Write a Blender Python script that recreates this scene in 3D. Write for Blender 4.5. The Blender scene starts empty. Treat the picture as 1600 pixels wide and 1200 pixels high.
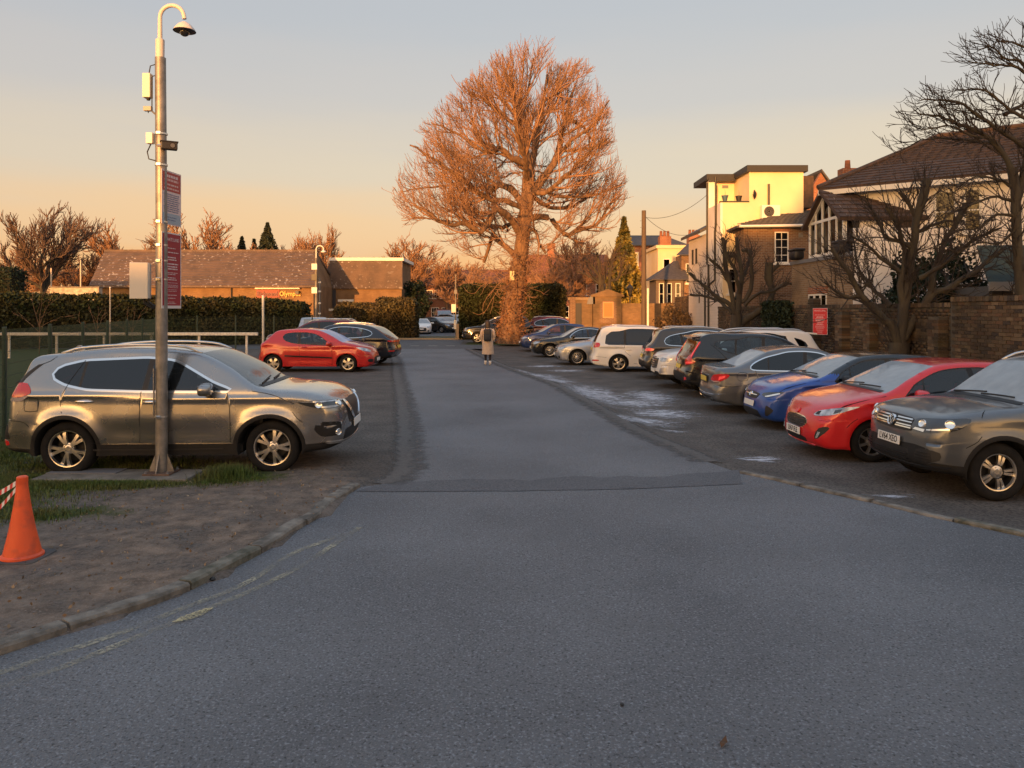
import bpy, bmesh, math, random
import numpy as np
from mathutils import Vector, Matrix
from mathutils.geometry import delaunay_2d_cdt
from mathutils.bvhtree import BVHTree

rng = random.Random(7)
nr = np.random.default_rng(11)
R = math.radians
scene = bpy.context.scene
COL = scene.collection

# ------------------------------------------------------------------ camera, sky, sun, exposure
CAM_Z = 2.15
FPX = 1170.0
HOR = 484.0
cam_data = bpy.data.cameras.new('camera')
cam_data.sensor_width = 36
cam_data.lens = FPX / 1600 * 36
cam_data.shift_y = (HOR - 600) / 1600
cam_data.clip_start = 0.05
cam_data.clip_end = 2000
cam = bpy.data.objects.new('camera', cam_data)
COL.objects.link(cam)
cam.location = (0, 0, CAM_Z)
cam.rotation_euler = (R(90), 0, 0)
scene.camera = cam

SUN_EL = R(3.6)
SUN_AZ = R(17)            # light travels towards +Y and +X; this is its angle off +Y
world = bpy.data.worlds.new('World')
scene.world = world
world.use_nodes = True
wn = world.node_tree.nodes
wl = world.node_tree.links
wn.clear()

def wnode(t, **k):
	n = wn.new(t)
	for a, b in k.items():
		setattr(n, a, b)
	return n

w_out = wnode('ShaderNodeOutputWorld')
w_sky = wnode('ShaderNodeTexSky', sky_type='NISHITA', sun_disc=False)
w_sky.sun_elevation = SUN_EL
w_sky.sun_rotation = math.pi + SUN_AZ      # the sun stands behind the camera, a little to the left
w_sky.air_density = 1.4
w_sky.dust_density = 2.5
w_sky.ozone_density = 1.0
w_tc = wnode('ShaderNodeTexCoord')
w_sep = wnode('ShaderNodeSeparateXYZ')
wl.new(w_tc.outputs['Generated'], w_sep.inputs[0])
w_ramp = wnode('ShaderNodeValToRGB')
cr = w_ramp.color_ramp
cr.interpolation = 'EASE'
stops = [(0.0, (0.61, 0.285, 0.105)), (0.045, (0.62, 0.335, 0.15)), (0.10, (0.57, 0.375, 0.23)), (0.18, (0.465, 0.385, 0.315)),
		 (0.28, (0.375, 0.348, 0.35)), (0.38, (0.325, 0.330, 0.362)), (0.55, (0.33, 0.38, 0.455)), (1.0, (0.33, 0.41, 0.54))]
cr.elements[0].position, cr.elements[0].color = stops[0][0], (*stops[0][1], 1)
cr.elements[1].position, cr.elements[1].color = stops[-1][0], (*stops[-1][1], 1)
for p_, c_ in stops[1:-1]:
	e_ = cr.elements.new(p_)
	e_.color = (*c_, 1)
# soft high cloud streaks
w_map = wnode('ShaderNodeMapping')
w_map.inputs['Scale'].default_value = (1.2, 1.2, 9.0)
wl.new(w_tc.outputs['Generated'], w_map.inputs[0])
w_noise = wnode('ShaderNodeTexNoise')
w_noise.inputs['Scale'].default_value = 1.6
w_noise.inputs['Detail'].default_value = 4
wl.new(w_map.outputs[0], w_noise.inputs[0])
w_ma = wnode('ShaderNodeMath', operation='MULTIPLY_ADD')
w_ma.inputs[1].default_value = 0.11
w_ma.inputs[2].default_value = -0.055
wl.new(w_noise.outputs['Fac'], w_ma.inputs[0])
w_add = wnode('ShaderNodeMath', operation='ADD')
wl.new(w_sep.outputs['Z'], w_add.inputs[0])
wl.new(w_ma.outputs[0], w_add.inputs[1])
wl.new(w_add.outputs[0], w_ramp.inputs[0])
# warm glow on the sunset side of the sky
w_dot = wnode('ShaderNodeVectorMath', operation='DOT_PRODUCT')
w_dot.inputs[1].default_value = (-math.sin(SUN_AZ), -math.cos(SUN_AZ), 0.06)
wl.new(w_tc.outputs['Generated'], w_dot.inputs[0])
w_gl = wnode('ShaderNodeMapRange')
w_gl.inputs['From Min'].default_value = 0.1
w_gl.inputs['From Max'].default_value = 1.0
wl.new(w_dot.outputs['Value'], w_gl.inputs[0])
w_pow = wnode('ShaderNodeMath', operation='POWER')
w_pow.inputs[1].default_value = 2.2
wl.new(w_gl.outputs[0], w_pow.inputs[0])
w_el = wnode('ShaderNodeMapRange')
w_el.inputs['From Min'].default_value = 0.0
w_el.inputs['From Max'].default_value = 0.55
w_el.inputs['To Min'].default_value = 1.0
w_el.inputs['To Max'].default_value = 0.0
wl.new(w_sep.outputs['Z'], w_el.inputs[0])
w_elp = wnode('ShaderNodeMath', operation='POWER')
w_elp.inputs[1].default_value = 2.0
wl.new(w_el.outputs[0], w_elp.inputs[0])
w_mul = wnode('ShaderNodeMath', operation='MULTIPLY')
wl.new(w_pow.outputs[0], w_mul.inputs[0])
wl.new(w_elp.outputs[0], w_mul.inputs[1])
w_gc = wnode('ShaderNodeMix', data_type='RGBA', blend_type='ADD')
w_gc.inputs[7].default_value = (8.5, 4.4, 1.3, 1)
wl.new(w_mul.outputs[0], w_gc.inputs[0])
wl.new(w_ramp.outputs[0], w_gc.inputs[6])
w_bg1 = wnode('ShaderNodeBackground')
w_bg1.inputs['Strength'].default_value = 0.86
wl.new(w_gc.outputs[2], w_bg1.inputs[0])
w_bg2 = wnode('ShaderNodeBackground')
w_bg2.inputs['Strength'].default_value = 0.05
wl.new(w_sky.outputs[0], w_bg2.inputs[0])
w_as = wnode('ShaderNodeAddShader')
wl.new(w_bg1.outputs[0], w_as.inputs[0])
wl.new(w_bg2.outputs[0], w_as.inputs[1])
wl.new(w_as.outputs[0], w_out.inputs[0])

sun_data = bpy.data.lights.new('sun', 'SUN')
sun_data.energy = 5.0
sun_data.angle = R(0.6)
sun_data.color = (1.0, 0.44, 0.13)
sun = bpy.data.objects.new('sun', sun_data)
COL.objects.link(sun)
_sd = Vector((math.sin(SUN_AZ) * math.cos(SUN_EL), math.cos(SUN_AZ) * math.cos(SUN_EL), -math.sin(SUN_EL)))
sun.rotation_euler = _sd.to_track_quat('-Z', 'Y').to_euler()

scene.view_settings.view_transform = 'Standard'
scene.view_settings.look = 'None'
scene.view_settings.gamma = 1
scene.view_settings.use_curve_mapping = False
scene.view_settings.exposure = 0.62
scene.render.engine = 'CYCLES'
scene.cycles.max_bounces = 8
scene.cycles.transparent_max_bounces = 12
scene.cycles.sample_clamp_indirect = 4.0
scene.cycles.use_denoising = True
scene.render.film_transparent = False

# ------------------------------------------------------------------ helpers: pixels of the photo -> world
def wx(px, y):
	return (px - 800.0) / FPX * y

def wz(py, y):
	return CAM_Z + (HOR - py) / FPX * y

def gy(py):
	return CAM_Z * FPX / (py - HOR)

# ------------------------------------------------------------------ materials
def nd(nt, t, **k):
	n = nt.nodes.new(t)
	for a, b in k.items():
		setattr(n, a, b)
	return n

def mat(name, col, rough=0.6, metal=0.0, coat=0.0, col2=None, scale=6.0, bump=0.0, bscale=None, detail=5.0, spec=0.5,
		emit=None, estr=1.0, lo=0.35, hi=0.65, trans=0.0, coatr=0.04, stretch=None, rough2=None):
	"""Principled material; col2 mixes in through noise, bump adds fine relief."""
	m = bpy.data.materials.new(name)
	m.use_nodes = True
	nt = m.node_tree
	b = nt.nodes['Principled BSDF']
	b.inputs['Base Color'].default_value = (*col, 1)
	b.inputs['Roughness'].default_value = rough
	b.inputs['Metallic'].default_value = metal
	b.inputs['Specular IOR Level'].default_value = spec
	if coat:
		b.inputs['Coat Weight'].default_value = coat
		b.inputs['Coat Roughness'].default_value = coatr
	if trans:
		b.inputs['Transmission Weight'].default_value = trans
	if emit:
		b.inputs['Emission Color'].default_value = (*emit, 1)
		b.inputs['Emission Strength'].default_value = estr
	tc = None
	if col2 is not None or bump or rough2 is not None:
		tc = nd(nt, 'ShaderNodeTexCoord').outputs['Object']
		if stretch:
			mp = nd(nt, 'ShaderNodeMapping')
			mp.inputs['Scale'].default_value = stretch
			nt.links.new(tc, mp.inputs[0])
			tc = mp.outputs[0]
	if col2 is not None or rough2 is not None:
		n = nd(nt, 'ShaderNodeTexNoise')
		n.inputs['Scale'].default_value = scale
		n.inputs['Detail'].default_value = detail
		nt.links.new(tc, n.inputs[0])
		mr = nd(nt, 'ShaderNodeMapRange')
		mr.inputs['From Min'].default_value = lo
		mr.inputs['From Max'].default_value = hi
		nt.links.new(n.outputs['Fac'], mr.inputs[0])
		if col2 is not None:
			mx = nd(nt, 'ShaderNodeMix', data_type='RGBA')
			mx.inputs[6].default_value = (*col, 1)
			mx.inputs[7].default_value = (*col2, 1)
			nt.links.new(mr.outputs[0], mx.inputs[0])
			nt.links.new(mx.outputs[2], b.inputs['Base Color'])
		if rough2 is not None:
			mm = nd(nt, 'ShaderNodeMapRange')
			mm.inputs['To Min'].default_value = rough
			mm.inputs['To Max'].default_value = rough2
			nt.links.new(mr.outputs[0], mm.inputs[0])
			nt.links.new(mm.outputs[0], b.inputs['Roughness'])
	if bump:
		n2 = nd(nt, 'ShaderNodeTexNoise')
		n2.inputs['Scale'].default_value = bscale or scale * 4
		n2.inputs['Detail'].default_value = 4
		nt.links.new(tc, n2.inputs[0])
		bp = nd(nt, 'ShaderNodeBump')
		bp.inputs['Strength'].default_value = bump
		bp.inputs['Distance'].default_value = 0.02
		nt.links.new(n2.outputs['Fac'], bp.inputs['Height'])
		nt.links.new(bp.outputs[0], b.inputs['Normal'])
	return m

def glass_mat(name, tint, frost=0.0, frost_col=(0.6, 0.68, 0.75), refl=1.0):
	"""Thin window glass: tinted see-through plus mirror reflection, with an optional pale film of frost, dew or painted sky reflection."""
	m = bpy.data.materials.new(name)
	m.use_nodes = True
	nt = m.node_tree
	nt.nodes.clear()
	o = nd(nt, 'ShaderNodeOutputMaterial')
	t = nd(nt, 'ShaderNodeBsdfTransparent')
	t.inputs[0].default_value = (*tint, 1)
	g = nd(nt, 'ShaderNodeBsdfGlossy')
	g.inputs['Roughness'].default_value = 0.02
	g.inputs[0].default_value = (refl, refl, refl, 1)
	f = nd(nt, 'ShaderNodeFresnel')
	f.inputs[0].default_value = 1.7
	mx = nd(nt, 'ShaderNodeMixShader')
	nt.links.new(f.outputs[0], mx.inputs[0])
	nt.links.new(t.outputs[0], mx.inputs[1])
	nt.links.new(g.outputs[0], mx.inputs[2])
	last = mx.outputs[0]
	if frost:
		d = nd(nt, 'ShaderNodeBsdfDiffuse')
		d.inputs[0].default_value = (*frost_col, 1)
		tc = nd(nt, 'ShaderNodeTexCoord')
		n = nd(nt, 'ShaderNodeTexNoise')
		n.inputs['Scale'].default_value = 5
		n.inputs['Detail'].default_value = 6
		nt.links.new(tc.outputs['Object'], n.inputs[0])
		mr = nd(nt, 'ShaderNodeMapRange')
		mr.inputs['From Min'].default_value = 0.3
		mr.inputs['From Max'].default_value = 0.7
		mr.inputs['To Min'].default_value = frost * 0.85
		mr.inputs['To Max'].default_value = min(1, frost * 1.1)
		nt.links.new(n.outputs['Fac'], mr.inputs[0])
		m2 = nd(nt, 'ShaderNodeMixShader')
		nt.links.new(mr.outputs[0], m2.inputs[0])
		nt.links.new(last, m2.inputs[1])
		nt.links.new(d.outputs[0], m2.inputs[2])
		last = m2.outputs[0]
	nt.links.new(last, o.inputs[0])
	return m

def brick_mat(name, c1, c2, mortar, sx=0.225, sy=0.075, rough=0.9, bump=0.4, stain=None, vary=0.5):
	"""Brickwork too far off to pick bricks apart: brick texture on the wall's own horizontal and vertical, with soot."""
	m = bpy.data.materials.new(name)
	m.use_nodes = True
	nt = m.node_tree
	b = nt.nodes['Principled BSDF']
	b.inputs['Roughness'].default_value = rough
	b.inputs['Specular IOR Level'].default_value = 0.2
	tc = nd(nt, 'ShaderNodeTexCoord')
	ge = nd(nt, 'ShaderNodeNewGeometry')
	sp = nd(nt, 'ShaderNodeSeparateXYZ')
	nt.links.new(tc.outputs['Object'], sp.inputs[0])
	ad = nd(nt, 'ShaderNodeMath', operation='ADD')
	nt.links.new(sp.outputs['X'], ad.inputs[0])
	nt.links.new(sp.outputs['Y'], ad.inputs[1])
	cb = nd(nt, 'ShaderNodeCombineXYZ')
	nt.links.new(ad.outputs[0], cb.inputs[0])
	nt.links.new(sp.outputs['Z'], cb.inputs[1])
	br = nd(nt, 'ShaderNodeTexBrick')
	br.inputs['Color1'].default_value = (*c1, 1)
	br.inputs['Color2'].default_value = (*c2, 1)
	br.inputs['Mortar'].default_value = (*mortar, 1)
	br.inputs['Scale'].default_value = 1.0
	br.inputs['Mortar Size'].default_value = 0.009
	br.inputs['Brick Width'].default_value = sx
	br.inputs['Row Height'].default_value = sy
	nt.links.new(cb.outputs[0], br.inputs[0])
	n = nd(nt, 'ShaderNodeTexNoise')
	n.inputs['Scale'].default_value = 0.9
	n.inputs['Detail'].default_value = 7
	nt.links.new(tc.outputs['Object'], n.inputs[0])
	mr = nd(nt, 'ShaderNodeMapRange')
	mr.inputs['From Min'].default_value = 0.35
	mr.inputs['From Max'].default_value = 0.7
	mr.inputs['To Max'].default_value = vary
	nt.links.new(n.outputs['Fac'], mr.inputs[0])
	mx = nd(nt, 'ShaderNodeMix', data_type='RGBA')
	st = stain or tuple(x * 0.45 for x in c1)
	mx.inputs[7].default_value = (*st, 1)
	nt.links.new(mr.outputs[0], mx.inputs[0])
	nt.links.new(br.outputs['Color'], mx.inputs[6])
	nt.links.new(mx.outputs[2], b.inputs['Base Color'])
	bp = nd(nt, 'ShaderNodeBump')
	bp.inputs['Strength'].default_value = bump
	bp.inputs['Distance'].default_value = 0.01
	iv = nd(nt, 'ShaderNodeMath', operation='SUBTRACT')
	iv.inputs[0].default_value = 1
	nt.links.new(br.outputs['Fac'], iv.inputs[1])
	nt.links.new(iv.outputs[0], bp.inputs['Height'])
	nt.links.new(bp.outputs[0], b.inputs['Normal'])
	return m

M = {}
M['black'] = mat('black_plastic', (0.012, 0.012, 0.013), 0.5)
M['clad'] = mat('dark_cladding', (0.014, 0.014, 0.015), 0.6, spec=.3, bump=0.15, bscale=300)
M['under'] = mat('underbody', (0.008, 0.008, 0.008), 0.9)
M['gap'] = mat('panel_gap', (0.004, 0.004, 0.004), 0.9)
M['tyre'] = mat('tyre_rubber', (0.011, 0.011, 0.012), 0.9, col2=(0.019, 0.018, 0.017), scale=9, spec=.2)
M['rim'] = mat('rim_silver', (0.62, 0.60, 0.57), 0.28, 0.9)
M['rimdark'] = mat('rim_dark', (0.03, 0.03, 0.032), 0.45, 0.5)
M['chrome'] = mat('chrome', (0.8, 0.8, 0.8), 0.1, 1.0)
M['silver'] = mat('satin_silver', (0.6, 0.6, 0.6), 0.3, 0.9)
M['seat'] = mat('seat_cloth', (0.03, 0.03, 0.033), 0.9)
M['lens'] = mat('headlight_lens', (0.60, 0.62, 0.65), 0.10, 0.55, coat=1.0, col2=(.25, .26, .28), scale=9)
M['lensdark'] = mat('headlight_dark', (0.06, 0.065, 0.07), 0.12, 0.5, coat=1.0)
M['bulb'] = mat('headlight_reflector', (0.95, 0.93, 0.88), 0.12, 0.8, coat=1.0)
M['tail'] = mat('tail_light_red', (0.42, 0.012, 0.012), 0.15, 0.0, coat=1.0, emit=(0.9, 0.03, 0.02), estr=0.06)
M['taillit'] = mat('tail_light_bright', (0.6, 0.03, 0.03), 0.15, 0.0, coat=1.0, emit=(1.0, 0.08, 0.06), estr=0.35)
M['tailclear'] = mat('tail_light_clear', (0.5, 0.42, 0.4), 0.15, 0.3, coat=1.0)
M['platew'] = mat('plate_white', (0.75, 0.74, 0.70), 0.4)
M['platey'] = mat('plate_yellow', (0.72, 0.52, 0.08), 0.4)
M['ink'] = mat('ink_black', (0.01, 0.01, 0.01), 0.5)
M['glass'] = glass_mat('car_glass', (0.52, 0.57, 0.57))
M['glassdark'] = glass_mat('privacy_glass', (0.045, 0.045, 0.05))
M['glassclear'] = glass_mat('clear_glass', (0.62, 0.70, 0.70))
M['screen'] = glass_mat('windscreen_dew_and_sky', (0.45, 0.50, 0.52), frost=0.42, frost_col=(.60, .70, .78))  # pale film stands for dew and for sky reflection painted in
M['screenfrost'] = glass_mat('rear_screen_frosted', (0.45, 0.50, 0.52), frost=0.62, frost_col=(.55, .62, .68))
M['screenclear'] = glass_mat('windscreen', (0.42, 0.47, 0.48), frost=0.10)

# ------------------------------------------------------------------ mesh helpers
def link(name, me, parent=None, m=None, loc=None, rot=None):
	o = bpy.data.objects.new(name, me)
	COL.objects.link(o)
	if m is not None and me is not None and not me.materials:
		me.materials.append(m)
	if parent is not None:
		o.parent = parent
	if loc is not None:
		o.location = loc
	if rot is not None:
		o.rotation_euler = rot
	return o

def empty(name, label, cat, loc=(0, 0, 0), rz=0, group=None):
	o = bpy.data.objects.new(name, None)
	o.empty_display_size = 0.2
	COL.objects.link(o)
	o.location = loc
	o.rotation_euler = (0, 0, rz)
	tag(o, label, cat, group)
	return o

def tag(o, label=None, cat=None, group=None, kind=None):
	if label:
		o['label'] = label
	if cat:
		o['category'] = cat
	if group:
		o['group'] = group
	if kind:
		o['kind'] = kind
	return o

def np_mesh(name, v, faces, smooth=False, normals=None):
	"""Mesh from arrays; faces is an (n,3) or (n,4) int array or a list of lists."""
	me = bpy.data.meshes.new(name)
	v = np.asarray(v, dtype=np.float32)
	if isinstance(faces, np.ndarray):
		n, k = faces.shape
		me.vertices.add(len(v))
		me.vertices.foreach_set('co', v.ravel())
		me.loops.add(n * k)
		me.loops.foreach_set('vertex_index', faces.astype(np.int32).ravel())
		me.polygons.add(n)
		me.polygons.foreach_set('loop_start', np.arange(0, n * k, k, dtype=np.int32))
		me.polygons.foreach_set('loop_total', np.full(n, k, dtype=np.int32))
		me.update(calc_edges=True)
		me.validate()
	else:
		me.from_pydata([tuple(p) for p in v], [], [list(f) for f in faces])
		me.update()
	if smooth:
		me.polygons.foreach_set('use_smooth', [True] * len(me.polygons))
		if normals is not None and len(normals) == len(me.vertices):
			me.normals_split_custom_set_from_vertices([tuple(x) for x in normals])
	return me

class MB:
	"""Collects simple shapes into one mesh."""

	def __init__(self):
		self.v = []
		self.f = []

	def add(self, vs, fs):
		b = len(self.v)
		self.v.extend([tuple(p) for p in vs])
		self.f.extend([tuple(i + b for i in f) for f in fs])
		return self

	def box(self, x0, x1, y0, y1, z0, z1, mtx=None):
		vs = [(x0, y0, z0), (x1, y0, z0), (x1, y1, z0), (x0, y1, z0), (x0, y0, z1), (x1, y0, z1), (x1, y1, z1), (x0, y1, z1)]
		if mtx is not None:
			vs = [mtx @ Vector(p) for p in vs]
		return self.add(vs, [(0, 3, 2, 1), (4, 5, 6, 7), (0, 1, 5, 4), (1, 2, 6, 5), (2, 3, 7, 6), (3, 0, 4, 7)])

	def prism(self, poly, d0, d1, axis='y'):
		"""Polygon of 2D points pushed along an axis. axis y: points are (x,z); x: (y,z); z: (x,y)."""
		n = len(poly)

		def P(p, d):
			return {'y': (p[0], d, p[1]), 'x': (d, p[0], p[1]), 'z': (p[0], p[1], d)}[axis]
		vs = [P(p, d0) for p in poly] + [P(p, d1) for p in poly]
		fs = [tuple(range(n)), tuple(range(2 * n - 1, n - 1, -1))]
		fs += [(i, i + n, (i + 1) % n + n, (i + 1) % n) for i in range(n)]
		return self.add(vs, fs)

	def tube(self, pts, rad, n=8, cap=True):
		pts = [Vector(p) for p in pts]
		if not hasattr(rad, '__len__'):
			rad = [rad] * len(pts)
		b = len(self.v)
		ref = None
		for i, p in enumerate(pts):
			d = (pts[min(i + 1, len(pts) - 1)] - pts[max(i - 1, 0)]).normalized()
			if ref is None:
				ref = d.orthogonal().normalized()
			u = (ref - d * ref.dot(d))
			u = u.normalized() if u.length > 1e-6 else d.orthogonal().normalized()
			ref = u
			w = d.cross(u)
			for k in range(n):
				a = 2 * math.pi * k / n
				self.v.append(tuple(p + (u * math.cos(a) + w * math.sin(a)) * rad[i]))
		for i in range(len(pts) - 1):
			for k in range(n):
				k2 = (k + 1) % n
				self.f.append((b + i * n + k, b + i * n + k2, b + (i + 1) * n + k2, b + (i + 1) * n + k))
		if cap:
			self.f.append(tuple(b + k for k in range(n - 1, -1, -1)))
			self.f.append(tuple(b + (len(pts) - 1) * n + k for k in range(n)))
		return self

	def lathe(self, prof, n=24, axis='z', close=False, c=(0, 0, 0)):
		"""Profile of (radius, height) spun about an axis through c."""
		b = len(self.v)
		m = len(prof)
		for k in range(n):
			a = 2 * math.pi * k / n
			for r_, h in prof:
				p = (r_ * math.cos(a), r_ * math.sin(a), h)
				if axis == 'y':
					p = (p[0], p[2], p[1])
				elif axis == 'x':
					p = (p[2], p[0], p[1])
				self.v.append((p[0] + c[0], p[1] + c[1], p[2] + c[2]))
		for k in range(n):
			k2 = (k + 1) % n
			for j in range(m if close else m - 1):
				j2 = (j + 1) % m
				self.f.append((b + k * m + j, b + k2 * m + j, b + k2 * m + j2, b + k * m + j2))
		return self

	def mesh(self, name, smooth=False, bevel=0.0, seg=2, angle=None, fix=True):
		me = bpy.data.meshes.new(name)
		me.from_pydata(self.v, [], self.f)
		me.update()
		bm = bmesh.new()
		bm.from_mesh(me)
		bmesh.ops.remove_doubles(bm, verts=bm.verts, dist=1e-5)
		if fix:
			bmesh.ops.recalc_face_normals(bm, faces=bm.faces)
		if bevel:
			es = [e for e in bm.edges if len(e.link_faces) == 2 and e.calc_face_angle(0) > 0.5]
			bmesh.ops.bevel(bm, geom=es, offset=bevel, segments=seg, profile=0.5, affect='EDGES', clamp_overlap=True)
		bm.to_mesh(me)
		bm.free()
		if smooth:
			me.polygons.foreach_set('use_smooth', [True] * len(me.polygons))
			if angle:
				me.set_sharp_from_angle(angle=angle)
		return me

	def obj(self, name, m, parent=None, smooth=False, bevel=0.0, seg=2, angle=None, loc=None, rot=None, fix=True):
		return link(name, self.mesh(name, smooth, bevel, seg, angle, fix), parent, m, loc, rot)

def children(o):
	return [c for c in o.children]

def copy_tree(o, parent=None):
	c = o.copy()
	COL.objects.link(c)
	if parent is not None:
		c.parent = parent
	for ch in o.children:
		copy_tree(ch, c)
	return c

_txt_cache = {}

def text_mesh(txt, size, extrude=0.002, align='CENTER', bold=0.0):
	"""Built-in font text as a mesh lying in its XY plane."""
	k = (txt, size, extrude, align, bold)
	if k in _txt_cache:
		return _txt_cache[k]
	cu = bpy.data.curves.new('lettering', 'FONT')
	cu.body = txt
	cu.size = size
	cu.extrude = extrude
	cu.offset = bold
	cu.align_x = align
	cu.align_y = 'CENTER'
	cu.resolution_u = 3
	o = bpy.data.objects.new('lettering', cu)
	COL.objects.link(o)
	dg = bpy.context.evaluated_depsgraph_get()
	dg.update()
	me = bpy.data.meshes.new_from_object(o.evaluated_get(dg))
	bpy.data.objects.remove(o)
	me.materials.clear()
	_txt_cache[k] = me
	return me

def pip(pts, poly):
	"""Vectorised point-in-polygon."""
	x, y = pts[:, 0], pts[:, 1]
	c = np.zeros(len(pts), bool)
	n = len(poly)
	j = n - 1
	for i in range(n):
		xi, yi = poly[i][0], poly[i][1]
		xj, yj = poly[j][0], poly[j][1]
		if yi != yj:
			t = ((yi > y) != (yj > y)) & (x < (xj - xi) * (y - yi) / (yj - yi) + xi)
			c ^= t
		j = i
	return c

def seg_dist(pts, line):
	"""Distance of each point to a polyline, and the nearest segment's index and parameter."""
	best = np.full(len(pts), 1e9)
	bi = np.zeros(len(pts), int)
	bt = np.zeros(len(pts))
	for i in range(len(line) - 1):
		a, b = np.array(line[i][:2]), np.array(line[i + 1][:2])
		d = b - a
		L2 = d @ d
		if L2 < 1e-12:
			continue
		t = np.clip(((pts - a) @ d) / L2, 0, 1)
		q = a + t[:, None] * d
		dist = np.hypot(*(pts - q).T)
		k = dist < best
		best[k] = dist[k]
		bi[k] = i
		bt[k] = t[k]
	return best, bi, bt

def catmull(pts, h, closed=False):
	"""Centripetal-ish Catmull-Rom through points (any dims) resampled at about h. Returns dense array and index of each key."""
	P = np.array(pts, float)
	n = len(P)
	out, idx = [], []
	for i in range(n if closed else n - 1):
		p1, p2 = P[i], P[(i + 1) % n]
		p0 = P[i - 1] if (i > 0 or closed) else p1 * 2 - p2
		p3 = P[(i + 2) % n] if (i + 2 < n or closed) else p2 * 2 - p1
		d = max(np.linalg.norm((p2 - p1)[:2]), 1e-6)
		d0 = max(np.linalg.norm((p1 - p0)[:2]), 1e-6)
		d1 = max(np.linalg.norm((p3 - p2)[:2]), 1e-6)
		m1 = ((p1 - p0) / d0 * d + (p2 - p1)) * 0.5 * min(1, 1.0)
		m2 = ((p2 - p1) + (p3 - p2) / d1 * d) * 0.5
		k = max(1, int(round(d / h)))
		idx.append(len(out))
		for s in range(k):
			t = s / k
			h00, h10, h01, h11 = 2 * t**3 - 3 * t**2 + 1, t**3 - 2 * t**2 + t, -2 * t**3 + 3 * t**2, t**3 - t**2
			out.append(h00 * p1 + h10 * m1 + h01 * p2 + h11 * m2)
	if not closed:
		idx.append(len(out))
		out.append(P[-1])
	return np.array(out), idx

# ------------------------------------------------------------------ cars: panels cut from one curved shell
def smooth01(t):
	t = np.clip(t, 0, 1)
	return t * t * (3 - 2 * t)

_wheel_cache = {}

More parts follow.
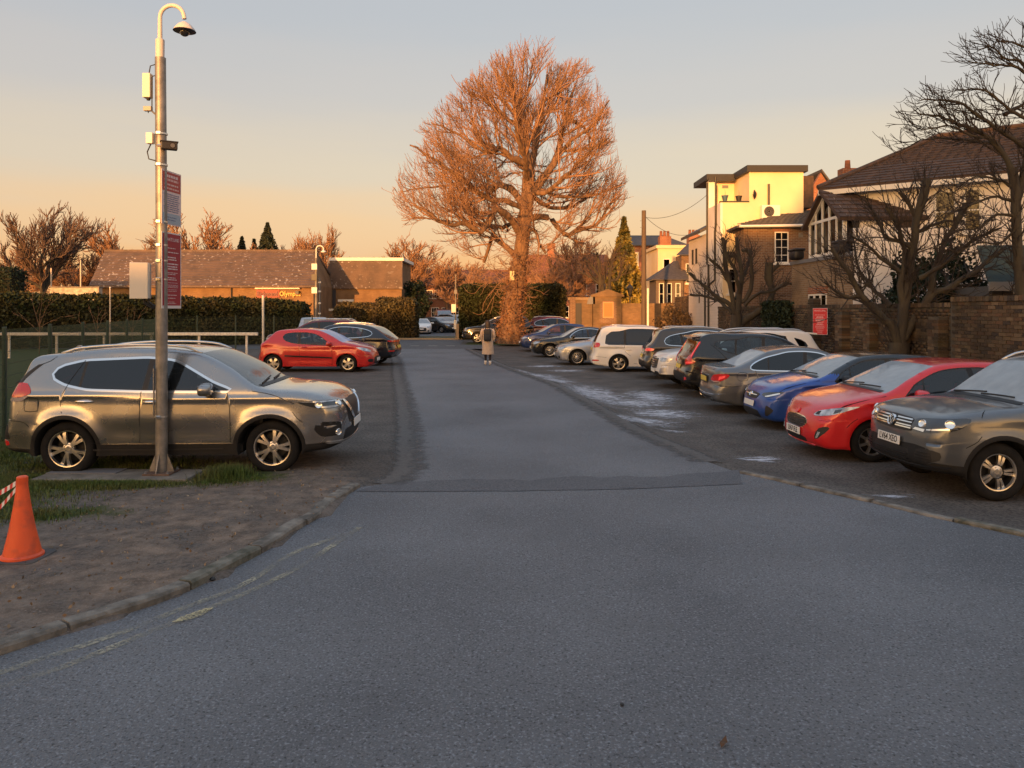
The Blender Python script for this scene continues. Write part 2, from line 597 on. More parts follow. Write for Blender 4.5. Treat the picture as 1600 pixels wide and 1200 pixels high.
def wheel_meshes(style, wr, rr, w=0.215, rim_m=None):
	"""Tyre and rim meshes, axis along y, outer face towards +y."""
	key = (style, round(wr, 3), round(rr, 3), rim_m.name if rim_m else '')
	if key in _wheel_cache:
		return _wheel_cache[key]
	h = w / 2
	ty = MB()
	sw = wr - rr
	prof = [(rr - 0.004, -h * 0.8), (rr + 0.012, -h * 0.95), (rr + sw * 0.5, -h), (wr - 0.03, -h * 0.93), (wr - 0.008, -h * 0.78), (wr, -h * 0.5),
			(wr, -h * 0.1), (wr - 0.008, -h * 0.08), (wr - 0.008, h * 0.08), (wr, h * 0.1), (wr, h * 0.5), (wr - 0.008, h * 0.78), (wr - 0.03, h * 0.93), (rr + sw * 0.5, h),
			(rr + 0.012, h * 0.95), (rr - 0.004, h * 0.8)]
	ty.lathe(prof, 40, 'y')
	tyre = ty.mesh('tyre', True, angle=0.9)
	tyre.materials.append(M['tyre'])
	bk = MB()
	bk.lathe([(rr - 0.004, -h * 0.8), (rr - 0.02, -h * 0.3), (rr - 0.02, h * 0.15), (rr - 0.002, h * 0.7)], 36, 'y')
	bk.lathe([(0.0, -0.02), (rr * 0.72, -0.02), (rr * 0.72, -0.035), (rr - 0.02, -0.05)], 28, 'y')
	back = bk.mesh('wheel_back', True, angle=0.6)
	back.materials.append(M['rimdark'])
	rm = MB()
	rm.lathe([(rr - 0.022, h * 0.55), (rr - 0.012, h * 0.82), (rr, h * 0.84), (rr + 0.004, h * 0.78)], 40, 'y')
	y0, y1 = h * 0.3, h * 0.62

	def spoke(a0, a1, w0, w1, r0=0.05, r1=None, d0=0.02, d1=0.035):
		r1 = r1 or rr - 0.012
		pts = []
		for t in (0.0, 0.5, 1.0):
			r_ = r0 + (r1 - r0) * t
			a = a0 + (a1 - a0) * t
			ww = w0 + (w1 - w0) * t
			c = Vector((r_ * math.cos(a), 0, r_ * math.sin(a)))
			n = Vector((-math.sin(a), 0, math.cos(a)))
			yo = y1 - 0.012 * t + 0.008 * math.sin(math.pi * t)
			for s_, yy in ((-1, yo), (1, yo), (1.25, yo - d0 - 0.02 * t), (-1.25, yo - d0 - 0.02 * t)):
				q = c + n * (s_ * ww / 2)
				pts.append((q.x, yy, q.z))
		fs = []
		for k in range(2):
			for j in range(4):
				j2 = (j + 1) % 4
				fs.append((k * 4 + j, k * 4 + j2, (k + 1) * 4 + j2, (k + 1) * 4 + j))
		fs += [(3, 2, 1, 0), (8, 9, 10, 11)]
		rm.add(pts, fs)
	if style == 'double5':
		for k in range(5):
			a = math.pi / 2 + k * 2 * math.pi / 5
			for s in (-1, 1):
				spoke(a + s * 0.17, a + s * 0.135, 0.028, 0.034, 0.085)
	elif style == 'vee5':
		for k in range(5):
			a = math.pi / 2 + k * 2 * math.pi / 5
			for s in (-1, 1):
				spoke(a + s * 0.10, a + s * 0.205, 0.03, 0.044, 0.05)
	elif style == 'star5':
		for k in range(5):
			a = math.pi / 2 + k * 2 * math.pi / 5
			spoke(a, a, 0.055, 0.105, 0.03)
	elif style == 'seven':
		for k in range(7):
			a = math.pi / 2 + k * 2 * math.pi / 7
			spoke(a, a + 0.08, 0.034, 0.03, 0.05)
	elif style == 'multi':
		for k in range(10):
			a = math.pi / 2 + k * 2 * math.pi / 10
			for s in (-1, 1):
				spoke(a, a + s * 0.2, 0.014, 0.014, 0.06)
	else:
		for k in range(5):
			a = math.pi / 2 + k * 2 * math.pi / 5
			spoke(a, a, 0.06, 0.07, 0.04)
	rm.lathe([(0.0, y1 + 0.008), (0.03, y1 + 0.008), (0.034, y1), (0.075, y1 - 0.012), (0.078, y1 - 0.05)], 18, 'y')
	for k in range(5):
		a = math.pi / 2 + (k + 0.5) * 2 * math.pi / 5
		rm.lathe([(0, y1 - 0.003), (0.009, y1 - 0.003), (0.009, y1 - 0.02)], 6, 'y', c=(0.054 * math.cos(a), 0, 0.054 * math.sin(a)))
	rim = rm.mesh('rim', True, angle=0.5)
	rim.materials.append(rim_m or M['rim'])
	_wheel_cache[key] = (tyre, rim, back)
	return _wheel_cache[key]

class Car:
	def __init__(self, name, sp, paint, label, cat='car', group=None, lod=0):
		self.sp = s = dict(DEFAULT)
		s.update(sp)
		self.lod = lod
		self.paint = paint
		self.h = h = (0.045, 0.07, 0.11)[lod]
		self.L, self.W = s['L'], s['W']
		self.xf = s['xf']
		self.xr = s['xf'] + s['wb']
		self.xc = s['xf'] + s['wb'] / 2
		self.root = empty(name, label, cat, group=group)
		top = np.array(s['top'], float)
		ra = s['ra']
		top[0, 0] = min(top[0, 0], self.xf - ra - 0.03)
		top[-1, 0] = max(top[-1, 0], self.xr + ra + 0.03)
		top[s['k_cowl']:s['k_roofr'] + 1, 2] *= .68
		self.out, self.kidx = catmull(top, h)
		# width along the height
		zb, H = s['belt'], s['H']
		zt = np.linspace(0.1, H + 0.1, 200)
		w_ = np.interp(zt, [0.1, s['sill'], 0.5 * zb, 0.68 * zb, zb - 0.03, zb + 0.04, H - 0.12, H + 0.1],
					   [0.93, 0.955, 0.99, 1.0, 0.972, 0.945, s['roofw'], s['roofw'] - 0.07])
		ker = np.ones(13) / 13
		wp = np.pad(w_, 6, mode='edge')
		self.zt, self.wt = zt, np.convolve(wp, ker, 'valid')
		self.build()

	# half width of the side at (x, z), then rounded over towards the outline
	def side_y(self, x, z):
		s = self.sp
		W2 = self.W / 2
		y = W2 * np.interp(z, self.zt, self.wt)
		tf = np.clip(1 - x / s['tfl'], 0, 1)
		tr = np.clip(1 - (self.L - x) / s['trl'], 0, 1)
		y = y * (1 - s['tf'] * tf**2 - s['tr'] * tr**2)
		for cx in (self.xf, self.xr):
			d = np.hypot(x - cx, z - s['wr'])
			k = smooth01((z - s['wr'] * 0.2) / 0.2)
			y = y + s['flare'] * np.exp(-((d - s['ra'] - 0.02) / 0.09)**2) * k
		mid = smooth01((x - self.xf - 0.35) / 0.4) * smooth01((self.xr - 0.35 - x) / 0.4)
		y = y - 0.022 * np.exp(-((z - (s['sill'] + 0.16)) / 0.10)**2) * mid
		zs = s['belt'] - 0.10 + s['shoulder'] * (x - self.xc)
		y = y + 0.017 * np.exp(-((z - zs) / 0.032)**2) * smooth01((x - 0.5) / 0.4)
		pts = np.stack([x, z], 1)
		d, bi, bt = seg_dist(pts, self.out)
		rr_ = self.out[:, 2]
		r_ = rr_[bi] * (1 - bt) + rr_[np.minimum(bi + 1, len(rr_) - 1)] * bt
		q = np.clip(1 - d / r_, 0, 1)
		return y - r_ * (1 - np.sqrt(np.maximum(1 - q * q, 0)))

	def warp(self, v):
		s = self.sp
		v = np.array(v, float)
		f = np.clip(np.abs(v[:, 1]) / (self.W / 2), 0, 1.1)
		x = v[:, 0]
		A = s['cf'] * smooth01(1 - x / (self.xf - s['ra'])) * f**2.6
		A = A + s['cw'] * np.exp(-((x - s['cwx']) / 0.55)**2) * f**2
		B = s['cr'] * smooth01(1 - (self.L - x) / (self.L - self.xr - s['ra'])) * f**2.6
		v[:, 0] = x + A - B
		return v

	def fin(self, v):
		v = np.array(v, float)
		v[:, 0] = self.xc - v[:, 0]
		return v

	def side_pts(self, p, sgn, off=0.0):
		p = np.asarray(p, float)
		x, z = p[:, 0], p[:, 1]
		y = self.side_y(x, z) + off
		return self.fin(self.warp(np.stack([x, y * sgn, z], 1)))

	def build(self):
		s, h, lod = self.sp, self.h, self.lod
		out = self.out
		n = len(out)
		ra, wr = s['ra'], s['wr']
		zb = s['bottom']

		# lower edge from the rear bottom to the front bottom, over both wheels
		def arc(cx):
			k = max(8, int(math.pi * ra / h))
			a0 = math.asin(np.clip((zb - wr) / ra, -1, 1))
			return [(cx + ra * math.cos(a), wr + ra * math.sin(a)) for a in np.linspace(a0, math.pi - a0, k)]
		ar, af = arc(self.xr), arc(self.xf)
		low = [(float(self.xr + (out[-1, 0] - self.xr) * 0.999), float(out[-1, 1]))] if False else []
		sill = [(x, zb) for x in np.linspace(ar[-1][0], af[0][0], max(3, int((ar[-1][0] - af[0][0]) / h)))][1:-1]
		low = ar + sill + af
		bound = [tuple(p[:2]) for p in out] + low
		V2, E2 = [], []

		def loop(pts, close=True):
			b = len(V2)
			V2.extend([(float(p[0]), float(p[1])) for p in pts])
			m = len(pts)
			E2.extend([(b + i, b + i + 1) for i in range(m - 1)])
			if close:
				E2.append((b + m - 1, b))
		loop(bound)
		dlo = catmull([(*p, 0) for p in s['dlo']], h)[0][:, :2] if s.get('dlo_smooth') else None
		if dlo is None:
			dl = s['dlo']
			dlo = []
			for i in range(len(dl)):
				a, b = np.array(dl[i]), np.array(dl[(i + 1) % len(dl)])
				k = max(1, int(np.linalg.norm(b - a) / (h * 1.5)))
				dlo += [tuple(a + (b - a) * t / k) for t in range(k)]
			dlo = np.array(dlo)
			# soften the corners
			for _ in range(s['soft']):
				dlo = 0.25 * np.roll(dlo, 1, 0) + 0.5 * dlo + 0.25 * np.roll(dlo, -1, 0)
		dd_, di_, dt_ = seg_dist(dlo, out)
		mv = (dlo[:, 1] > dlo[:, 1].min() + .07) & (di_ >= self.kidx[s['k_cowl']]) & (di_ < self.kidx[s['k_roofr']] - 1) & (dd_ > s['gap']) & (dlo[:, 0] < dlo[:, 0].max() - .75)
		q_ = out[di_, :2] * (1 - dt_)[:, None] + out[np.minimum(di_ + 1, n - 1), :2] * dt_[:, None]
		k_ = np.where(mv, (dd_ - s['gap']) / np.maximum(dd_, 1e-6), 0)
		for _ in range(2):
			k_ = .25 * np.roll(k_, 1) + .5 * k_ + .25 * np.roll(k_, -1)
		dlo = dlo + (q_ - dlo) * np.minimum(k_, 1)[:, None]
		dlo[:, 0] -= .07 * np.clip(1 - (dlo[:, 0] - dlo[:, 0].min()) / .5, 0, 1) * np.clip(1 - (dlo[:, 1] - dlo[:, 1].min()) / .1, 0, 1)
		area = 0.5 * np.sum(dlo[:, 0] * np.roll(dlo[:, 1], -1) - np.roll(dlo[:, 0], -1) * dlo[:, 1])
		tng = np.roll(dlo, -1, 0) - np.roll(dlo, 1, 0)
		nrm = np.stack([tng[:, 1], -tng[:, 0]], 1) * np.sign(area)
		nrm /= np.linalg.norm(nrm, axis=1)[:, None] + 1e-9
		trim = dlo + nrm * s['trimw']
		loop(dlo)
		loop(trim)
		pil = []
		for xb_, xt_, w_ in s['pillars']:
			z0, z1 = dlo[:, 1].min() - 0.02, dlo[:, 1].max() + 0.02
			for sg in (-0.5, 0.5):
				loop([(xb_ + sg * w_, z0), (xt_ + sg * w_, z1)], False)
			pil.append((xb_, xt_, w_, z0, z1))
		lines = [np.array(l, float) for l in s['lines']]
		for l in lines:
			loop(l, False)
		ring = []
		if s['ring']:
			for cx in (self.xf, self.xr):
				pts = [(cx + (ra + s['ring']) * math.cos(a), wr + (ra + s['ring']) * math.sin(a)) for a in np.linspace(-0.5, math.pi + 0.5, 30)]
				loop(pts, False)
		if s['clad_z']:
			loop([(0.0, s['clad_f']), (self.xf - ra * 0.9, s['clad_f'])], False)
			loop([(self.xf + ra * 0.9, s['clad_z']), (self.xr - ra * 0.9, s['clad_z'])], False)
			loop([(self.xr + ra * 0.9, s['clad_r']), (self.L, s['clad_r'])], False)
		if s['bumpf']:
			loop([(0.0, s['bumpf'][0]), (self.xf - ra * 0.75, s['bumpf'][1])], False)
		if s['bumpr']:
			loop([(self.L, s['bumpr'][0]), (self.xr + ra * 0.75, s['bumpr'][1])], False)
		# inner points
		gx = np.arange(0, self.L, h * 1.15)
		gz = np.arange(zb, s['H'], h * 1.15)
		G = np.array([(x + (0.5 * h if j % 2 else 0), z) for j, z in enumerate(gz) for x in gx])
		G = G[pip(G, bound)]
		dd = seg_dist(G, bound + [bound[0]])[0]
		G = G[dd > h * 0.45]
		# extra rows close to the rounded outline
		V2.extend([(float(a), float(b)) for a, b in G])
		nin = []
		for q in (0.18, 0.5):
			tn = np.gradient(out[:, :2], axis=0)
			nn = np.stack([tn[:, 1], -tn[:, 0]], 1)
			nn /= np.linalg.norm(nn, axis=1)[:, None] + 1e-9
			P = out[:, :2] + nn * (out[:, 2] * q)[:, None]
			ok = pip(P, bound)
			P = P[ok]
			dd = seg_dist(P, out)[0]
			P = P[dd > out[ok][:, 2] * q * 0.8]
			nin.append(P)
		for P in nin:
			V2.extend([(float(a), float(b)) for a, b in P])
		res = delaunay_2d_cdt([Vector(p) for p in V2], E2, [], 0, 1e-4)
		V = np.array([tuple(p) for p in res[0]])
		F = np.array([f for f in res[2] if len(f) == 3])
		C = V[F].mean(1)
		F = F[pip(C, bound)]
		C = V[F].mean(1)
		# sort the triangles into panels
		lab = np.full(len(F), 'body', dtype=object)
		x, z = C[:, 0], C[:, 1]
		ds = s['doors']          # [(x_front(z), x_rear(z)) polylines]
		below_trim = pip(C, trim)
		dl_x0, dl_x1 = trim[:, 0].min(), trim[:, 0].max()
		for k, (fa, fb) in enumerate(ds):
			xa = np.interp(z, [p[1] for p in fa], [p[0] for p in fa])
			xb = np.interp(z, [p[1] for p in fb], [p[0] for p in fb])
			dtop = s['belt'] + 0.02
			g = (x > xa) & (x < xb) & (z > s['doorz']) & (z < dtop) & (np.hypot(x - self.xr, z - wr) > ra + 0.035) & (np.hypot(x - self.xf, z - wr) > ra + 0.035)
			lab[g] = 'door%d' % k
		if s['bumpf']:
			zz = np.interp(x, [0.0, self.xf - ra * 0.75], s['bumpf'])
			lab[(x < self.xf) & (z < zz) & (z < wr + ra)] = 'bumpf'
		if s['bumpr']:
			zz = np.interp(x, [self.xr + ra * 0.75, self.L], [s['bumpr'][1], s['bumpr'][0]])
			lab[(x > self.xr) & (z < zz)] = 'bumpr'
		if s['ring']:
			for cx in (self.xf, self.xr):
				lab[np.hypot(x - cx, z - wr) < ra + s['ring']] = 'clad'
		if s['clad_z']:
			lab[(x < self.xf) & (z < s['clad_f'])] = 'clad'
			lab[(x > self.xr) & (z < s['clad_r'])] = 'clad'
			lab[(x > self.xf) & (x < self.xr) & (z < s['clad_z'])] = 'clad'
		if s['roof_m']:
			lab[(lab == 'body') & (z > s['belt'] + .10) & (x > out[self.kidx[s['k_cowl']], 0])] = 'roof'
		lab[below_trim] = 'trim'
		ing = pip(C, dlo)
		pane = np.zeros(len(F), int)
		isp = np.full(len(F), -1)
		for pk, (xb_, xt_, w_, z0, z1) in enumerate(pil):
			xm = xb_ + (xt_ - xb_) * (z - z0) / (z1 - z0)
			pane += (x > xm)
			isp[np.abs(x - xm) < w_ / 2] = pk
		for k in range(len(pil) + 1):
			lab[ing & (isp < 0) & (pane == k)] = 'glass%d' % k
		for k in range(len(pil)):
			lab[ing & (isp == k)] = 'pillar%d' % k
		# vertices: left, right, centre strip
		yl = self.side_y(V[:, 0], V[:, 1])
		nv = len(V)
		L3 = np.stack([V[:, 0], yl, V[:, 1]], 1)
		R3 = L3 * np.array([1, -1, 1])
		keyed = {(round(a, 3), round(b, 3)): i for i, (a, b) in enumerate(V)}
		from mathutils.kdtree import KDTree
		kd = KDTree(nv)
		for i, (a, b) in enumerate(V):
			kd.insert((a, b, 0), i)
		kd.balance()
		oi = np.array([kd.find((p[0], p[1], 0))[1] for p in out])
		cols = (15, 11, 7)[lod]
		vs = np.linspace(-1, 1, cols)
		strip = []
		sid = np.zeros((n, cols), int)
		k0, k1, k2, k3 = [self.kidx[i] for i in (s['k_cowl'], s['k_wst'], s['k_roofr'], s['k_rgb'])]
		tn = np.gradient(out[:, :2], axis=0)
		nn = np.stack([-tn[:, 1], tn[:, 0]], 1)
		nn /= np.linalg.norm(nn, axis=1)[:, None] + 1e-9
		ii = np.arange(n)
		crown = np.interp(ii, [0, self.kidx[2], self.kidx[s['k_cowl'] - 1], k0, (k0 + k1) // 2, k1, k2, (k2 + k3) // 2, k3, n - 1],
						  [0, 0.0, 0.03, 0.025, 0.012, 0.015, 0.015, 0.01, 0.01, 0])
		for i in range(n):
			ye = abs(yl[oi[i]])
			for j, v_ in enumerate(vs):
				if j == 0:
					sid[i, j] = nv + oi[i]
				elif j == cols - 1:
					sid[i, j] = oi[i]
				else:
					c_ = crown[i] * (1 - abs(v_)**2.2)
					sid[i, j] = 2 * nv + len(strip)
					strip.append((out[i, 0] - nn[i, 0] * c_ * 0 + 0, v_ * ye, out[i, 1] + c_ * max(0.0, abs(tn[i, 0]) / (np.hypot(*tn[i]) + 1e-9))))
		A3 = np.concatenate([L3, R3, np.array(strip)])
		A3 = self.fin(self.warp(A3))
		# strip triangles
		sf, sl = [], []
		vg = s['vg']
		hood0 = self.kidx[s['k_hood']]
		for i in range(n - 1):
			zm, xm = 0.5 * (out[i, 1] + out[i + 1, 1]), 0.5 * (out[i, 0] + out[i + 1, 0])
			for j in range(cols - 1):
				vm = abs(0.5 * (vs[j] + vs[j + 1]))
				if k0 <= i < k1:
					lb = 'windscreen' if vm < 0.93 else 'body'
				elif k2 <= i < k3:
					lb = 'rearscreen' if vm < 0.9 else 'body'
				elif k1 <= i < k2:
					lb = 'roof' if s['roof_m'] else 'body'
				elif hood0 <= i < k0:
					lb = 'bonnet'
				elif i < hood0:
					if s['clad_z'] and zm < s['clad_f']:
						lb = 'cladf'
					else:
						lb = 'bumpf' if s['bumpf'] and zm < s['bumpf'][0] else 'body'
				else:
					if s['clad_z'] and zm < s['clad_r']:
						lb = 'clad'
					elif s['bumpr'] and zm < s['bumpr'][0]:
						lb = 'bumpr'
					else:
						lb = 'tailgate' if vm < 0.86 else 'body'
				a, b, c, d = sid[i, j], sid[i, j + 1], sid[i + 1, j + 1], sid[i + 1, j]
				sf += [(a, b, c), (a, c, d)]
				sl += [lb, lb]
		FL = F
		FR = F[:, ::-1] + nv
		T = np.concatenate([FL, FR, np.array(sf)])
		lab2 = np.concatenate([np.array(['L_' + l for l in lab], object), np.array(['R_' + l for l in lab], object), np.array(['S_' + l for l in sl], object)])
		# orient outwards: left side normals should point +y
		def tri_n(T):
			return np.cross(A3[T[:, 1]] - A3[T[:, 0]], A3[T[:, 2]] - A3[T[:, 0]])
		N = tri_n(T)
		c3 = A3[T].mean(1)
		ref = c3 - np.array([0, 0, s['belt'] * 0.75])
		ref[:, 0] *= 0.35
		isS = np.array([l[0] == 'S' for l in lab2])
		flip = np.zeros(len(T), bool)
		flip[:len(FL)] = N[:len(FL), 1] < 0
		flip[len(FL):2 * len(FL)] = N[len(FL):2 * len(FL), 1] > 0
		sg = np.sum(N[isS] * ref[isS], 1)
		if np.sum(np.sign(sg)) < 0:
			flip[isS] = True
		T[flip] = T[flip][:, ::-1]
		N = tri_n(T)
		VN = np.zeros_like(A3)
		for k in range(3):
			np.add.at(VN, T[:, k], N)
		VN /= np.linalg.norm(VN, axis=1)[:, None] + 1e-12
		# smooth flank normals straight from the surface itself
		e_ = .012
		f3 = lambda x, z: self.fin(self.warp(np.stack([x, self.side_y(x, z), z], 1)))
		gx_ = f3(V[:, 0] + e_, V[:, 1]) - f3(V[:, 0] - e_, V[:, 1])
		gz_ = f3(V[:, 0], V[:, 1] + e_) - f3(V[:, 0], V[:, 1] - e_)
		an_ = np.cross(gx_, gz_)
		an_ /= np.linalg.norm(an_, axis=1)[:, None] + 1e-12
		an_[an_[:, 1] < 0] *= -1
		d0_, b0_, _t = seg_dist(V, out)
		w_n = smooth01((d0_ / out[b0_, 2] - .25) / .35)[:, None]
		mixn = an_ * w_n + VN[:nv] * (1 - w_n)
		mixn /= np.linalg.norm(mixn, axis=1)[:, None] + 1e-12
		VN[:nv] = mixn
		VN[nv:2 * nv] = mixn * np.array([1, -1, 1])
		self.A3, self.T, self.VN = A3, T, VN
		self.bvh = BVHTree.FromPolygons([tuple(p) for p in A3], [tuple(int(q) for q in t) for t in T])
		self.T_N = N / (np.linalg.norm(N, axis=1)[:, None] + 1e-12)

		def panel(name, labels, m, parent=None, off=0.0):
			k = np.isin(lab2, labels)
			if not k.any():
				return None
			t = T[k]
			u, inv = np.unique(t, return_inverse=True)
			me = np_mesh(name, A3[u] + VN[u] * off, inv.reshape(t.shape), True, VN[u])
			me.materials.append(m)
			return link(name, me, parent or self.root)
		P = self.paint
		far = lod == 2
		self.body = panel('body', ['L_body', 'R_body', 'S_body'], P)
		panel('bonnet', ['S_bonnet'], P)
		panel('tailgate', ['S_tailgate'], P)
		panel('front_bumper', ['L_bumpf', 'R_bumpf', 'S_bumpf'], P)
		panel('rear_bumper', ['L_bumpr', 'R_bumpr', 'S_bumpr'], P)
		panel('roof', ['S_roof', 'L_roof', 'R_roof'], s['roof_m'] or P)
		panel('cladding', ['S_clad'], M['clad'])
		panel('cladding', ['S_cladf'], M['clad'])
		for sd in 'LR':
			panel('window_surround', [sd + '_trim'], s['trim_m'] or M['black'])
			for k in range(len(pil)):
				panel('window_pillar', ['%s_pillar%d' % (sd, k)], s['pillar_m'] or M['black'])
			panel('cladding', [sd + '_clad'], M['clad'])
		panel('windscreen', ['S_windscreen'], s['screen_m'] or M['screen'])
		panel('rear_window', ['S_rearscreen'], s['rearglass_m'] or M['glassdark'])
		self.doors = {}
		for sd in 'LR':
			for k in range(len(ds)):
				self.doors[sd, k] = panel('door', ['%s_door%d' % (sd, k)], P)
			for k in range(len(pil) + 1):
				g = s['glass'][min(k, len(s['glass']) - 1)]
				panel('side_window', ['%s_glass%d' % (sd, k)], g)
		# panel gaps as thin dark lines
		if lod < 2:
			gm = MB()
			for sd in (1, -1):
				for l in lines:
					d_ = catmull(np.c_[l, np.zeros(len(l))], 0.06)[0][:, :2]
					self._ribbon(gm, d_, sd, s['gapw'])
			gm.obj('panel_gap', M['gap'], self.root, fix=False)['kind'] = 'stuff'
		self._wheels()
		self._underneath(low)
		if lod < 2:
			self._inside()

	def _ribbon(self, gm, line, sd, w, off=0.0015):
		tn = np.gradient(line, axis=0)
		nn = np.stack([-tn[:, 1], tn[:, 0]], 1)
		nn /= np.linalg.norm(nn, axis=1)[:, None] + 1e-9
		a = self.side_pts(line + nn * w / 2, sd, off)
		b = self.side_pts(line - nn * w / 2, sd, off)
		k = len(a)
		gm.add(list(a) + list(b), [(i, i + 1, k + i + 1, k + i) for i in range(k - 1)])

	def _wheels(self):
		s = self.sp
		tyre, rim, back = wheel_meshes(s['rim'], s['wr'], s['rr'], s['tw'], s['rim_m'])
		for cx in (self.xf, self.xr):
			for sd in (1, -1):
				w = bpy.data.objects.new('wheel', back)
				COL.objects.link(w)
				w.parent = self.root
				w.location = (self.xc - cx, sd * (self.W / 2 - s['tw'] / 2 - s['winset']), s['wr'])
				w.rotation_euler = (0, rng.uniform(0, 6.28), 0 if sd > 0 else math.pi)
				for nm, me in (('tyre', tyre), ('rim', rim)):
					o = bpy.data.objects.new(nm, me)
					COL.objects.link(o)
					o.parent = w

	def _underneath(self, low):
		s = self.sp
		mb = MB()
		# wheel houses and sill return
		for sd in (1, -1):
			P = self.side_pts(np.array(low), sd)
			Q = P.copy()
			Q[:, 1] = sd * (self.W / 2 - 0.36)
			k = len(P)
			mb.add(list(P) + list(Q), [(i, i + 1, k + i + 1, k + i) for i in range(k - 1)])
		z0 = s['bottom'] + 0.03
		hw = self.W / 2 - 0.34
		mb.box(self.xc - (self.L - 0.25), self.xc - 0.25, -hw, hw, z0, min(s['wr'] + s['ra'] + 0.05, s['belt'] - 0.25))
		wi = self.W / 2 - 0.10
		mb.box(self.xc - (self.xr - s['ra']), self.xc - (self.xf + s['ra']), -wi, wi, z0, s['bottom'] + 0.14)
		mb.box(self.xc - (self.xf - s['ra'] - 0.02), self.xc - 0.3, -wi + 0.22, wi - 0.22, z0, s['bottom'] + 0.3)
		mb.box(self.xc - (self.L - 0.3), self.xc - (self.xr + s['ra'] + 0.02), -wi + 0.15, wi - 0.15, z0, s['bottom'] + 0.3)
		mb.obj('underbody', M['under'], self.root, fix=False)

	def _inside(self):
		s = self.sp
		X = lambda x: self.xc - x
		zb = s['belt']
		k = lambda i: self.out[self.kidx[s[i]]]
		xd = k('k_cowl')[0]
		xw = k('k_wst')[0]
		mb = MB()
		hw = self.W / 2 - 0.13
		mb.box(X(xd + 0.62), X(xd - 0.02), -hw, hw, zb - 0.5, zb - 0.06)
		mb.obj('dashboard', M['black'], self.root, bevel=0.05)
		xr_ = k('k_roofr')[0]
		rows = [xw + 0.62] + ([min(xw + 1.45, xr_ - .35)] if xr_ - xw > 1.2 else [])
		for r_i, xs in enumerate(rows):
			for sd in (1, -1):
				b = MB()
				y0 = sd * self.W * 0.205
				b.box(X(xs), X(xs - 0.5), y0 - 0.25, y0 + 0.25, 0.35, zb - 0.42)
				t = Matrix.Translation((X(xs), y0, zb - 0.4)) @ Matrix.Rotation(-0.22, 4, 'Y')
				b.box(-0.07, 0.07, -0.24, 0.24, 0, 0.55, t)
				b.box(-0.05, 0.05, -0.13, 0.13, 0.58, 0.78, t)
				b.obj('seat', M['seat'], self.root, bevel=0.035, smooth=True)
		st = MB()
		t0 = Vector((X(xd + 0.82), -s['drive'] * self.W * 0.205, zb - 0.06))
		ax = Matrix.Rotation(1.2, 4, 'Y')
		st.tube([t0 + ax @ Vector((0.18 * math.cos(a), 0.18 * math.sin(a), 0)) for a in np.linspace(0, 2 * math.pi, 17)], 0.015, 6, False)
		st.obj('steering_wheel', M['black'], self.root)

	# ---- things laid on the shell
	def ang(self, end, p):
		"""(kind, value) -> bearing from a point behind the bumper: f = metres off the centre line on the face, s = metres back along the side."""
		x0 = self.sp['px0']
		k, v = p
		if k == 'f':
			return math.atan2(v, x0 - 0.02)
		return math.atan2(self.W / 2 * 0.96, x0 - v)

	def shoot(self, end, th, z):
		x0 = self.sp['px0']
		if end == 'front':
			o = Vector((self.xc - x0, 0, z))
			d = Vector((math.cos(th), math.sin(th), 0))
		else:
			o = Vector((self.xc - (self.L - x0), 0, z))
			d = Vector((-math.cos(th), math.sin(th), 0))
		hit, nrm, idx, dist = self.bvh.ray_cast(o, d, 4)
		if hit is None:
			return o + d * (self.W / 2), d
		f = self.T[idx]
		nv = Vector(self.VN[f].mean(0))
		return hit, nv

	def patch(self, name, end, poly, m, off=0.006, parent=None, step=0.05, mirror=True, both=None, depth=0.02, inset=0.0):
		"""Curved plate on the nose or tail. poly: list of ((kind, value), z). Mirrored to the other side as a second object unless mirror is False."""
		P = [(self.ang(end, p) if isinstance(p, tuple) else p, z) for p, z in poly]
		if mirror is None:      # one piece across the centre line
			P = P + [(-a, z) for a, z in reversed(P) if abs(a) > 1e-4]
		sc = 0.9
		D = []
		for i in range(len(P)):
			a, b = np.array(P[i]), np.array(P[(i + 1) % len(P)])
			k = max(1, int(np.hypot((b - a)[0] * sc, (b - a)[1]) / step))
			D += [tuple(a + (b - a) * t / k) for t in range(k)]
		if inset is not None and len(D) > 8:
			D = np.array(D)
			D = 0.2 * np.roll(D, 1, 0) + 0.6 * D + 0.2 * np.roll(D, -1, 0)
			D = [tuple(p) for p in D]
		A = np.array(D)
		g = [(a, z) for a in np.arange(A[:, 0].min(), A[:, 0].max(), step / sc) for z in np.arange(A[:, 1].min(), A[:, 1].max(), step)]
		pts = list(D)
		if g:
			g = np.array(g)
			g = g[pip(g, A)]
			if len(g):
				g = g[seg_dist(g, D + [D[0]])[0] > step * 0.4]
			pts += [tuple(p) for p in g]
		e = [(i, (i + 1) % len(D)) for i in range(len(D))]
		r_ = delaunay_2d_cdt([Vector(p) for p in pts], e, [], 1, 1e-5)
		V = [tuple(p) for p in r_[0]]
		F = [list(f) for f in r_[2]]
		cc = np.array([np.mean([V[i] for i in f], axis=0) for f in F])
		keep = pip(cc, D)
		F = [f for f, k in zip(F, keep) if k]
		res = []
		for sg in ((1, -1) if mirror else (1,)):
			top_, bot = [], []
			for a, z in V:
				h_, n_ = self.shoot(end, a * sg, z)
				top_.append(h_ + n_ * off)
				bot.append(h_ - n_ * depth)
			k = len(V)
			ec = {}
			for f in F:
				for i in range(len(f)):
					a, b = f[i], f[(i + 1) % len(f)]
					ec[a, b] = ec.get((a, b), 0) + 1
			be = [(a, b) for (a, b) in ec if (b, a) not in ec]
			vs = top_ + [top_[a] for a, b in be] + [top_[b] for a, b in be] + [bot[a] for a, b in be] + [bot[b] for a, b in be]
			q = len(be)
			fs = list(F) + [(k + i, k + 2 * q + i, k + 3 * q + i, k + q + i) for i in range(q)]
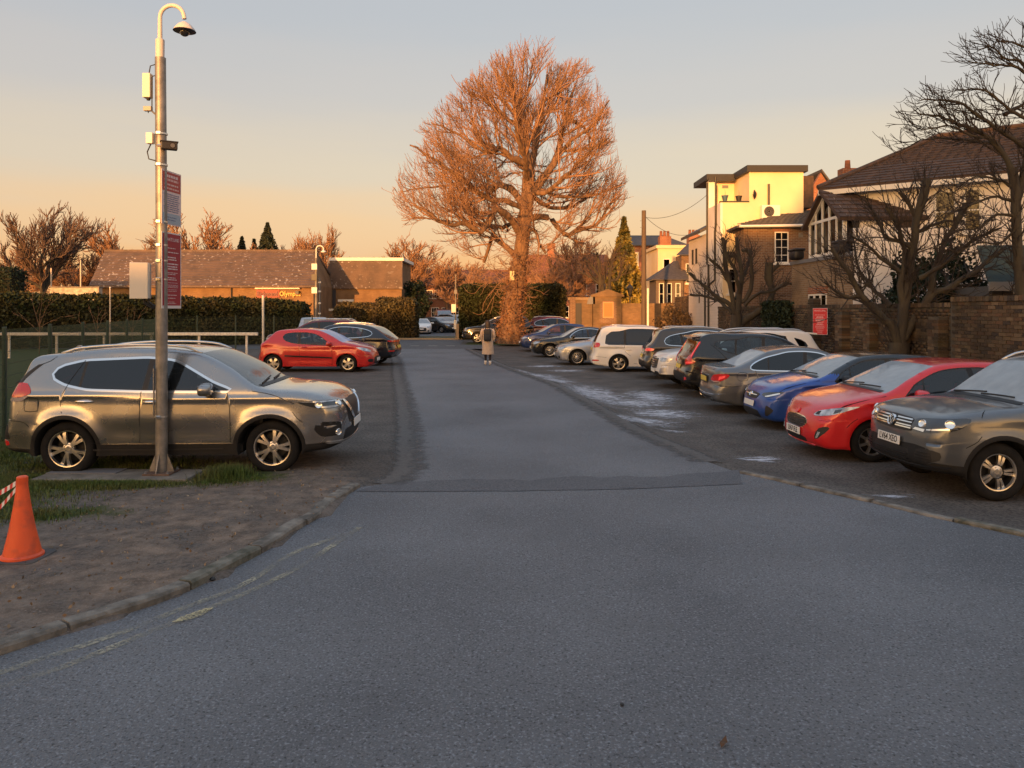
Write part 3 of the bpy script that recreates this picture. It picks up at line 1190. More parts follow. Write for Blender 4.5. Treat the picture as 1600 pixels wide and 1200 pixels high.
			# outward facing
			n_ = (top_[F[0][1]] - top_[F[0][0]]).cross(top_[F[0][2]] - top_[F[0][0]])
			if n_.dot(self.shoot(end, V[F[0][0]][0] * sg, V[F[0][0]][1])[1]) < 0:
				fs = [tuple(reversed(f)) for f in fs]
			me = np_mesh(name, [tuple(p) for p in vs], fs, True)
			me.set_sharp_from_angle(angle=0.7)
			me.materials.append(m)
			res.append(link(name, me, parent or self.root))
		return res

	def disc(self, name, end, p, z, r_, m, parent=None, off=0.012, mirror=True, sq=1.0, th_=0.012):
		"""Round lamp or badge standing on the shell."""
		res = []
		a = self.ang(end, p)
		for i, sg in enumerate((1, -1) if mirror else (1,)):
			h_, n_ = self.shoot(end, a * sg, z)
			mb = MB()
			mb.lathe([(0, th_ * 0.3), (r_ * 0.55, th_ * 0.2), (r_ * 0.8, th_ * 0.5), (r_ * 0.95, th_), (r_, th_ * 0.8), (r_, -0.02)], 18, 'z')
			me = mb.mesh(name, True, angle=0.8)
			q = n_.to_track_quat('Z', 'Y').to_euler()
			par = parent[i] if isinstance(parent, list) else (parent or self.root)
			res.append(link(name, me, par, m, h_ + n_ * off, q))
		return res

	def plate(self, end, z, txt=None, yellow=False, w=0.52, hgt=0.111, m=None, off=0.012):
		h_, n_ = self.shoot(end, 0.0, z)
		sgn = 1 if end == 'front' else -1
		b = MB().box(-0.006, 0.006, -w / 2, w / 2, -hgt / 2, hgt / 2)
		n2 = Vector((sgn, 0, max(0.0, min(0.25, n_.z)))).normalized()
		rot = n2.to_track_quat('X', 'Z').to_euler()
		o = b.obj('number_plate', m or (M['platey'] if yellow else M['platew']), self.root, bevel=0.004, loc=h_ + n2 * (off + 0.006), rot=rot)
		if txt:
			t = bpy.data.objects.new('plate_lettering', text_mesh(txt, 0.108, 0.0015, bold=0.001))
			COL.objects.link(t)
			if not t.data.materials:
				t.data.materials.append(M['ink'])
			t.parent = o
			t.location = (0.0075, 0, 0)
			t.rotation_euler = (R(90), 0, R(90))
			t.scale = (0.90, 1.06, 1)
		return o

	def mirrors(self, x, z, m, size=1.0):
		for sd in (1, -1):
			y = float(self.side_y(np.array([x]), np.array([z]))[0])
			mb = MB()
			n1, n2 = 12, 8
			vs = []
			for i in range(n2 + 1):
				v = -math.pi / 2 + math.pi * i / n2
				for j in range(n1):
					u = 2 * math.pi * j / n1
					f = lambda t, e: math.copysign(abs(t)**e, t)
					px = f(math.cos(v), 0.7) * f(math.cos(u), 0.7)
					py = f(math.cos(v), 0.7) * f(math.sin(u), 0.7)
					pz = f(math.sin(v), 0.7)
					px = px if px > -0.45 else -0.45
					vs.append((px * 0.09 * size, py * 0.125 * size, pz * 0.078 * size * (1 - 0.15 * py * sd)))
			fs = [(i * n1 + j, i * n1 + (j + 1) % n1, (i + 1) * n1 + (j + 1) % n1, (i + 1) * n1 + j) for i in range(n2) for j in range(n1)]
			mb.add(vs, fs)
			me = mb.mesh('door_mirror', True)
			dr = self.doors.get(('L' if sd > 0 else 'R', 0)) or self.root
			o = link('door_mirror', me, dr, m, (self.xc - x, sd * (y + 0.13 * size), z + 0.055))
			st = MB()
			st.tube([(self.xc - x + 0.03, sd * (y - 0.02), z - 0.03), (self.xc - x + 0.02, sd * (y + 0.06), z - 0.005), (self.xc - x + 0.01, sd * (y + 0.11), z + 0.02)], [0.03, 0.025, 0.025], 6)
			link('mirror_stalk', st.mesh('mirror_stalk', True), dr, M['black'])

	def handles(self, spots, m, ln=0.19):
		for k, (x, z) in enumerate(spots):
			for sd in (1, -1):
				xs = np.linspace(x, x + ln, 6)
				P = self.side_pts(np.stack([xs, np.full(6, z)], 1), sd, 0.0)
				nrm = np.array([0, sd * 1.0, 0.1])
				of = np.array([0.0, 0.022, 0.032, 0.032, 0.022, 0.0])
				pts = P + nrm * of[:, None]
				mb = MB().tube([tuple(p) for p in pts], [0.013, 0.017, 0.019, 0.019, 0.017, 0.013], 8)
				cup = MB()
				xa = np.linspace(x + 0.05, x + 0.14, 6)
				dr = self.doors.get(('L' if sd > 0 else 'R', k)) or self.root
				link('handle', mb.mesh('handle', True), dr, m)

	def rails(self, x0, x1, m, zoff=0.035, inset=0.03):
		for sd in (1, -1):
			k = (self.out[:, 0] >= x0) & (self.out[:, 0] <= x1) & (self.out[:, 1] > self.sp['H'] - 0.35)
			P = self.out[k]
			P = P[np.argsort(P[:, 0])]
			P = P[::2]
			y = self.side_y(P[:, 0], P[:, 1]) - inset
			t = np.linspace(0, 1, len(P))
			lift = zoff * np.clip(np.minimum(t, 1 - t) * 9, -0.3, 1)
			v = self.fin(self.warp(np.stack([P[:, 0], y * sd, P[:, 1] + lift], 1)))
			MB().tube([tuple(p) for p in v], 0.018, 8).obj('roof_rail', m, self.root, smooth=True)

	def wipers(self):
		s = self.sp
		k0, k1 = self.kidx[s['k_cowl']], self.kidx[s['k_wst']]
		a, b = self.out[k0], self.out[k1]
		for y0, y1 in ((0.62, 0.02), (0.05, -0.5)):
			y0 *= s['drive'] * -1
			y1 *= s['drive'] * -1
			pts = []
			for t in np.linspace(0, 1, 6):
				y = y0 + (y1 - y0) * t
				u = 0.06 + 0.07 * t
				o = Vector((self.xc - (a[0] + (b[0] - a[0]) * u), y, a[1] + (b[1] - a[1]) * u + 0.6))
				hit = self.bvh.ray_cast(o, Vector((0, 0, -1)), 2)[0]
				if hit:
					pts.append(hit + Vector((0.01, 0, 0.018)))
			if len(pts) > 2:
				MB().tube(pts, 0.011, 6).obj('wiper', M['black'], self.root)
		# dark scuttle strip at the foot of the windscreen
		mb = MB()
		vs = []
		for t in np.linspace(-0.9, 0.9, 13):
			y = t * self.W / 2 * 0.86
			for dx in (-0.04, 0.03):
				u = Vector((self.xc - (a[0] + dx + s['cw'] * (abs(t)**2) * 0.8), y, a[1] + 0.8))
				hit = self.bvh.ray_cast(u, Vector((0, 0, -1)), 2)[0] or u
				vs.append(hit + Vector((0, 0, 0.006)))
		mb.add(vs, [(2 * i, 2 * i + 1, 2 * i + 3, 2 * i + 2) for i in range(12)])
		mb.obj('scuttle', M['black'], self.root, fix=False)

	def strip_line(self, x, name='bonnet_gap'):
		pass

	def sidebar(self, name, line, w, m, off=0.008):
		for sd in (1, -1):
			d_ = catmull(np.c_[np.array(line), np.zeros(len(line))], 0.05)[0][:, :2]
			tn = np.gradient(d_, axis=0)
			nn = np.stack([-tn[:, 1], tn[:, 0]], 1)
			nn /= np.linalg.norm(nn, axis=1)[:, None] + 1e-9
			a = self.side_pts(d_ + nn * w / 2, sd, off)
			b = self.side_pts(d_ - nn * w / 2, sd, off)
			a0 = self.side_pts(d_ + nn * w / 2, sd, -0.01)
			b0 = self.side_pts(d_ - nn * w / 2, sd, -0.01)
			k = len(a)
			vs = list(a0) + list(a) + list(b) + list(b0)
			fs = [(r_ * k + i, r_ * k + i + 1, (r_ + 1) * k + i + 1, (r_ + 1) * k + i) for r_ in range(3) for i in range(k - 1)]
			me = np_mesh(name, vs, fs, False)
			me.materials.append(m)
			link(name, me, self.root)

	def side_plate(self, name, poly, m, off=0.004, step=0.04, only=None):
		"""Flat panel on the flank: filler cap, tail lamp wrap, badge."""
		D = []
		for i in range(len(poly)):
			a, b = np.array(poly[i], float), np.array(poly[(i + 1) % len(poly)], float)
			k = max(1, int(np.linalg.norm(b - a) / step))
			D += [tuple(a + (b - a) * t / k) for t in range(k)]
		A = np.array(D)
		g = np.array([(a, z) for a in np.arange(A[:, 0].min(), A[:, 0].max(), step) for z in np.arange(A[:, 1].min(), A[:, 1].max(), step)])
		g = g[pip(g, A)] if len(g) else g
		pts = D + [tuple(p) for p in g]
		r_ = delaunay_2d_cdt([Vector(p) for p in pts], [(i, (i + 1) % len(D)) for i in range(len(D))], [], 1, 1e-5)
		V = np.array([tuple(p) for p in r_[0]])
		F = [list(f) for f in r_[2]]
		cc = np.array([V[f].mean(0) for f in F])
		F = [f for f, k in zip(F, pip(cc, D)) if k]
		for sd in (1, -1):
			if only and sd != only:
				continue
			P = self.side_pts(V, sd, off)
			me = np_mesh(name, P, F if sd < 0 else [f[::-1] for f in F], True)
			me.materials.append(m)
			link(name, me, self.root)

	def place(self, x, y, rz, z=0.0):
		self.root.location = (x, y, z)
		self.root.rotation_euler = (0, 0, rz)
		return self

DEFAULT = dict(roofw=0.79, sill=0.3, bottom=0.24, belt=0.95, tf=0.10, tfl=0.75, tr=0.07, trl=0.8, flare=0.022, shoulder=0.02, cf=0.17, cr=0.13, cw=0.06, cwx=1.4,
			   ring=0.0, clad_z=0.0, clad_f=0.0, clad_r=0.0, trimw=0.018, trim_m=None, pillar_m=None, roof_m=None, screen_m=None, rearglass_m=None, bumpf=None, bumpr=None,
			   tw=0.215, winset=0.035, rim='five', rim_m=None, px0=0.9, vg=0.93, gapw=0.008, drive=1, k_hood=6, doorz=0.34, soft=2, gap=.088)

# ------------------------------------------------------------------ paints
def paint(name, col, metal=0.6, rough=0.32, coat=1.0, cr=.09):
	return mat('paint_' + name, col, rough, metal, coat, coatr=cr, rough2=rough + 0.12, scale=2.2)

PT = {
	'grey': paint('warm_grey', (0.33, 0.32, 0.31), 0.85, 0.19, 1.0, .03),
	'greyblue': paint('slate_grey', (0.14, 0.148, 0.155), 0.75, 0.33),
	'silvergrey': paint('mid_grey', (0.16, 0.165, 0.17), 0.75, 0.34),
	'red': paint('bright_red', (0.62, 0.012, 0.014), 0.15, 0.3),
	'red2': paint('scarlet', (0.50, 0.016, 0.014), 0.15, 0.3),
	'navy': paint('navy', (0.008, 0.012, 0.022), 0.3, 0.25),
	'black': paint('black', (0.008, 0.009, 0.010), 0.2, 0.22),
	'blue': paint('blue', (0.018, 0.075, 0.34), 0.45, 0.3),
	'deepblue': paint('deep_blue', (0.012, 0.035, 0.14), 0.45, 0.3),
	'white': paint('white', (0.80, 0.77, 0.72), 0.0, 0.35),
	'silver': paint('silver', (0.48, 0.49, 0.50), 0.8, 0.34),
	'darkgrey': paint('dark_grey', (0.055, 0.05, 0.045), 0.6, 0.32),
	'maroon': paint('maroon', (0.12, 0.008, 0.012), 0.3, 0.3),
	'vanred': paint('van_red', (0.16, 0.014, 0.012), 0.1, 0.4),
}

SUV_A = dict(  # the tall estate at the left
	L=4.61, W=1.82, H=1.69, xf=.965, wb=2.69, wr=0.357, rr=0.245, ra=0.405, rim='vee5', tw=0.225, belt=1.13, sill=0.42, bottom=0.265, roofw=0.755,
	top=[(.58, .28, .05), (.06, .36, .10), (0, .47, .14), (0, .72, .16), (.03, .87, .14), (.125, .98, .12), (.28, 1.045, .11), (.62, 1.105, .10), (1.12, 1.16, .09),
		 (1.53, 1.42, .085), (1.97, 1.615, .09), (2.3, 1.67, .10), (2.8, 1.69, .11), (3.4, 1.67, .11), (3.87, 1.615, .10), (4.2, 1.55, .06), (4.33, 1.33, .09), (4.44, 1.17, .10),
		 (4.53, .99, .13), (4.56, .74, .14), (4.61, .52, .12), (4.57, .36, .08), (4.18, .29, .05)],
	k_hood=5, k_cowl=8, k_wst=10, k_roofr=15, k_rgb=17, cwx=1.6, cw=.06,
	dlo=[(1.50, 1.125), (2.68, 1.135), (3.4, 1.16), (3.70, 1.225), (3.90, 1.33), (3.82, 1.435), (3.5, 1.515), (2.66, 1.55), (2.28, 1.51), (1.86, 1.30)], trimw=0.03,
	pillars=[(2.64, 2.60, 0.07), (3.50, 3.46, 0.035)],
	lines=[[(1.50, 1.10), (1.46, .9), (1.45, .44)], [(2.68, 1.12), (2.69, .8), (2.70, .43)], [(3.49, 1.53), (3.66, 1.19), (3.72, .95), (3.69, .84)], [(1.45, .44), (2.7, .43), (3.33, .44)],
		   [(4.53, .74), (4.2, .71), (4.13, .66)], [(.55, .70), (.62, .76), (.68, .84)],
		   [(4.01, .87), (4.2, .87), (4.21, .88), (4.21, 1.02), (4.2, 1.03), (4.02, 1.03), (4.01, 1.02), (4.01, .87)], [(.66, .95), (.95, 1.07), (1.2, 1.12)], [(3.88, 1.58), (3.95, 1.52), (4.08, 1.47)]],
	doors=[([(1.45, .44), (1.46, .9), (1.50, 1.12)], [(2.70, .43), (2.68, 1.15)]), ([(2.70, .43), (2.68, 1.15)], [(3.3, .44), (3.69, .84), (3.72, .95), (3.66, 1.19)])],
	ring=0.055, clad_z=0.42, clad_f=0.40, clad_r=0.36, bumpf=(0.66, 0.72), bumpr=(0.75, 0.68), glass=[None], soft=1, gap=9, flare=0.03, doorz=0.42)

HATCH3 = dict(gap=9,   # three-door hatchback
	L=4.08, W=1.72, H=1.49, xf=.88, wb=2.58, wr=.305, rr=.205, ra=.345, rim='star5', tw=.2, belt=1.0, sill=.28, bottom=.2, roofw=.785,
	top=[(.5, .17, .05), (.08, .22, .09), (.0, .36, .13), (.02, .55, .15), (.08, .68, .13), (.2, .81, .11), (.45, .91, .10), (.85, 1.0, .09), (1.02, 1.03, .085),
		 (1.45, 1.26, .08), (1.9, 1.43, .09), (2.33, 1.485, .11), (2.97, 1.465, .11), (3.40, 1.40, .08), (3.62, 1.22, .09), (3.80, 1.05, .1),
		 (3.96, .96, .12), (4.02, .70, .14), (4.08, .48, .12), (4.06, .31, .08), (3.75, .2, .05)],
	k_hood=4, k_cowl=8, k_wst=10, k_roofr=13, k_rgb=15, cwx=1.4, cw=.06,
	dlo=[(1.42, .93), (2.0, .955), (2.55, .985), (2.85, 1.02), (3.14, 1.12), (3.21, 1.23), (3.08, 1.33), (2.6, 1.36), (2.2, 1.35), (1.9, 1.27), (1.65, 1.12)], dlo_smooth=0,
	pillars=[(2.55, 2.58, .085)], lines=[[(1.42, .91), (1.36, .7), (1.36, .27)], [(2.56, .97), (2.54, .7), (2.50, .27)], [(1.36, .27), (2.5, .27)], [(.45, .52), (.55, .6), (.6, .66)], [(3.99, .52), (3.82, .5)]],
	doors=[([(1.36, .27), (1.36, .7), (1.42, .95)], [(2.50, .27), (2.54, .7), (2.56, 1.0)])], bumpf=(.58, .6), bumpr=(.55, .5), doorz=.27, ring=0)

HATCH5 = dict(
	L=4.06, W=1.74, H=1.475, xf=.83, wb=2.49, wr=.312, rr=.205, ra=.352, rim='seven', tw=.2, belt=1.0, sill=.28, bottom=.19, roofw=.785,
	top=[(.5, .18, .05), (.08, .20, .09), (.0, .30, .13), (.01, .52, .16), (.06, .67, .15), (.17, .79, .13), (.50, .91, .11), (.85, .99, .10), (1.02, 1.025, .085),
		 (1.42, 1.23, .08), (1.86, 1.415, .09), (2.3, 1.47, .11), (2.9, 1.46, .11), (3.42, 1.38, .08), (3.62, 1.2, .09), (3.80, 1.02, .1),
		 (3.95, .90, .12), (3.99, .70, .14), (4.06, .5, .12), (4.03, .30, .08), (3.7, .2, .05)],
	k_hood=5, k_cowl=8, k_wst=10, k_roofr=13, k_rgb=15, cwx=1.4, cw=.06, cf=0.20, tf=0.12,
	dlo=[(1.28, .945), (1.9, .975), (2.5, 1.0), (3.05, 1.03), (3.42, 1.10), (3.40, 1.16), (3.05, 1.31), (2.6, 1.36), (2.2, 1.36), (1.9, 1.29), (1.6, 1.14)],
	pillars=[(1.57, 1.60, .03), (2.42, 2.36, .085)], lines=[[(1.28, .93), (1.23, .7), (1.24, .28)], [(2.44, .98), (2.45, .7), (2.43, .27)], [(3.15, 1.02), (3.12, .8), (2.98, .66)], [(1.24, .28), (2.43, .27), (2.93, .28)],
		   [(.1, .70), (.3, .80), (.62, .9), (1.0, .985)], [(.42, .52), (.52, .62), (.58, .66)], [(3.98, .55), (3.75, .52)]],
	doors=[([(1.24, .28), (1.23, .7), (1.28, .96)], [(2.43, .27), (2.45, .7), (2.44, 1.0)]), ([(2.43, .27), (2.45, .7), (2.44, 1.0)], [(2.95, .28), (3.12, .8), (3.15, 1.04)])],
	bumpf=(.60, .62), bumpr=(.58, .52), doorz=.27)

SUV_B = dict(  # boxy compact SUV
	L=4.43, W=1.81, H=1.69, xf=.84, wb=2.6, wr=.345, rr=.222, ra=.392, rim='double5', tw=.225, belt=1.06, sill=.36, bottom=.26, roofw=.80,
	top=[(.5, .30, .05), (.06, .35, .09), (0, .42, .12), (.005, .62, .15), (.03, .80, .14), (.10, .93, .12), (.42, 1.02, .11), (.85, 1.085, .10), (1.20, 1.125, .085),
		 (1.54, 1.36, .08), (1.90, 1.58, .09), (2.25, 1.665, .11), (3.0, 1.68, .11), (3.72, 1.60, .08), (3.92, 1.38, .09), (4.08, 1.17, .1),
		 (4.28, 1.06, .12), (4.34, .80, .14), (4.43, .6, .12), (4.40, .40, .08), (3.95, .30, .05)],
	k_hood=5, k_cowl=8, k_wst=10, k_roofr=13, k_rgb=15, cwx=1.4, cw=.06, cf=0.17,
	dlo=[(1.36, 1.065), (2.2, 1.085), (3.1, 1.10), (3.65, 1.13), (3.74, 1.2), (3.62, 1.40), (3.2, 1.51), (2.6, 1.54), (2.2, 1.53), (1.85, 1.43)],
	pillars=[(2.35, 2.32, .08), (3.15, 3.2, .07)], lines=[[(1.36, 1.05), (1.33, .8), (1.34, .38)], [(2.36, 1.07), (2.37, .8), (2.37, .37)], [(3.22, 1.09), (3.18, .9), (3.08, .7)], [(1.34, .38), (2.37, .37), (3.0, .38)],
		   [(.42, .64), (.55, .72), (.6, .78)], [(.62, .99), (.66, 1.04), (.7, 1.08)], [(4.3, .66), (4.05, .62)]],
	doors=[([(1.34, .38), (1.33, .8), (1.36, 1.08)], [(2.37, .37), (2.36, 1.1)]), ([(2.37, .37), (2.36, 1.1)], [(3.02, .38), (3.18, .9), (3.22, 1.12)])],
	ring=.055, clad_z=.40, clad_f=.42, clad_r=.46, bumpf=(.66, .72), bumpr=(.68, .62), doorz=.38)

SALOON = dict(
	L=4.69, W=1.81, H=1.44, xf=.82, wb=2.84, wr=.325, rr=.225, ra=.365, rim='five', tw=.22, belt=.945, sill=.28, bottom=.19, roofw=.785,
	top=[(.45, .18, .05), (.08, .2, .09), (0, .32, .13), (.0, .54, .16), (.05, .68, .14), (.16, .77, .12), (.8, .90, .10), (1.25, .96, .10), (1.45, .985, .085),
		 (1.8, 1.18, .08), (2.2, 1.375, .09), (2.6, 1.435, .11), (3.05, 1.42, .11), (3.45, 1.335, .085), (3.82, 1.15, .09), (4.10, 1.03, .09),
		 (4.42, 1.0, .09), (4.60, .965, .08), (4.64, .86, .12), (4.65, .66, .15), (4.69, .5, .12), (4.66, .30, .08), (4.25, .2, .05)],
	k_hood=5, k_cowl=8, k_wst=10, k_roofr=13, k_rgb=15, cwx=1.7, cw=.06, cf=.20, cr=.17,
	dlo=[(1.70, .93), (2.6, .945), (3.3, .955), (3.72, .965), (3.88, .98), (3.78, 1.09), (3.5, 1.22), (3.05, 1.325), (2.6, 1.345), (2.3, 1.30), (2.0, 1.15)], trimw=.022,
	pillars=[(2.68, 2.62, .08), (3.46, 3.42, .03)], lines=[[(1.68, .92), (1.63, .7), (1.64, .28)], [(2.70, .93), (2.72, .7), (2.70, .28)], [(3.74, .95), (3.70, .8), (3.55, .64), (3.35, .45), (3.27, .3)], [(1.64, .28), (2.7, .28), (3.27, .28)],
		   [(4.62, .60), (4.3, .60), (4.05, .62)], [(.42, .5), (.52, .6)], [(3.93, .74), (4.1, .73), (4.13, .75), (4.15, .86), (4.13, .89), (3.95, .9), (3.92, .88), (3.91, .77), (3.93, .74)]],
	doors=[([(1.64, .28), (1.63, .7), (1.68, .95)], [(2.70, .28), (2.72, .7), (2.70, .96)]), ([(2.70, .28), (2.72, .7), (2.70, .96)], [(3.27, .28), (3.55, .64), (3.70, .8), (3.74, .97)])],
	bumpf=(.58, .6), bumpr=(.6, .62), doorz=.28)

MPV = dict(
	soft=0, L=4.85, W=1.9, H=1.73, xf=.93, wb=2.92, wr=.335, rr=.225, ra=.375, rim='vee5', tw=.225, belt=1.03, sill=.32, bottom=.22, roofw=.80,
	top=[(.5, .22, .05), (.06, .26, .09), (0, .36, .13), (0, .6, .16), (.05, .76, .14), (.2, .9, .12), (.5, .99, .11), (.8, 1.06, .10), (1.0, 1.11, .085),
		 (1.5, 1.40, .08), (2.0, 1.61, .09), (2.5, 1.70, .11), (3.3, 1.73, .12), (4.42, 1.66, .08), (4.58, 1.40, .09), (4.70, 1.13, .1),
		 (4.76, .95, .12), (4.78, .7, .14), (4.85, .5, .12), (4.82, .32, .08), (4.4, .23, .05)],
	k_hood=5, k_cowl=8, k_wst=10, k_roofr=13, k_rgb=15, cwx=1.5, cw=.06, cr=.10,
	dlo=[(1.5, 1.03), (2.4, 1.04), (3.2, 1.05), (4.2, 1.06), (4.34, 1.10), (4.28, 1.40), (4.1, 1.53), (3.3, 1.58), (2.6, 1.57), (2.25, 1.49), (1.8, 1.24)],
	pillars=[(1.80, 1.84, .04), (2.62, 2.58, .09), (3.62, 3.60, .09)], lines=[[(1.5, 1.01), (1.46, .8), (1.47, .33)], [(2.63, 1.02), (2.64, .33)], [(3.64, 1.03), (3.62, .8), (3.42, .62)], [(1.47, .33), (2.64, .32), (3.3, .33)],
		   [(3.64, .93), (4.6, .93)], [(4.74, .6), (4.3, .56)], [(.42, .5), (.55, .62)]],
	doors=[([(1.47, .33), (1.46, .8), (1.5, 1.04)], [(2.64, .33), (2.63, 1.05)]), ([(2.64, .33), (2.63, 1.05)], [(3.35, .33), (3.62, .8), (3.64, 1.05)])],
	bumpf=(.58, .62), bumpr=(.60, .58), doorz=.33)

SUV_C = dict(SUV_B, gap=.1, L=4.44, W=1.86, H=1.655, xf=.90, wb=2.7, wr=.36, rr=.25, ra=.40, rim='five', belt=1.10, roofw=.79,  # chunky SUV with a rising waist
	top=[(.46, .30, .05), (.06, .34, .09), (0, .42, .12), (.0, .62, .15), (.02, .82, .14), (.09, .95, .12), (.42, 1.03, .11), (.8, 1.08, .10), (1.1, 1.13, .085),
		 (1.48, 1.36, .08), (1.88, 1.56, .09), (2.3, 1.64, .11), (3.0, 1.655, .11), (3.95, 1.56, .06), (4.05, 1.36, .09), (4.20, 1.15, .1),
		 (4.33, 1.02, .12), (4.37, .80, .14), (4.44, .62, .12), (4.41, .42, .08), (4.05, .32, .05)],
	cwx=1.45,
	dlo=[(1.42, 1.06), (2.2, 1.08), (2.9, 1.10), (3.25, 1.17), (3.68, 1.36), (3.62, 1.44), (3.2, 1.49), (2.6, 1.52), (2.25, 1.505), (1.9, 1.40)],
	pillars=[(2.4, 2.36, .09), (3.12, 3.06, .05)],
	lines=[[(1.42, 1.05), (1.38, .8), (1.39, .42)], [(2.42, 1.07), (2.42, .42)], [(3.72, 1.38), (3.42, 1.1), (3.30, .9), (3.2, .75)], [(1.39, .42), (2.42, .41), (3.1, .42)], [(4.3, .72), (4.0, .68)], [(.42, .64), (.55, .72)]],
	doors=[([(1.39, .42), (1.38, .8), (1.42, 1.08)], [(2.42, .42), (2.42, 1.12)]), ([(2.42, .42), (2.42, 1.12)], [(3.1, .42), (3.30, .9), (3.42, 1.1)])], doorz=.42, clad_z=.42)

SUV_COUPE = dict(SUV_B, gap=9, L=4.70, W=1.92, H=1.61, xf=.88, wb=2.81, wr=.37, rr=.27, ra=.41, rim='five', belt=1.07, roofw=.76, ring=0, clad_z=.30, clad_f=.3, clad_r=.38,
	top=[(.43, .26, .05), (.08, .28, .09), (0, .4, .13), (0, .6, .16), (.05, .76, .15), (.18, .88, .13), (.6, 1.0, .11), (.95, 1.06, .10), (1.25, 1.10, .085),
		 (1.62, 1.32, .08), (2.05, 1.53, .09), (2.5, 1.60, .11), (3.1, 1.595, .11), (3.85, 1.47, .07), (4.2, 1.26, .09), (4.46, 1.10, .1),
		 (4.60, 1.0, .12), (4.63, .82, .15), (4.70, .6, .13), (4.66, .4, .08), (4.2, .28, .05)],
	cwx=1.6,
	dlo=[(1.55, 1.04), (2.4, 1.06), (3.2, 1.09), (3.75, 1.14), (3.93, 1.22), (3.8, 1.32), (3.4, 1.43), (2.9, 1.485), (2.5, 1.485), (2.15, 1.42), (1.85, 1.26)],
	pillars=[(2.55, 2.5, .09), (3.4, 3.45, .05)],
	lines=[[(1.55, 1.03), (1.5, .8), (1.5, .36)], [(2.56, 1.05), (2.57, .36)], [(3.62, 1.12), (3.5, .9), (3.3, .65)], [(1.5, .36), (2.57, .35), (3.2, .36)], [(4.62, .68), (4.3, .64)]],
	doors=[([(1.5, .36), (1.5, .8), (1.55, 1.06)], [(2.57, .36), (2.56, 1.08)]), ([(2.57, .36), (2.56, 1.08)], [(3.2, .36), (3.5, .9), (3.62, 1.13)])], doorz=.35, tr=.10, cr=.18)

SUV_L = dict(SUV_B, L=4.72, W=1.90, H=1.67, xf=.92, wb=2.82, wr=.36, rr=.25, ra=.40, belt=1.07,
	top=[(.5, .30, .05), (.06, .34, .09), (0, .42, .12), (.0, .62, .15), (.03, .82, .14), (.12, .95, .12), (.45, 1.04, .11), (.9, 1.10, .10), (1.2, 1.14, .085),
		 (1.58, 1.37, .08), (2.0, 1.57, .09), (2.4, 1.65, .11), (3.2, 1.67, .11), (4.12, 1.58, .06), (4.26, 1.38, .09), (4.42, 1.16, .1),
		 (4.58, 1.04, .12), (4.62, .80, .14), (4.72, .6, .12), (4.69, .40, .08), (4.2, .30, .05)],
	cwx=1.5,
	dlo=[(1.5, 1.06), (2.4, 1.08), (3.3, 1.10), (4.0, 1.14), (4.10, 1.22), (3.98, 1.38), (3.5, 1.50), (2.8, 1.535), (2.35, 1.515), (2.0, 1.42)],
	pillars=[(2.55, 2.5, .09), (3.42, 3.5, .08)],
	lines=[[(1.5, 1.05), (1.46, .8), (1.47, .40)], [(2.56, 1.07), (2.57, .40)], [(3.48, 1.1), (3.42, .9), (3.3, .7)], [(1.47, .40), (2.57, .39), (3.2, .40)], [(4.6, .68), (4.3, .63)]],
	doors=[([(1.47, .40), (1.46, .8), (1.5, 1.08)], [(2.57, .40), (2.56, 1.1)]), ([(2.57, .40), (2.56, 1.1)], [(3.2, .40), (3.42, .9), (3.48, 1.12)])])

COUPE = dict(HATCH5, L=4.19, W=1.83, H=1.35, xf=.86, wb=2.5, wr=.325, rr=.23, ra=.36, belt=.92, roofw=.68, rim='five',
	top=[(.46, .16, .05), (.08, .19, .09), (0, .3, .13), (.0, .5, .16), (.06, .64, .15), (.2, .72, .13), (.6, .82, .11), (.95, .89, .10), (1.2, .925, .085),
		 (1.6, 1.12, .08), (2.0, 1.29, .09), (2.4, 1.345, .11), (2.8, 1.32, .11), (3.2, 1.2, .08), (3.5, 1.06, .09), (3.8, .92, .1),
		 (4.05, .86, .12), (4.1, .68, .14), (4.19, .5, .12), (4.16, .3, .08), (3.8, .2, .05)],
	dlo=[(1.5, .88), (2.2, .9), (2.9, .92), (3.3, .96), (3.2, 1.05), (2.8, 1.2), (2.4, 1.245), (2.1, 1.2), (1.8, 1.06)], pillars=[(2.75, 2.72, .08)], cwx=1.5,
	lines=[[(1.5, .86), (1.45, .28)], [(2.75, .9), (2.76, .28)]], doors=[([(1.45, .28), (1.5, .9)], [(2.76, .28), (2.75, .93)])])

VAN = dict(MPV, L=4.95, W=1.95, H=1.97, belt=1.15, roofw=.86, xf=.95, wb=3.0,
	top=[(.5, .22, .05), (.06, .26, .09), (0, .36, .13), (0, .65, .14), (.05, .85, .12), (.15, 1.02, .10), (.5, 1.13, .10), (.8, 1.2, .09), (.95, 1.24, .08),
		 (1.3, 1.58, .08), (1.65, 1.85, .09), (2.1, 1.95, .08), (3.3, 1.97, .08), (4.75, 1.95, .06), (4.85, 1.6, .05), (4.9, 1.2, .05),
		 (4.92, .95, .06), (4.93, .7, .07), (4.95, .5, .07), (4.93, .32, .06), (4.5, .24, .05)],
	dlo=[(1.2, 1.15), (1.9, 1.15), (2.0, 1.2), (2.0, 1.7), (1.7, 1.7)], pillars=[], lines=[[(2.05, .33), (2.05, 1.8)]], doors=[([(1.2, .33), (1.2, 1.17)], [(2.05, .33), (2.05, 1.17)])])

def std_handles(c, m, spots):
	c.handles(spots, m)

def grille_bars(c, y, zs, m, end='front', w=0.018, off=0.018):
	for z in zs:
		c.patch('grille_bar', end, [(('f', -y), z - w / 2), (('f', y), z - w / 2), (('f', y), z + w / 2), (('f', -y), z + w / 2)], m, off, mirror=False, inset=None, depth=0.0)

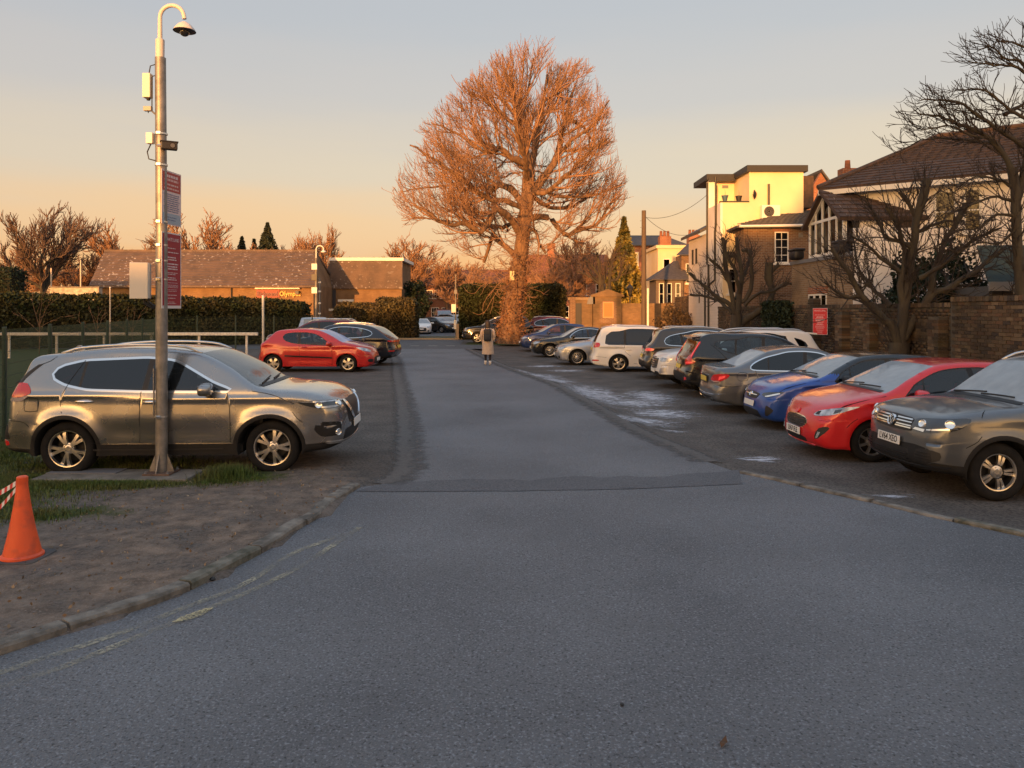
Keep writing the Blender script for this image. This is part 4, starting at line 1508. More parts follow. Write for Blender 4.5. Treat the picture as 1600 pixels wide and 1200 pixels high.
def front_simple(c, hl, grille, m_grille, low=None, lens='lens', bars=2, fog=None, plate=None, bar_m=None, chrome=None):
	lamps = c.patch('headlight', 'front', hl, M[lens], 0.007)
	if c.lod < 2:
		zc = sum(z for _, z in hl) / len(hl)
	if grille:
		c.patch('grille', 'front', grille, m_grille, 0.006, mirror=None, depth=0.01)
		ys = max(p[0][1] for p in grille) * 0.88
		zz = [p[1] for p in grille]
		for i in range(bars):
			t = (i + 0.5) / bars
			grille_bars(c, ys * 0.97, [min(zz) + (max(zz) - min(zz)) * t], bar_m or M['silver'], w=0.016)
	if low:
		c.patch('lower_grille', 'front', low, M['black'], 0.006, mirror=None, depth=0.01)
	if fog:
		c.patch('fog_light', 'front', fog, M['black'], 0.006)
	if plate:
		c.plate('front', plate[0], plate[1] if len(plate) > 1 else None)
	return lamps

def rear_simple(c, tl, plate=None, m='tail', bump=None, refl=None):
	lamps = c.patch('tail_light', 'rear', tl, M[m], 0.007)
	if plate:
		c.plate('rear', plate[0], plate[1] if len(plate) > 1 else None, True)
	if refl:
		c.patch('rear_reflector', 'rear', refl, M['tail'], 0.006)
	if bump:
		c.patch('bumper_insert', 'rear', bump, M['clad'], 0.005, mirror=None, depth=0.01)
	return lamps

PI = math.pi
F_, S_ = 'f', 's'
ROWR = 'cars parked along the brick wall side'
ROWL = 'cars parked on the fence side'

# ---- 1. grey SUV beside the camera pole (faces right)
c = Car('parked_car', dict(SUV_A, trim_m=M['chrome'], glass=[M['glass'], M['glassdark'], M['glassdark']], screen_m=M['screenclear']), PT['grey'],
		'grey SUV with chrome window line and silver roof rails behind the camera pole', 'car', ROWL)
hl = c.patch('headlight', 'front', [((F_, .56), .885), ((F_, .74), .88), ((S_, .22), .865), ((S_, .45), .90), ((S_, .66), .965), ((S_, .40), .985), ((F_, .72), .975), ((F_, .55), .955)], M['lensdark'], .008)
c.patch('headlight_strip', 'front', [((S_, .30), .955), ((S_, .62), .962), ((S_, .44), .978), ((F_, .74), .968), ((F_, .58), .95)], M['lens'], .014)
c.patch('headlight_strip', 'front', [((F_, .60), .89), ((F_, .76), .885), ((S_, .22), .872), ((S_, .40), .90), ((S_, .30), .905), ((F_, .74), .905)], M['lens'], .014)
c.disc('headlight_reflector', 'front', (S_, .34), .928, .048, M['bulb'], hl, .02)
c.disc('headlight_reflector', 'front', (F_, .76), .925, .048, M['bulb'], hl, .02)
c.patch('grille', 'front', [((F_, 0), .62), ((F_, .40), .62), ((F_, .52), .94), ((F_, 0), .96)], M['black'], .006, mirror=None)
c.patch('grille_chrome', 'front', [((F_, .16), .66), ((F_, .26), .66), ((F_, .58), .95), ((F_, .48), .955)], M['chrome'], .025)
c.patch('lower_grille', 'front', [((F_, 0), .38), ((F_, .62), .40), ((F_, .58), .56), ((F_, 0), .58)], M['black'], .007, mirror=None)
c.patch('fog_light', 'front', [((F_, .74), .50), ((S_, .30), .49), ((S_, .42), .60), ((S_, .36), .70), ((F_, .72), .68)], M['clad'], .006)
c.disc('fog_lamp', 'front', (F_, .82), .545, .045, M['bulb'], off=.012)
c.patch('bumper_lip', 'front', [((F_, 0), .37), ((F_, .70), .385), ((S_, .22), .395), ((S_, .22), .43), ((F_, .7), .415), ((F_, 0), .40)], M['silver'], .015, mirror=None)
c.plate('front', .60)
tl = c.patch('tail_light', 'rear', [((F_, .55), 1.03), ((S_, .10), 1.05), ((S_, .36), 1.045), ((S_, .52), 1.10), ((S_, .40), 1.24), ((S_, .24), 1.235), ((F_, .55), 1.16)], M['tail'], .008)
c.patch('tail_light_clear', 'rear', [((S_, .08), .99), ((S_, .38), .99), ((S_, .50), 1.085), ((S_, .36), 1.045), ((S_, .10), 1.05)], M['tailclear'], .008)
c.patch('rear_reflector', 'rear', [((F_, .66), .40), ((S_, .17), .40), ((S_, .16), .475), ((F_, .66), .47)], M['tail'], .008)
c.patch('bumper_corner', 'rear', [((F_, .5), .485), ((S_, .20), .485), ((S_, .10), .68), ((F_, .72), .70), ((F_, .5), .62)], M['clad'], .006)
c.handles([(2.30 + .12, .98), (3.30, .99)], M['chrome'], .22)
c.mirrors(1.80, 1.10, PT['grey'], 1.12)
c.rails(1.95, 3.95, M['silver'], .04, .02)
c.wipers()
c.sidebar('sill_strip', [(1.55, .345), (2.4, .335), (3.3, .345)], .02, M['black'], .012)
c.side_plate('rear_glass_edge', [(4.10, 1.475), (4.44, 1.225), (4.33, 1.225), (4.03, 1.485)], M['black'], .004)
an = MB()
an.prism([(-.10, 0), (.09, 0), (.02, .07), (-.02, .075)], -.014, .014, 'y')
an.obj('roof_antenna', PT['grey'], c.root, bevel=.006, loc=(c.xc - 3.95, 0, 1.625), rot=(0, -.12, PI))
c.place(wx(262, 9.7) - .03, 9.7 + .91, R(2.5))
c.root.scale = (.975, 1, .972)
suv_left = c

# ---- 2. red three-door hatchback
c = Car('parked_car', dict(HATCH3, glass=[M['glassclear']], screen_m=glass_mat('windscreen_frosted', (.4, .45, .5), .72, (.55, .6, .78))), PT['red2'],
		'red three door hatchback with frosted windscreen and pale star wheels', 'car', ROWL, 1)
c.patch('headlight', 'front', [((F_, .50), .72), ((F_, .72), .69), ((S_, .35), .74), ((S_, .62), .86), ((S_, .45), .86), ((F_, .7), .80)], M['lens'], .008)
c.patch('tail_light', 'rear', [((F_, .72), .88), ((S_, .30), .90), ((S_, .22), 1.01), ((F_, .74), 1.03)], M['tail'], .008)
c.patch('grille', 'front', [((F_, 0), .26), ((F_, .5), .3), ((F_, .45), .5), ((F_, 0), .55)], M['black'], .006, mirror=None)
c.patch('bumper_trim', 'front', [((F_, .55), .34), ((S_, .15), .36), ((S_, .12), .46), ((F_, .55), .44)], M['black'], .006)
c.plate('front', .42)
c.plate('rear', .70, None, True)
c.sidebar('side_moulding', [(1.36, .50), (2.2, .53), (3.05, .565)], .05, M['black'], .012)
c.handles([(2.28, .86)], PT['red2'], .17)
c.mirrors(1.52, .93, PT['red2'])
c.place(wx(485, 25.7), 25.7 + .86, R(-1))

# ---- 3. dark coupe SUV, tail towards the road
c = Car('parked_car', dict(SUV_COUPE, trim_m=M['chrome'], glass=[M['glass'], M['glassclear'], M['glassdark']]), PT['navy'],
		'dark navy coupe style SUV with curved chrome window line, tail towards the road', 'car', ROWL, 1)
c.patch('tail_light', 'rear', [((F_, 0), .90), ((F_, .7), .90), ((S_, .26), .93), ((S_, .22), .99), ((F_, .6), .97), ((F_, 0), .95)], M['tail'], .008, mirror=None)
c.patch('rear_reflector', 'rear', [((F_, .62), .55), ((S_, .24), .55), ((S_, .22), .59), ((F_, .62), .59)], M['tail'], .008)
c.patch('exhaust', 'rear', [((F_, .55), .34), ((F_, .8), .36), ((F_, .8), .42), ((F_, .55), .41)], M['silver'], .012)
c.patch('headlight', 'front', [((F_, .5), .72), ((F_, .78), .72), ((S_, .5), .84), ((F_, .6), .86)], M['lens'], .008)
c.plate('rear', .72, None, True)
c.handles([(2.3, .93), (3.3, .95)], PT['navy'])
c.mirrors(1.75, 1.05, PT['navy'])
c.rails(2.2, 3.6, M['silver'], .03)
c.place(wx(612, 28.5) - 2.25, 29.6, PI - R(4))

# ---- 4,5. cars whose roofs show beyond
c = Car('parked_car', dict(SUV_L, glass=[M['glassdark']]), PT['maroon'], 'dark maroon estate with silver roof rails, its roof showing beyond the red hatchback', 'car', ROWL, 1)
front_simple(c, [((F_, .5), .76), ((F_, .78), .76), ((S_, .4), .86), ((F_, .6), .88)], [((F_, 0), .5), ((F_, .5), .5), ((F_, .5), .8), ((F_, 0), .8)], M['black'], plate=(.48,))
rear_simple(c, [((F_, .6), .9), ((S_, .3), .92), ((S_, .25), 1.08), ((F_, .65), 1.1)], (.75,))
c.rails(2.0, 4.0, M['silver'], .05)
c.mirrors(1.7, 1.05, PT['maroon'])
c.place(wx(497, 35.2), 35.2, R(184))
c = Car('parked_car', dict(SUV_L, glass=[M['glassdark']], screen_m=M['screen'], rearglass_m=M['screen']), PT['silver'], 'silver car with pale rear window in front of the hall corner', 'car', ROWL, 1)
rear_simple(c, [((F_, .6), .9), ((S_, .3), .92), ((S_, .25), 1.08), ((F_, .65), 1.1)], (.75,))
front_simple(c, [((F_, .5), .76), ((F_, .78), .76), ((S_, .4), .86), ((F_, .6), .88)], [((F_, 0), .5), ((F_, .5), .5), ((F_, .5), .8), ((F_, 0), .8)], M['black'])
c.place(wx(487, 47), 48, R(100))
c = Car('parked_car', dict(HATCH5, glass=[M['glassdark']]), PT['maroon'], 'dark red hatchback showing between the silver car and the clipped hedge', 'car', ROWL, 1)
rear_simple(c, [((F_, .6), .8), ((S_, .3), .82), ((S_, .25), .98), ((F_, .65), 1.0)], (.7,))
c.place(wx(511, 50), 50.5, R(86))

# ---- right-hand row, near to far
# grey SUV nearest
c = Car('parked_car', dict(SUV_B, glass=[M['glass'], M['glassdark']]), PT['greyblue'], 'grey SUV nearest the camera, front plate reading LV64 XEO', 'car', ROWR)
hl = c.patch('headlight', 'front', [((F_, .40), .80), ((F_, .62), .775), ((F_, .80), .79), ((S_, .32), .835), ((S_, .50), .935), ((S_, .52), .985), ((S_, .36), .975), ((F_, .76), .95), ((F_, .46), .925)], M['lensdark'], .010)
c.disc('headlight_reflector', 'front', (F_, .62), .88, .05, M['bulb'], hl, .014)
c.disc('headlight_reflector', 'front', (S_, .24), .905, .055, M['bulb'], hl, .014)
c.patch('headlight_strip', 'front', [((F_, .46), .80), ((F_, .66), .787), ((F_, .68), .82), ((F_, .5), .825)], M['bulb'], .014)
c.patch('headlight_strip', 'front', [((F_, .68), .805), ((F_, .82), .815), ((S_, .36), .86), ((S_, .34), .875), ((F_, .8), .835), ((F_, .69), .825)], M['chrome'], .014)
c.patch('grille', 'front', [((F_, 0), .755), ((F_, .42), .765), ((F_, .455), .80), ((F_, .43), .925), ((F_, 0), .935)], M['black'], .006, mirror=None)
for zz in (.90, .865, .825, .80):
	c.patch('grille_bar', 'front', [((F_, .09), zz - .007), ((F_, .42), zz - .007), ((F_, .42), zz + .007), ((F_, .09), zz + .007)], M['chrome'], .018, inset=None)
bd = c.disc('round_badge', 'front', (F_, 0), .85, .075, M['chrome'], None, .03, False)[0]
h_, n_ = c.shoot('front', 0, .85)
for strokes in ([(-.032, .052), (0, .008), (.032, .052)], [(-.056, .022), (-.028, -.05), (0, .006), (.028, -.05), (.056, .022)]):
	MB().tube([(a * .95, b * .95, .012) for a, b in strokes], .0065, 6).obj('badge_letter', M['silver'] if False else M['chrome'], bd)
bk = MB()
bk.lathe([(0, .004), (.062, .004), (.062, -.004)], 20)
bk.obj('badge_back', M['black'], bd)
c.patch('lower_grille', 'front', [((F_, 0), .385), ((F_, .42), .385), ((F_, .40), .545), ((F_, 0), .56)], M['black'], .006, mirror=None)
for zz in (.43, .48):
	grille_bars(c, .38, [zz], M['clad'], w=.012, off=.02)
c.patch('fog_vent', 'front', [((F_, .50), .44), ((F_, .74), .44), ((S_, .12), .47), ((S_, .13), .575), ((F_, .72), .59), ((F_, .52), .58)], M['black'], .008)
for zz in (.475, .51, .545):
	c.patch('vent_slat', 'front', [((F_, .53), zz - .006), ((F_, .80), zz - .006), ((F_, .80), zz + .006), ((F_, .53), zz + .006)], M['clad'], .018, inset=None)
c.patch('bumper_panel', 'front', [((F_, 0), .395), ((F_, .80), .42), ((F_, .78), .60), ((F_, .5), .625), ((F_, 0), .60)], M['clad'], .004, mirror=None, depth=.01)
c.patch('bumper_lip', 'front', [((F_, 0), .335), ((F_, .7), .345), ((S_, .25), .37), ((S_, .25), .40), ((F_, .7), .385), ((F_, 0), .37)], M['clad'], .02, mirror=None)
c.plate('front', .625, 'LV64 XEO', off=.02)
c.mirrors(1.66, 1.06, PT['greyblue'])
c.handles([(2.12, .90), (2.95, .92)], PT['greyblue'])
c.rails(1.9, 3.6, M['silver'])
c.wipers()
rear_simple(c, [((F_, .55), .95), ((S_, .3), .96), ((S_, .25), 1.1), ((F_, .6), 1.1)], (.8,))
c.place(4.89 + c.xc, 9.74, PI + R(1.5), -.12)

# red hatchback with an LF67 FLE plate
c = Car('parked_car', dict(HATCH5, glass=[M['glass'], M['glass'], M['glassdark']]), PT['red'], 'bright red five door hatchback, front plate ending 67 FLE', 'car', ROWR)
hl = c.patch('headlight', 'front', [((F_, .50), .665), ((F_, .66), .66), ((S_, .22), .70), ((S_, .46), .775), ((S_, .66), .835), ((S_, .50), .83), ((S_, .25), .80), ((F_, .64), .735)], M['lens'], .009)
c.patch('headlight_inner', 'front', [((F_, .58), .685), ((F_, .68), .685), ((F_, .72), .735), ((F_, .64), .725)], M['black'], .014)
c.patch('headlight_inner', 'front', [((S_, .22), .715), ((S_, .34), .745), ((S_, .37), .79), ((S_, .25), .77)], M['lensdark'], .014)
c.patch('grille_rim', 'front', [((F_, 0), .435), ((F_, .28), .44), ((F_, .41), .52), ((F_, .40), .585), ((F_, .30), .62), ((F_, 0), .635)], M['chrome'], .007, mirror=None)
c.patch('grille', 'front', [((F_, 0), .45), ((F_, .27), .455), ((F_, .39), .52), ((F_, .38), .578), ((F_, .29), .608), ((F_, 0), .622)], M['black'], .012, mirror=None)
for zz in (.48, .51, .54, .57, .60):
	grille_bars(c, .36 if .49 < zz < .59 else .28, [zz], M['lensdark'], w=.006, off=.02)
c.patch('lower_grille', 'front', [((F_, 0), .235), ((F_, .40), .24), ((F_, .36), .31), ((F_, 0), .325)], M['black'], .007, mirror=None)
c.patch('fog_surround', 'front', [((F_, .60), .30), ((F_, .70), .33), ((S_, .17), .50), ((S_, .14), .53), ((F_, .70), .50), ((F_, .64), .42)], M['black'], .007)
c.patch('fog_lamp', 'front', [((F_, .645), .33), ((F_, .70), .345), ((F_, .76), .43), ((F_, .70), .44)], M['bulb'], .013)
c.patch('bumper_lip', 'front', [((F_, 0), .195), ((F_, .6), .20), ((F_, .6), .225), ((F_, 0), .22)], PT['red'], .014, mirror=None)
c.plate('front', .385, 'LF67 FLE', off=.014)
c.disc('round_badge', 'front', (F_, 0), .68, .05, PT['red'], None, .012, False, th_=.006)
c.mirrors(1.50, .955, PT['red'], 1.05)
c.handles([(2.18, .86), (2.88, .88)], PT['red'])
c.sidebar('window_strip', [(1.30, .925), (1.9, .955), (2.5, .98), (3.05, 1.005)], .016, M['chrome'], .008)
c.wipers()
an = MB().tube([(0, 0, 0), (-.04, 0, .02), (-.24, 0, .2)], [.014, .008, .004], 6)
an.obj('roof_antenna', M['black'], c.root, loc=(c.xc - 3.25, 0, 1.425))
rear_simple(c, [((F_, .6), .78), ((S_, .25), .8), ((S_, .2), .98), ((F_, .65), .98)], (.68,))
c.place(4.50 + c.xc, 11.95, PI + R(1), -.12)

# blue hatchback with a black roof
c = Car('parked_car', dict(HATCH5, roof_m=PT['black'], glass=[M['glass'], M['glass'], M['glassdark']], H=1.435, rim='five'), PT['blue'], 'blue hatchback with black roof and slim headlights, between grey saloon and red hatchback', 'car', ROWR)
hl = c.patch('headlight', 'front', [((F_, .46), .665), ((F_, .64), .63), ((F_, .74), .64), ((S_, .32), .735), ((S_, .40), .77), ((F_, .70), .735), ((F_, .48), .70)], M['lensdark'], .009)
c.patch('headlight_strip', 'front', [((F_, .60), .635), ((F_, .74), .645), ((S_, .30), .725), ((S_, .28), .745), ((F_, .70), .67), ((F_, .6), .655)], M['bulb'], .014)
c.patch('grille', 'front', [((F_, 0), .565), ((F_, .28), .58), ((F_, .40), .685), ((F_, 0), .705)], M['black'], .007, mirror=None)
grille_bars(c, .30, [.645], M['chrome'], w=.014)
c.disc('round_badge', 'front', (F_, 0), .645, .05, M['chrome'], None, .02, False)
c.patch('lower_grille', 'front', [((F_, 0), .23), ((F_, .50), .23), ((F_, .40), .36), ((F_, 0), .38)], M['black'], .007, mirror=None)
c.patch('fog_vent', 'front', [((F_, .66), .27), ((F_, .74), .27), ((S_, .14), .40), ((F_, .68), .50)], M['black'], .007)
c.plate('front', .475, off=.014)
c.mirrors(1.50, .955, M['black'], 1.05)
c.handles([(2.18, .86), (2.88, .88)], PT['blue'])
c.sidebar('window_strip', [(1.30, .925), (1.9, .955), (2.5, .98), (3.05, 1.005)], .016, M['chrome'], .008)
c.wipers()
rear_simple(c, [((F_, .6), .78), ((S_, .25), .8), ((S_, .2), .98), ((F_, .65), .98)], (.68,))
c.place(4.68 + c.xc, 14.78, PI + R(1), -.12)
c.root.scale = (1, 1, .965)

# grey saloon, boot towards the road
c = Car('parked_car', dict(SALOON, trim_m=M['chrome'], glass=[M['glass'], M['glassdark'], M['glassdark']], rearglass_m=M['screenfrost'], pillar_m=M['black']), PT['silvergrey'], 'grey saloon with chrome window arch and almond tail lights, boot towards the road', 'car', ROWR)
tl = c.patch('tail_light', 'rear', [((F_, .52), .70), ((F_, .70), .675), ((S_, .16), .70), ((S_, .38), .80), ((S_, .42), .865), ((S_, .2), .875), ((F_, .70), .84), ((F_, .55), .77)], M['tail'], .009)
c.patch('tail_light_lit', 'rear', [((S_, .10), .73), ((S_, .28), .79), ((S_, .30), .84), ((S_, .12), .81)], M['taillit'], .014)
c.patch('tail_light_clear', 'rear', [((F_, .54), .70), ((F_, .70), .68), ((S_, .15), .705), ((S_, .14), .72), ((F_, .70), .70), ((F_, .55), .715)], M['tailclear'], .014)
c.patch('boot_recess', 'rear', [((F_, 0), .62), ((F_, .34), .63), ((F_, .38), .80), ((F_, 0), .81)], M['black'], .004, mirror=None, depth=.01)
c.patch('boot_chrome', 'rear', [((F_, 0), .80), ((F_, .44), .80), ((F_, .44), .825), ((F_, 0), .825)], M['chrome'], .016, mirror=None)
c.plate('rear', .72, None, True, off=.016)
c.patch('bumper_line', 'rear', [((F_, 0), .405), ((F_, .7), .41), ((S_, .3), .43), ((S_, .3), .445), ((F_, .7), .43), ((F_, 0), .42)], M['chrome'], .012, mirror=None)
c.patch('bumper_insert', 'rear', [((F_, 0), .22), ((F_, .72), .23), ((F_, .8), .30), ((F_, .66), .36), ((F_, 0), .37)], M['black'], .005, mirror=None, depth=.01)
c.patch('exhaust', 'rear', [((F_, .46), .25), ((F_, .70), .26), ((F_, .72), .31), ((F_, .60), .335), ((F_, .46), .31)], M['chrome'], .014)
c.patch('exhaust_hole', 'rear', [((F_, .49), .268), ((F_, .68), .275), ((F_, .69), .30), ((F_, .60), .315), ((F_, .49), .298)], M['black'], .02)
c.patch('headlight', 'front', [((F_, .45), .65), ((F_, .72), .62), ((S_, .5), .76), ((F_, .6), .75)], M['lens'], .008)
c.patch('boot_lip', 'rear', [((F_, 0), .955), ((F_, .70), .94), ((F_, .70), .955), ((F_, 0), .972)], PT['silvergrey'], .02, mirror=None)
c.handles([(2.42, .80), (3.38, .83)], PT['silvergrey'], .2)
c.mirrors(1.95, .95, PT['silvergrey'])
c.place(4.36 + (c.L - c.xc), 17.05, R(-2), -.12)

# black SUV with tall L-shaped tail lights
c = Car('parked_car', dict(SUV_C, glass=[M['glassclear']], rearglass_m=M['glassdark'], ring=.05), PT['black'], 'black SUV with tall red hockey stick tail lights, tail towards the road', 'car', ROWR, 0)
c.patch('tail_light', 'rear', [((F_, .60), .86), ((F_, .72), .84), ((S_, .22), .88), ((S_, .34), .955), ((S_, .20), .985), ((S_, .17), 1.03), ((S_, .24), 1.20), ((S_, .42), 1.46), ((S_, .34), 1.46), ((S_, .16), 1.20), ((F_, .76), 1.03), ((F_, .62), .97)], M['tail'], .012)
c.patch('tail_light_lit', 'rear', [((F_, .70), .87), ((S_, .2), .90), ((S_, .26), .94), ((F_, .72), .93)], M['taillit'], .018)
c.patch('tail_light_lit', 'rear', [((S_, .15), 1.04), ((S_, .22), 1.20), ((S_, .38), 1.44), ((S_, .36), 1.45), ((S_, .19), 1.22), ((S_, .12), 1.06)], M['taillit'], .018)
c.patch('rear_reflector', 'rear', [((F_, .70), .46), ((F_, .84), .47), ((F_, .84), .54), ((F_, .70), .53)], M['tail'], .008)
c.plate('rear', .78, None, True)
c.patch('bumper_insert', 'rear', [((F_, 0), .36), ((F_, .68), .38), ((F_, .68), .62), ((F_, 0), .66)], M['clad'], .005, mirror=None, depth=.01)
c.patch('headlight', 'front', [((F_, .5), .80), ((F_, .74), .78), ((S_, .35), .9), ((F_, .6), .9)], M['lens'], .008)
c.handles([(2.15, .96), (2.95, .99)], PT['black'])
c.mirrors(1.72, 1.08, PT['black'])
sp_ = MB()
sp_.box(-.16, .12, -.62, .62, -.02, .025)
sp_.obj('rear_spoiler', PT['black'], c.root, bevel=.012, loc=(c.xc - 4.0, 0, 1.555), rot=(0, -.1, 0))
c.place(4.40 + (c.L - c.xc), 20.0, R(-1), -.12)

# white SUV with pale pillar
c = Car('parked_car', dict(SUV_L, glass=[M['glassdark']], L=4.72), PT['white'], 'white SUV with broad pale rear pillar and chrome grille, nosing out behind the black SUV', 'car', ROWR, 1)
c.patch('headlight', 'front', [((F_, .52), .80), ((F_, .74), .77), ((S_, .22), .79), ((S_, .36), .87), ((F_, .74), .90), ((F_, .55), .88)], M['lens'], .009)
c.patch('grille', 'front', [((F_, 0), .55), ((F_, .40), .58), ((F_, .50), .86), ((F_, 0), .90)], M['black'], .007, mirror=None)
for zz in (.62, .68, .74, .80, .86):
	grille_bars(c, .40, [zz], M['chrome'], w=.014)
c.patch('lower_grille', 'front', [((F_, 0), .34), ((F_, .6), .36), ((F_, .55), .48), ((F_, 0), .5)], M['black'], .007, mirror=None)
c.patch('bumper_wing', 'front', [((F_, .60), .42), ((S_, .16), .50), ((S_, .12), .62), ((F_, .70), .60)], M['silver'], .012)
c.plate('front', .50)
c.side_plate('rear_pillar', [(3.62, 1.08), (3.86, 1.10), (3.66, 1.50), (3.46, 1.51)], PT['white'], .006)
rear_simple(c, [((F_, .55), .95), ((S_, .28), .97), ((S_, .24), 1.1), ((F_, .6), 1.1)], (.8,))
c.rails(2.0, 4.0, M['silver'], .04)
c.mirrors(1.72, 1.05, PT['white'])
sp_ = MB()
sp_.box(-.18, .12, -.62, .62, -.02, .03)
sp_.obj('rear_spoiler', PT['white'], c.root, bevel=.012, loc=(c.xc - 4.2, 0, 1.585), rot=(0, -.1, 0))
c.place(4.2 + c.xc * 1.05, 22.2, PI, -.12)
c.root.scale = (1.05, 1, 1)

# dark grey estate-like SUV
c = Car('parked_car', dict(SUV_L, trim_m=M['chrome'], glass=[M['glass'], M['glassdark'], M['glassclear']], H=1.62), PT['darkgrey'], 'dark bronze grey SUV with chrome roof line, tail towards the road beside white people carrier', 'car', ROWR, 1)
c.patch('tail_light', 'rear', [((F_, .50), .92), ((F_, .74), .92), ((S_, .32), .94), ((S_, .40), 1.0), ((S_, .15), 1.03), ((F_, .5), 1.0)], M['taillit'], .009)
c.patch('bumper_insert', 'rear', [((F_, 0), .36), ((F_, .8), .38), ((F_, .78), .6), ((F_, 0), .62)], M['clad'], .005, mirror=None, depth=.01)
c.patch('exhaust', 'rear', [((F_, .5), .36), ((F_, .76), .37), ((F_, .76), .42), ((F_, .5), .41)], M['silver'], .014)
c.plate('rear', .75, None, True)
c.patch('headlight', 'front', [((F_, .5), .76), ((F_, .78), .76), ((S_, .4), .86), ((F_, .6), .88)], M['lens'], .008)
c.rails(2.0, 3.9, M['silver'], .03)
c.mirrors(1.72, 1.05, PT['darkgrey'])
c.handles([(2.35, .93), (3.2, .95)], PT['darkgrey'])
c.place(4.28 + (c.L - c.xc), 25.0, R(-3), -.12)

# white people carrier
c = Car('parked_car', dict(MPV, glass=[M['glassdark'], M['glassdark'], M['glassdark'], M['glassdark']], pillar_m=M['black']), PT['white'], 'white people carrier with long dark side windows, tail towards the road', 'car', ROWR, 1)
c.patch('tail_light', 'rear', [((F_, .66), .93), ((F_, .86), .93), ((S_, .30), .95), ((S_, .32), 1.06), ((S_, .28), 1.13), ((F_, .72), 1.12)], M['tail'], .009)
c.patch('tail_light_lit', 'rear', [((S_, .10), .97), ((S_, .26), .98), ((S_, .26), 1.03), ((S_, .10), 1.02)], M['taillit'], .014)
c.patch('rear_reflector', 'rear', [((F_, .74), .42), ((S_, .3), .43), ((S_, .28), .48), ((F_, .74), .47)], M['tail'], .008)
c.plate('rear', .86, None, True)
c.patch('headlight', 'front', [((F_, .5), .76), ((F_, .78), .74), ((S_, .5), .9), ((F_, .6), .88)], M['lens'], .008)
c.handles([(2.4, .86), (3.4, .86)], PT['white'])
c.mirrors(1.72, 1.05, PT['white'])
c.rails(2.4, 4.1, M['silver'], .03)
c.place(2.92 + (c.L - c.xc), 28.1, R(-2.5), -.12)
c.root.scale = (1, 1, .95)

# silver saloon
c = Car('parked_car', dict(SALOON, rim='multi', glass=[M['glass']], trim_m=M['chrome']), PT['silver'], 'silver saloon with spidery alloy wheels, nose towards the road beside the white people carrier', 'car', ROWR, 1)
front_simple(c, [((F_, .50), .665), ((F_, .70), .64), ((S_, .24), .68), ((S_, .42), .76), ((F_, .72), .75), ((F_, .52), .73)], [((F_, .02), .50), ((F_, .34), .50), ((F_, .40), .72), ((F_, .02), .73)], M['black'], low=[((F_, 0), .24), ((F_, .55), .25), ((F_, .5), .36), ((F_, 0), .38)], bars=3, plate=(.44,), fog=[((F_, .66), .27), ((F_, .82), .30), ((F_, .8), .4), ((F_, .66), .38)])
c.mirrors(1.95, .95, PT['silver'])
c.place(1.80 + c.xc, 31.5, PI + R(3), -.12)

# black saloon
c = Car('parked_car', dict(SALOON, L=4.46, rim='multi', glass=[M['glass']], trim_m=M['chrome'], H=1.43), PT['black'], 'black saloon with bright window line, between the silver saloon and the deep blue hatchback', 'car', ROWR, 1)
front_simple(c, [((F_, .52), .65), ((F_, .72), .62), ((S_, .30), .70), ((S_, .38), .76), ((F_, .70), .745)], [((F_, 0), .36), ((F_, .30), .38), ((F_, .36), .68), ((F_, 0), .70)], M['black'], bars=3, plate=(.46,), fog=[((F_, .60), .26), ((F_, .80), .30), ((F_, .80), .44), ((F_, .62), .42)])
c.mirrors(1.95, .95, PT['black'])
c.place(.92 + c.xc, 36.5, PI + R(4), -.12)

# deep blue hatchback
c = Car('parked_car', dict(HATCH5, L=4.25, glass=[M['glass'], M['glass'], M['glassdark']], rim='five', H=1.49), PT['deepblue'], 'deep blue hatchback at the far end of the row next to the black saloon', 'car', ROWR, 1)
front_simple(c, [((F_, .46), .68), ((F_, .70), .65), ((S_, .40), .76), ((F_, .66), .75)], [((F_, 0), .62), ((F_, .40), .63), ((F_, .42), .70), ((F_, 0), .71)], M['black'], low=[((F_, 0), .24), ((F_, .55), .25), ((F_, .5), .42), ((F_, 0), .44)], bars=1, plate=(.46,))
c.mirrors(1.50, .955, PT['deepblue'])
c.place(.42 + c.xc, 41.2, PI + R(5), -.08)

# maroon SUV, tail showing
c = Car('parked_car', dict(SUV_L, trim_m=M['chrome'], glass=[M['glassdark']]), PT['maroon'], 'maroon SUV showing its tail just to the right of the big tree trunk', 'car', ROWR, 1)
rear_simple(c, [((F_, .6), .9), ((S_, .34), .92), ((S_, .28), 1.12), ((F_, .65), 1.1)], (.75,), 'taillit')
c.rails(2.0, 4.0, M['silver'])
c.mirrors(1.7, 1.05, PT['maroon'])
c.place(.75 + (c.L - c.xc), 50.2, R(2))

# black SUV by the tree
c = Car('parked_car', dict(SUV_L, glass=[M['glass'], M['glassdark']], rim='vee5'), PT['black'], 'black SUV half hidden behind the trunk of the big bare tree', 'car', ROWR, 1)
front_simple(c, [((F_, .50), .80), ((F_, .76), .78), ((S_, .35), .86), ((F_, .70), .90)], [((F_, 0), .5), ((F_, .48), .52), ((F_, .5), .82), ((F_, 0), .84)], M['black'], bars=3, plate=(.48,), low=[((F_, 0), .34), ((F_, .6), .36), ((F_, .5), .44), ((F_, 0), .46)])
c.mirrors(1.7, 1.05, PT['black'])
c.rails(2.0, 4.0, M['silver'])
c.place(-3.2 + c.xc, 48.7, PI + R(5))

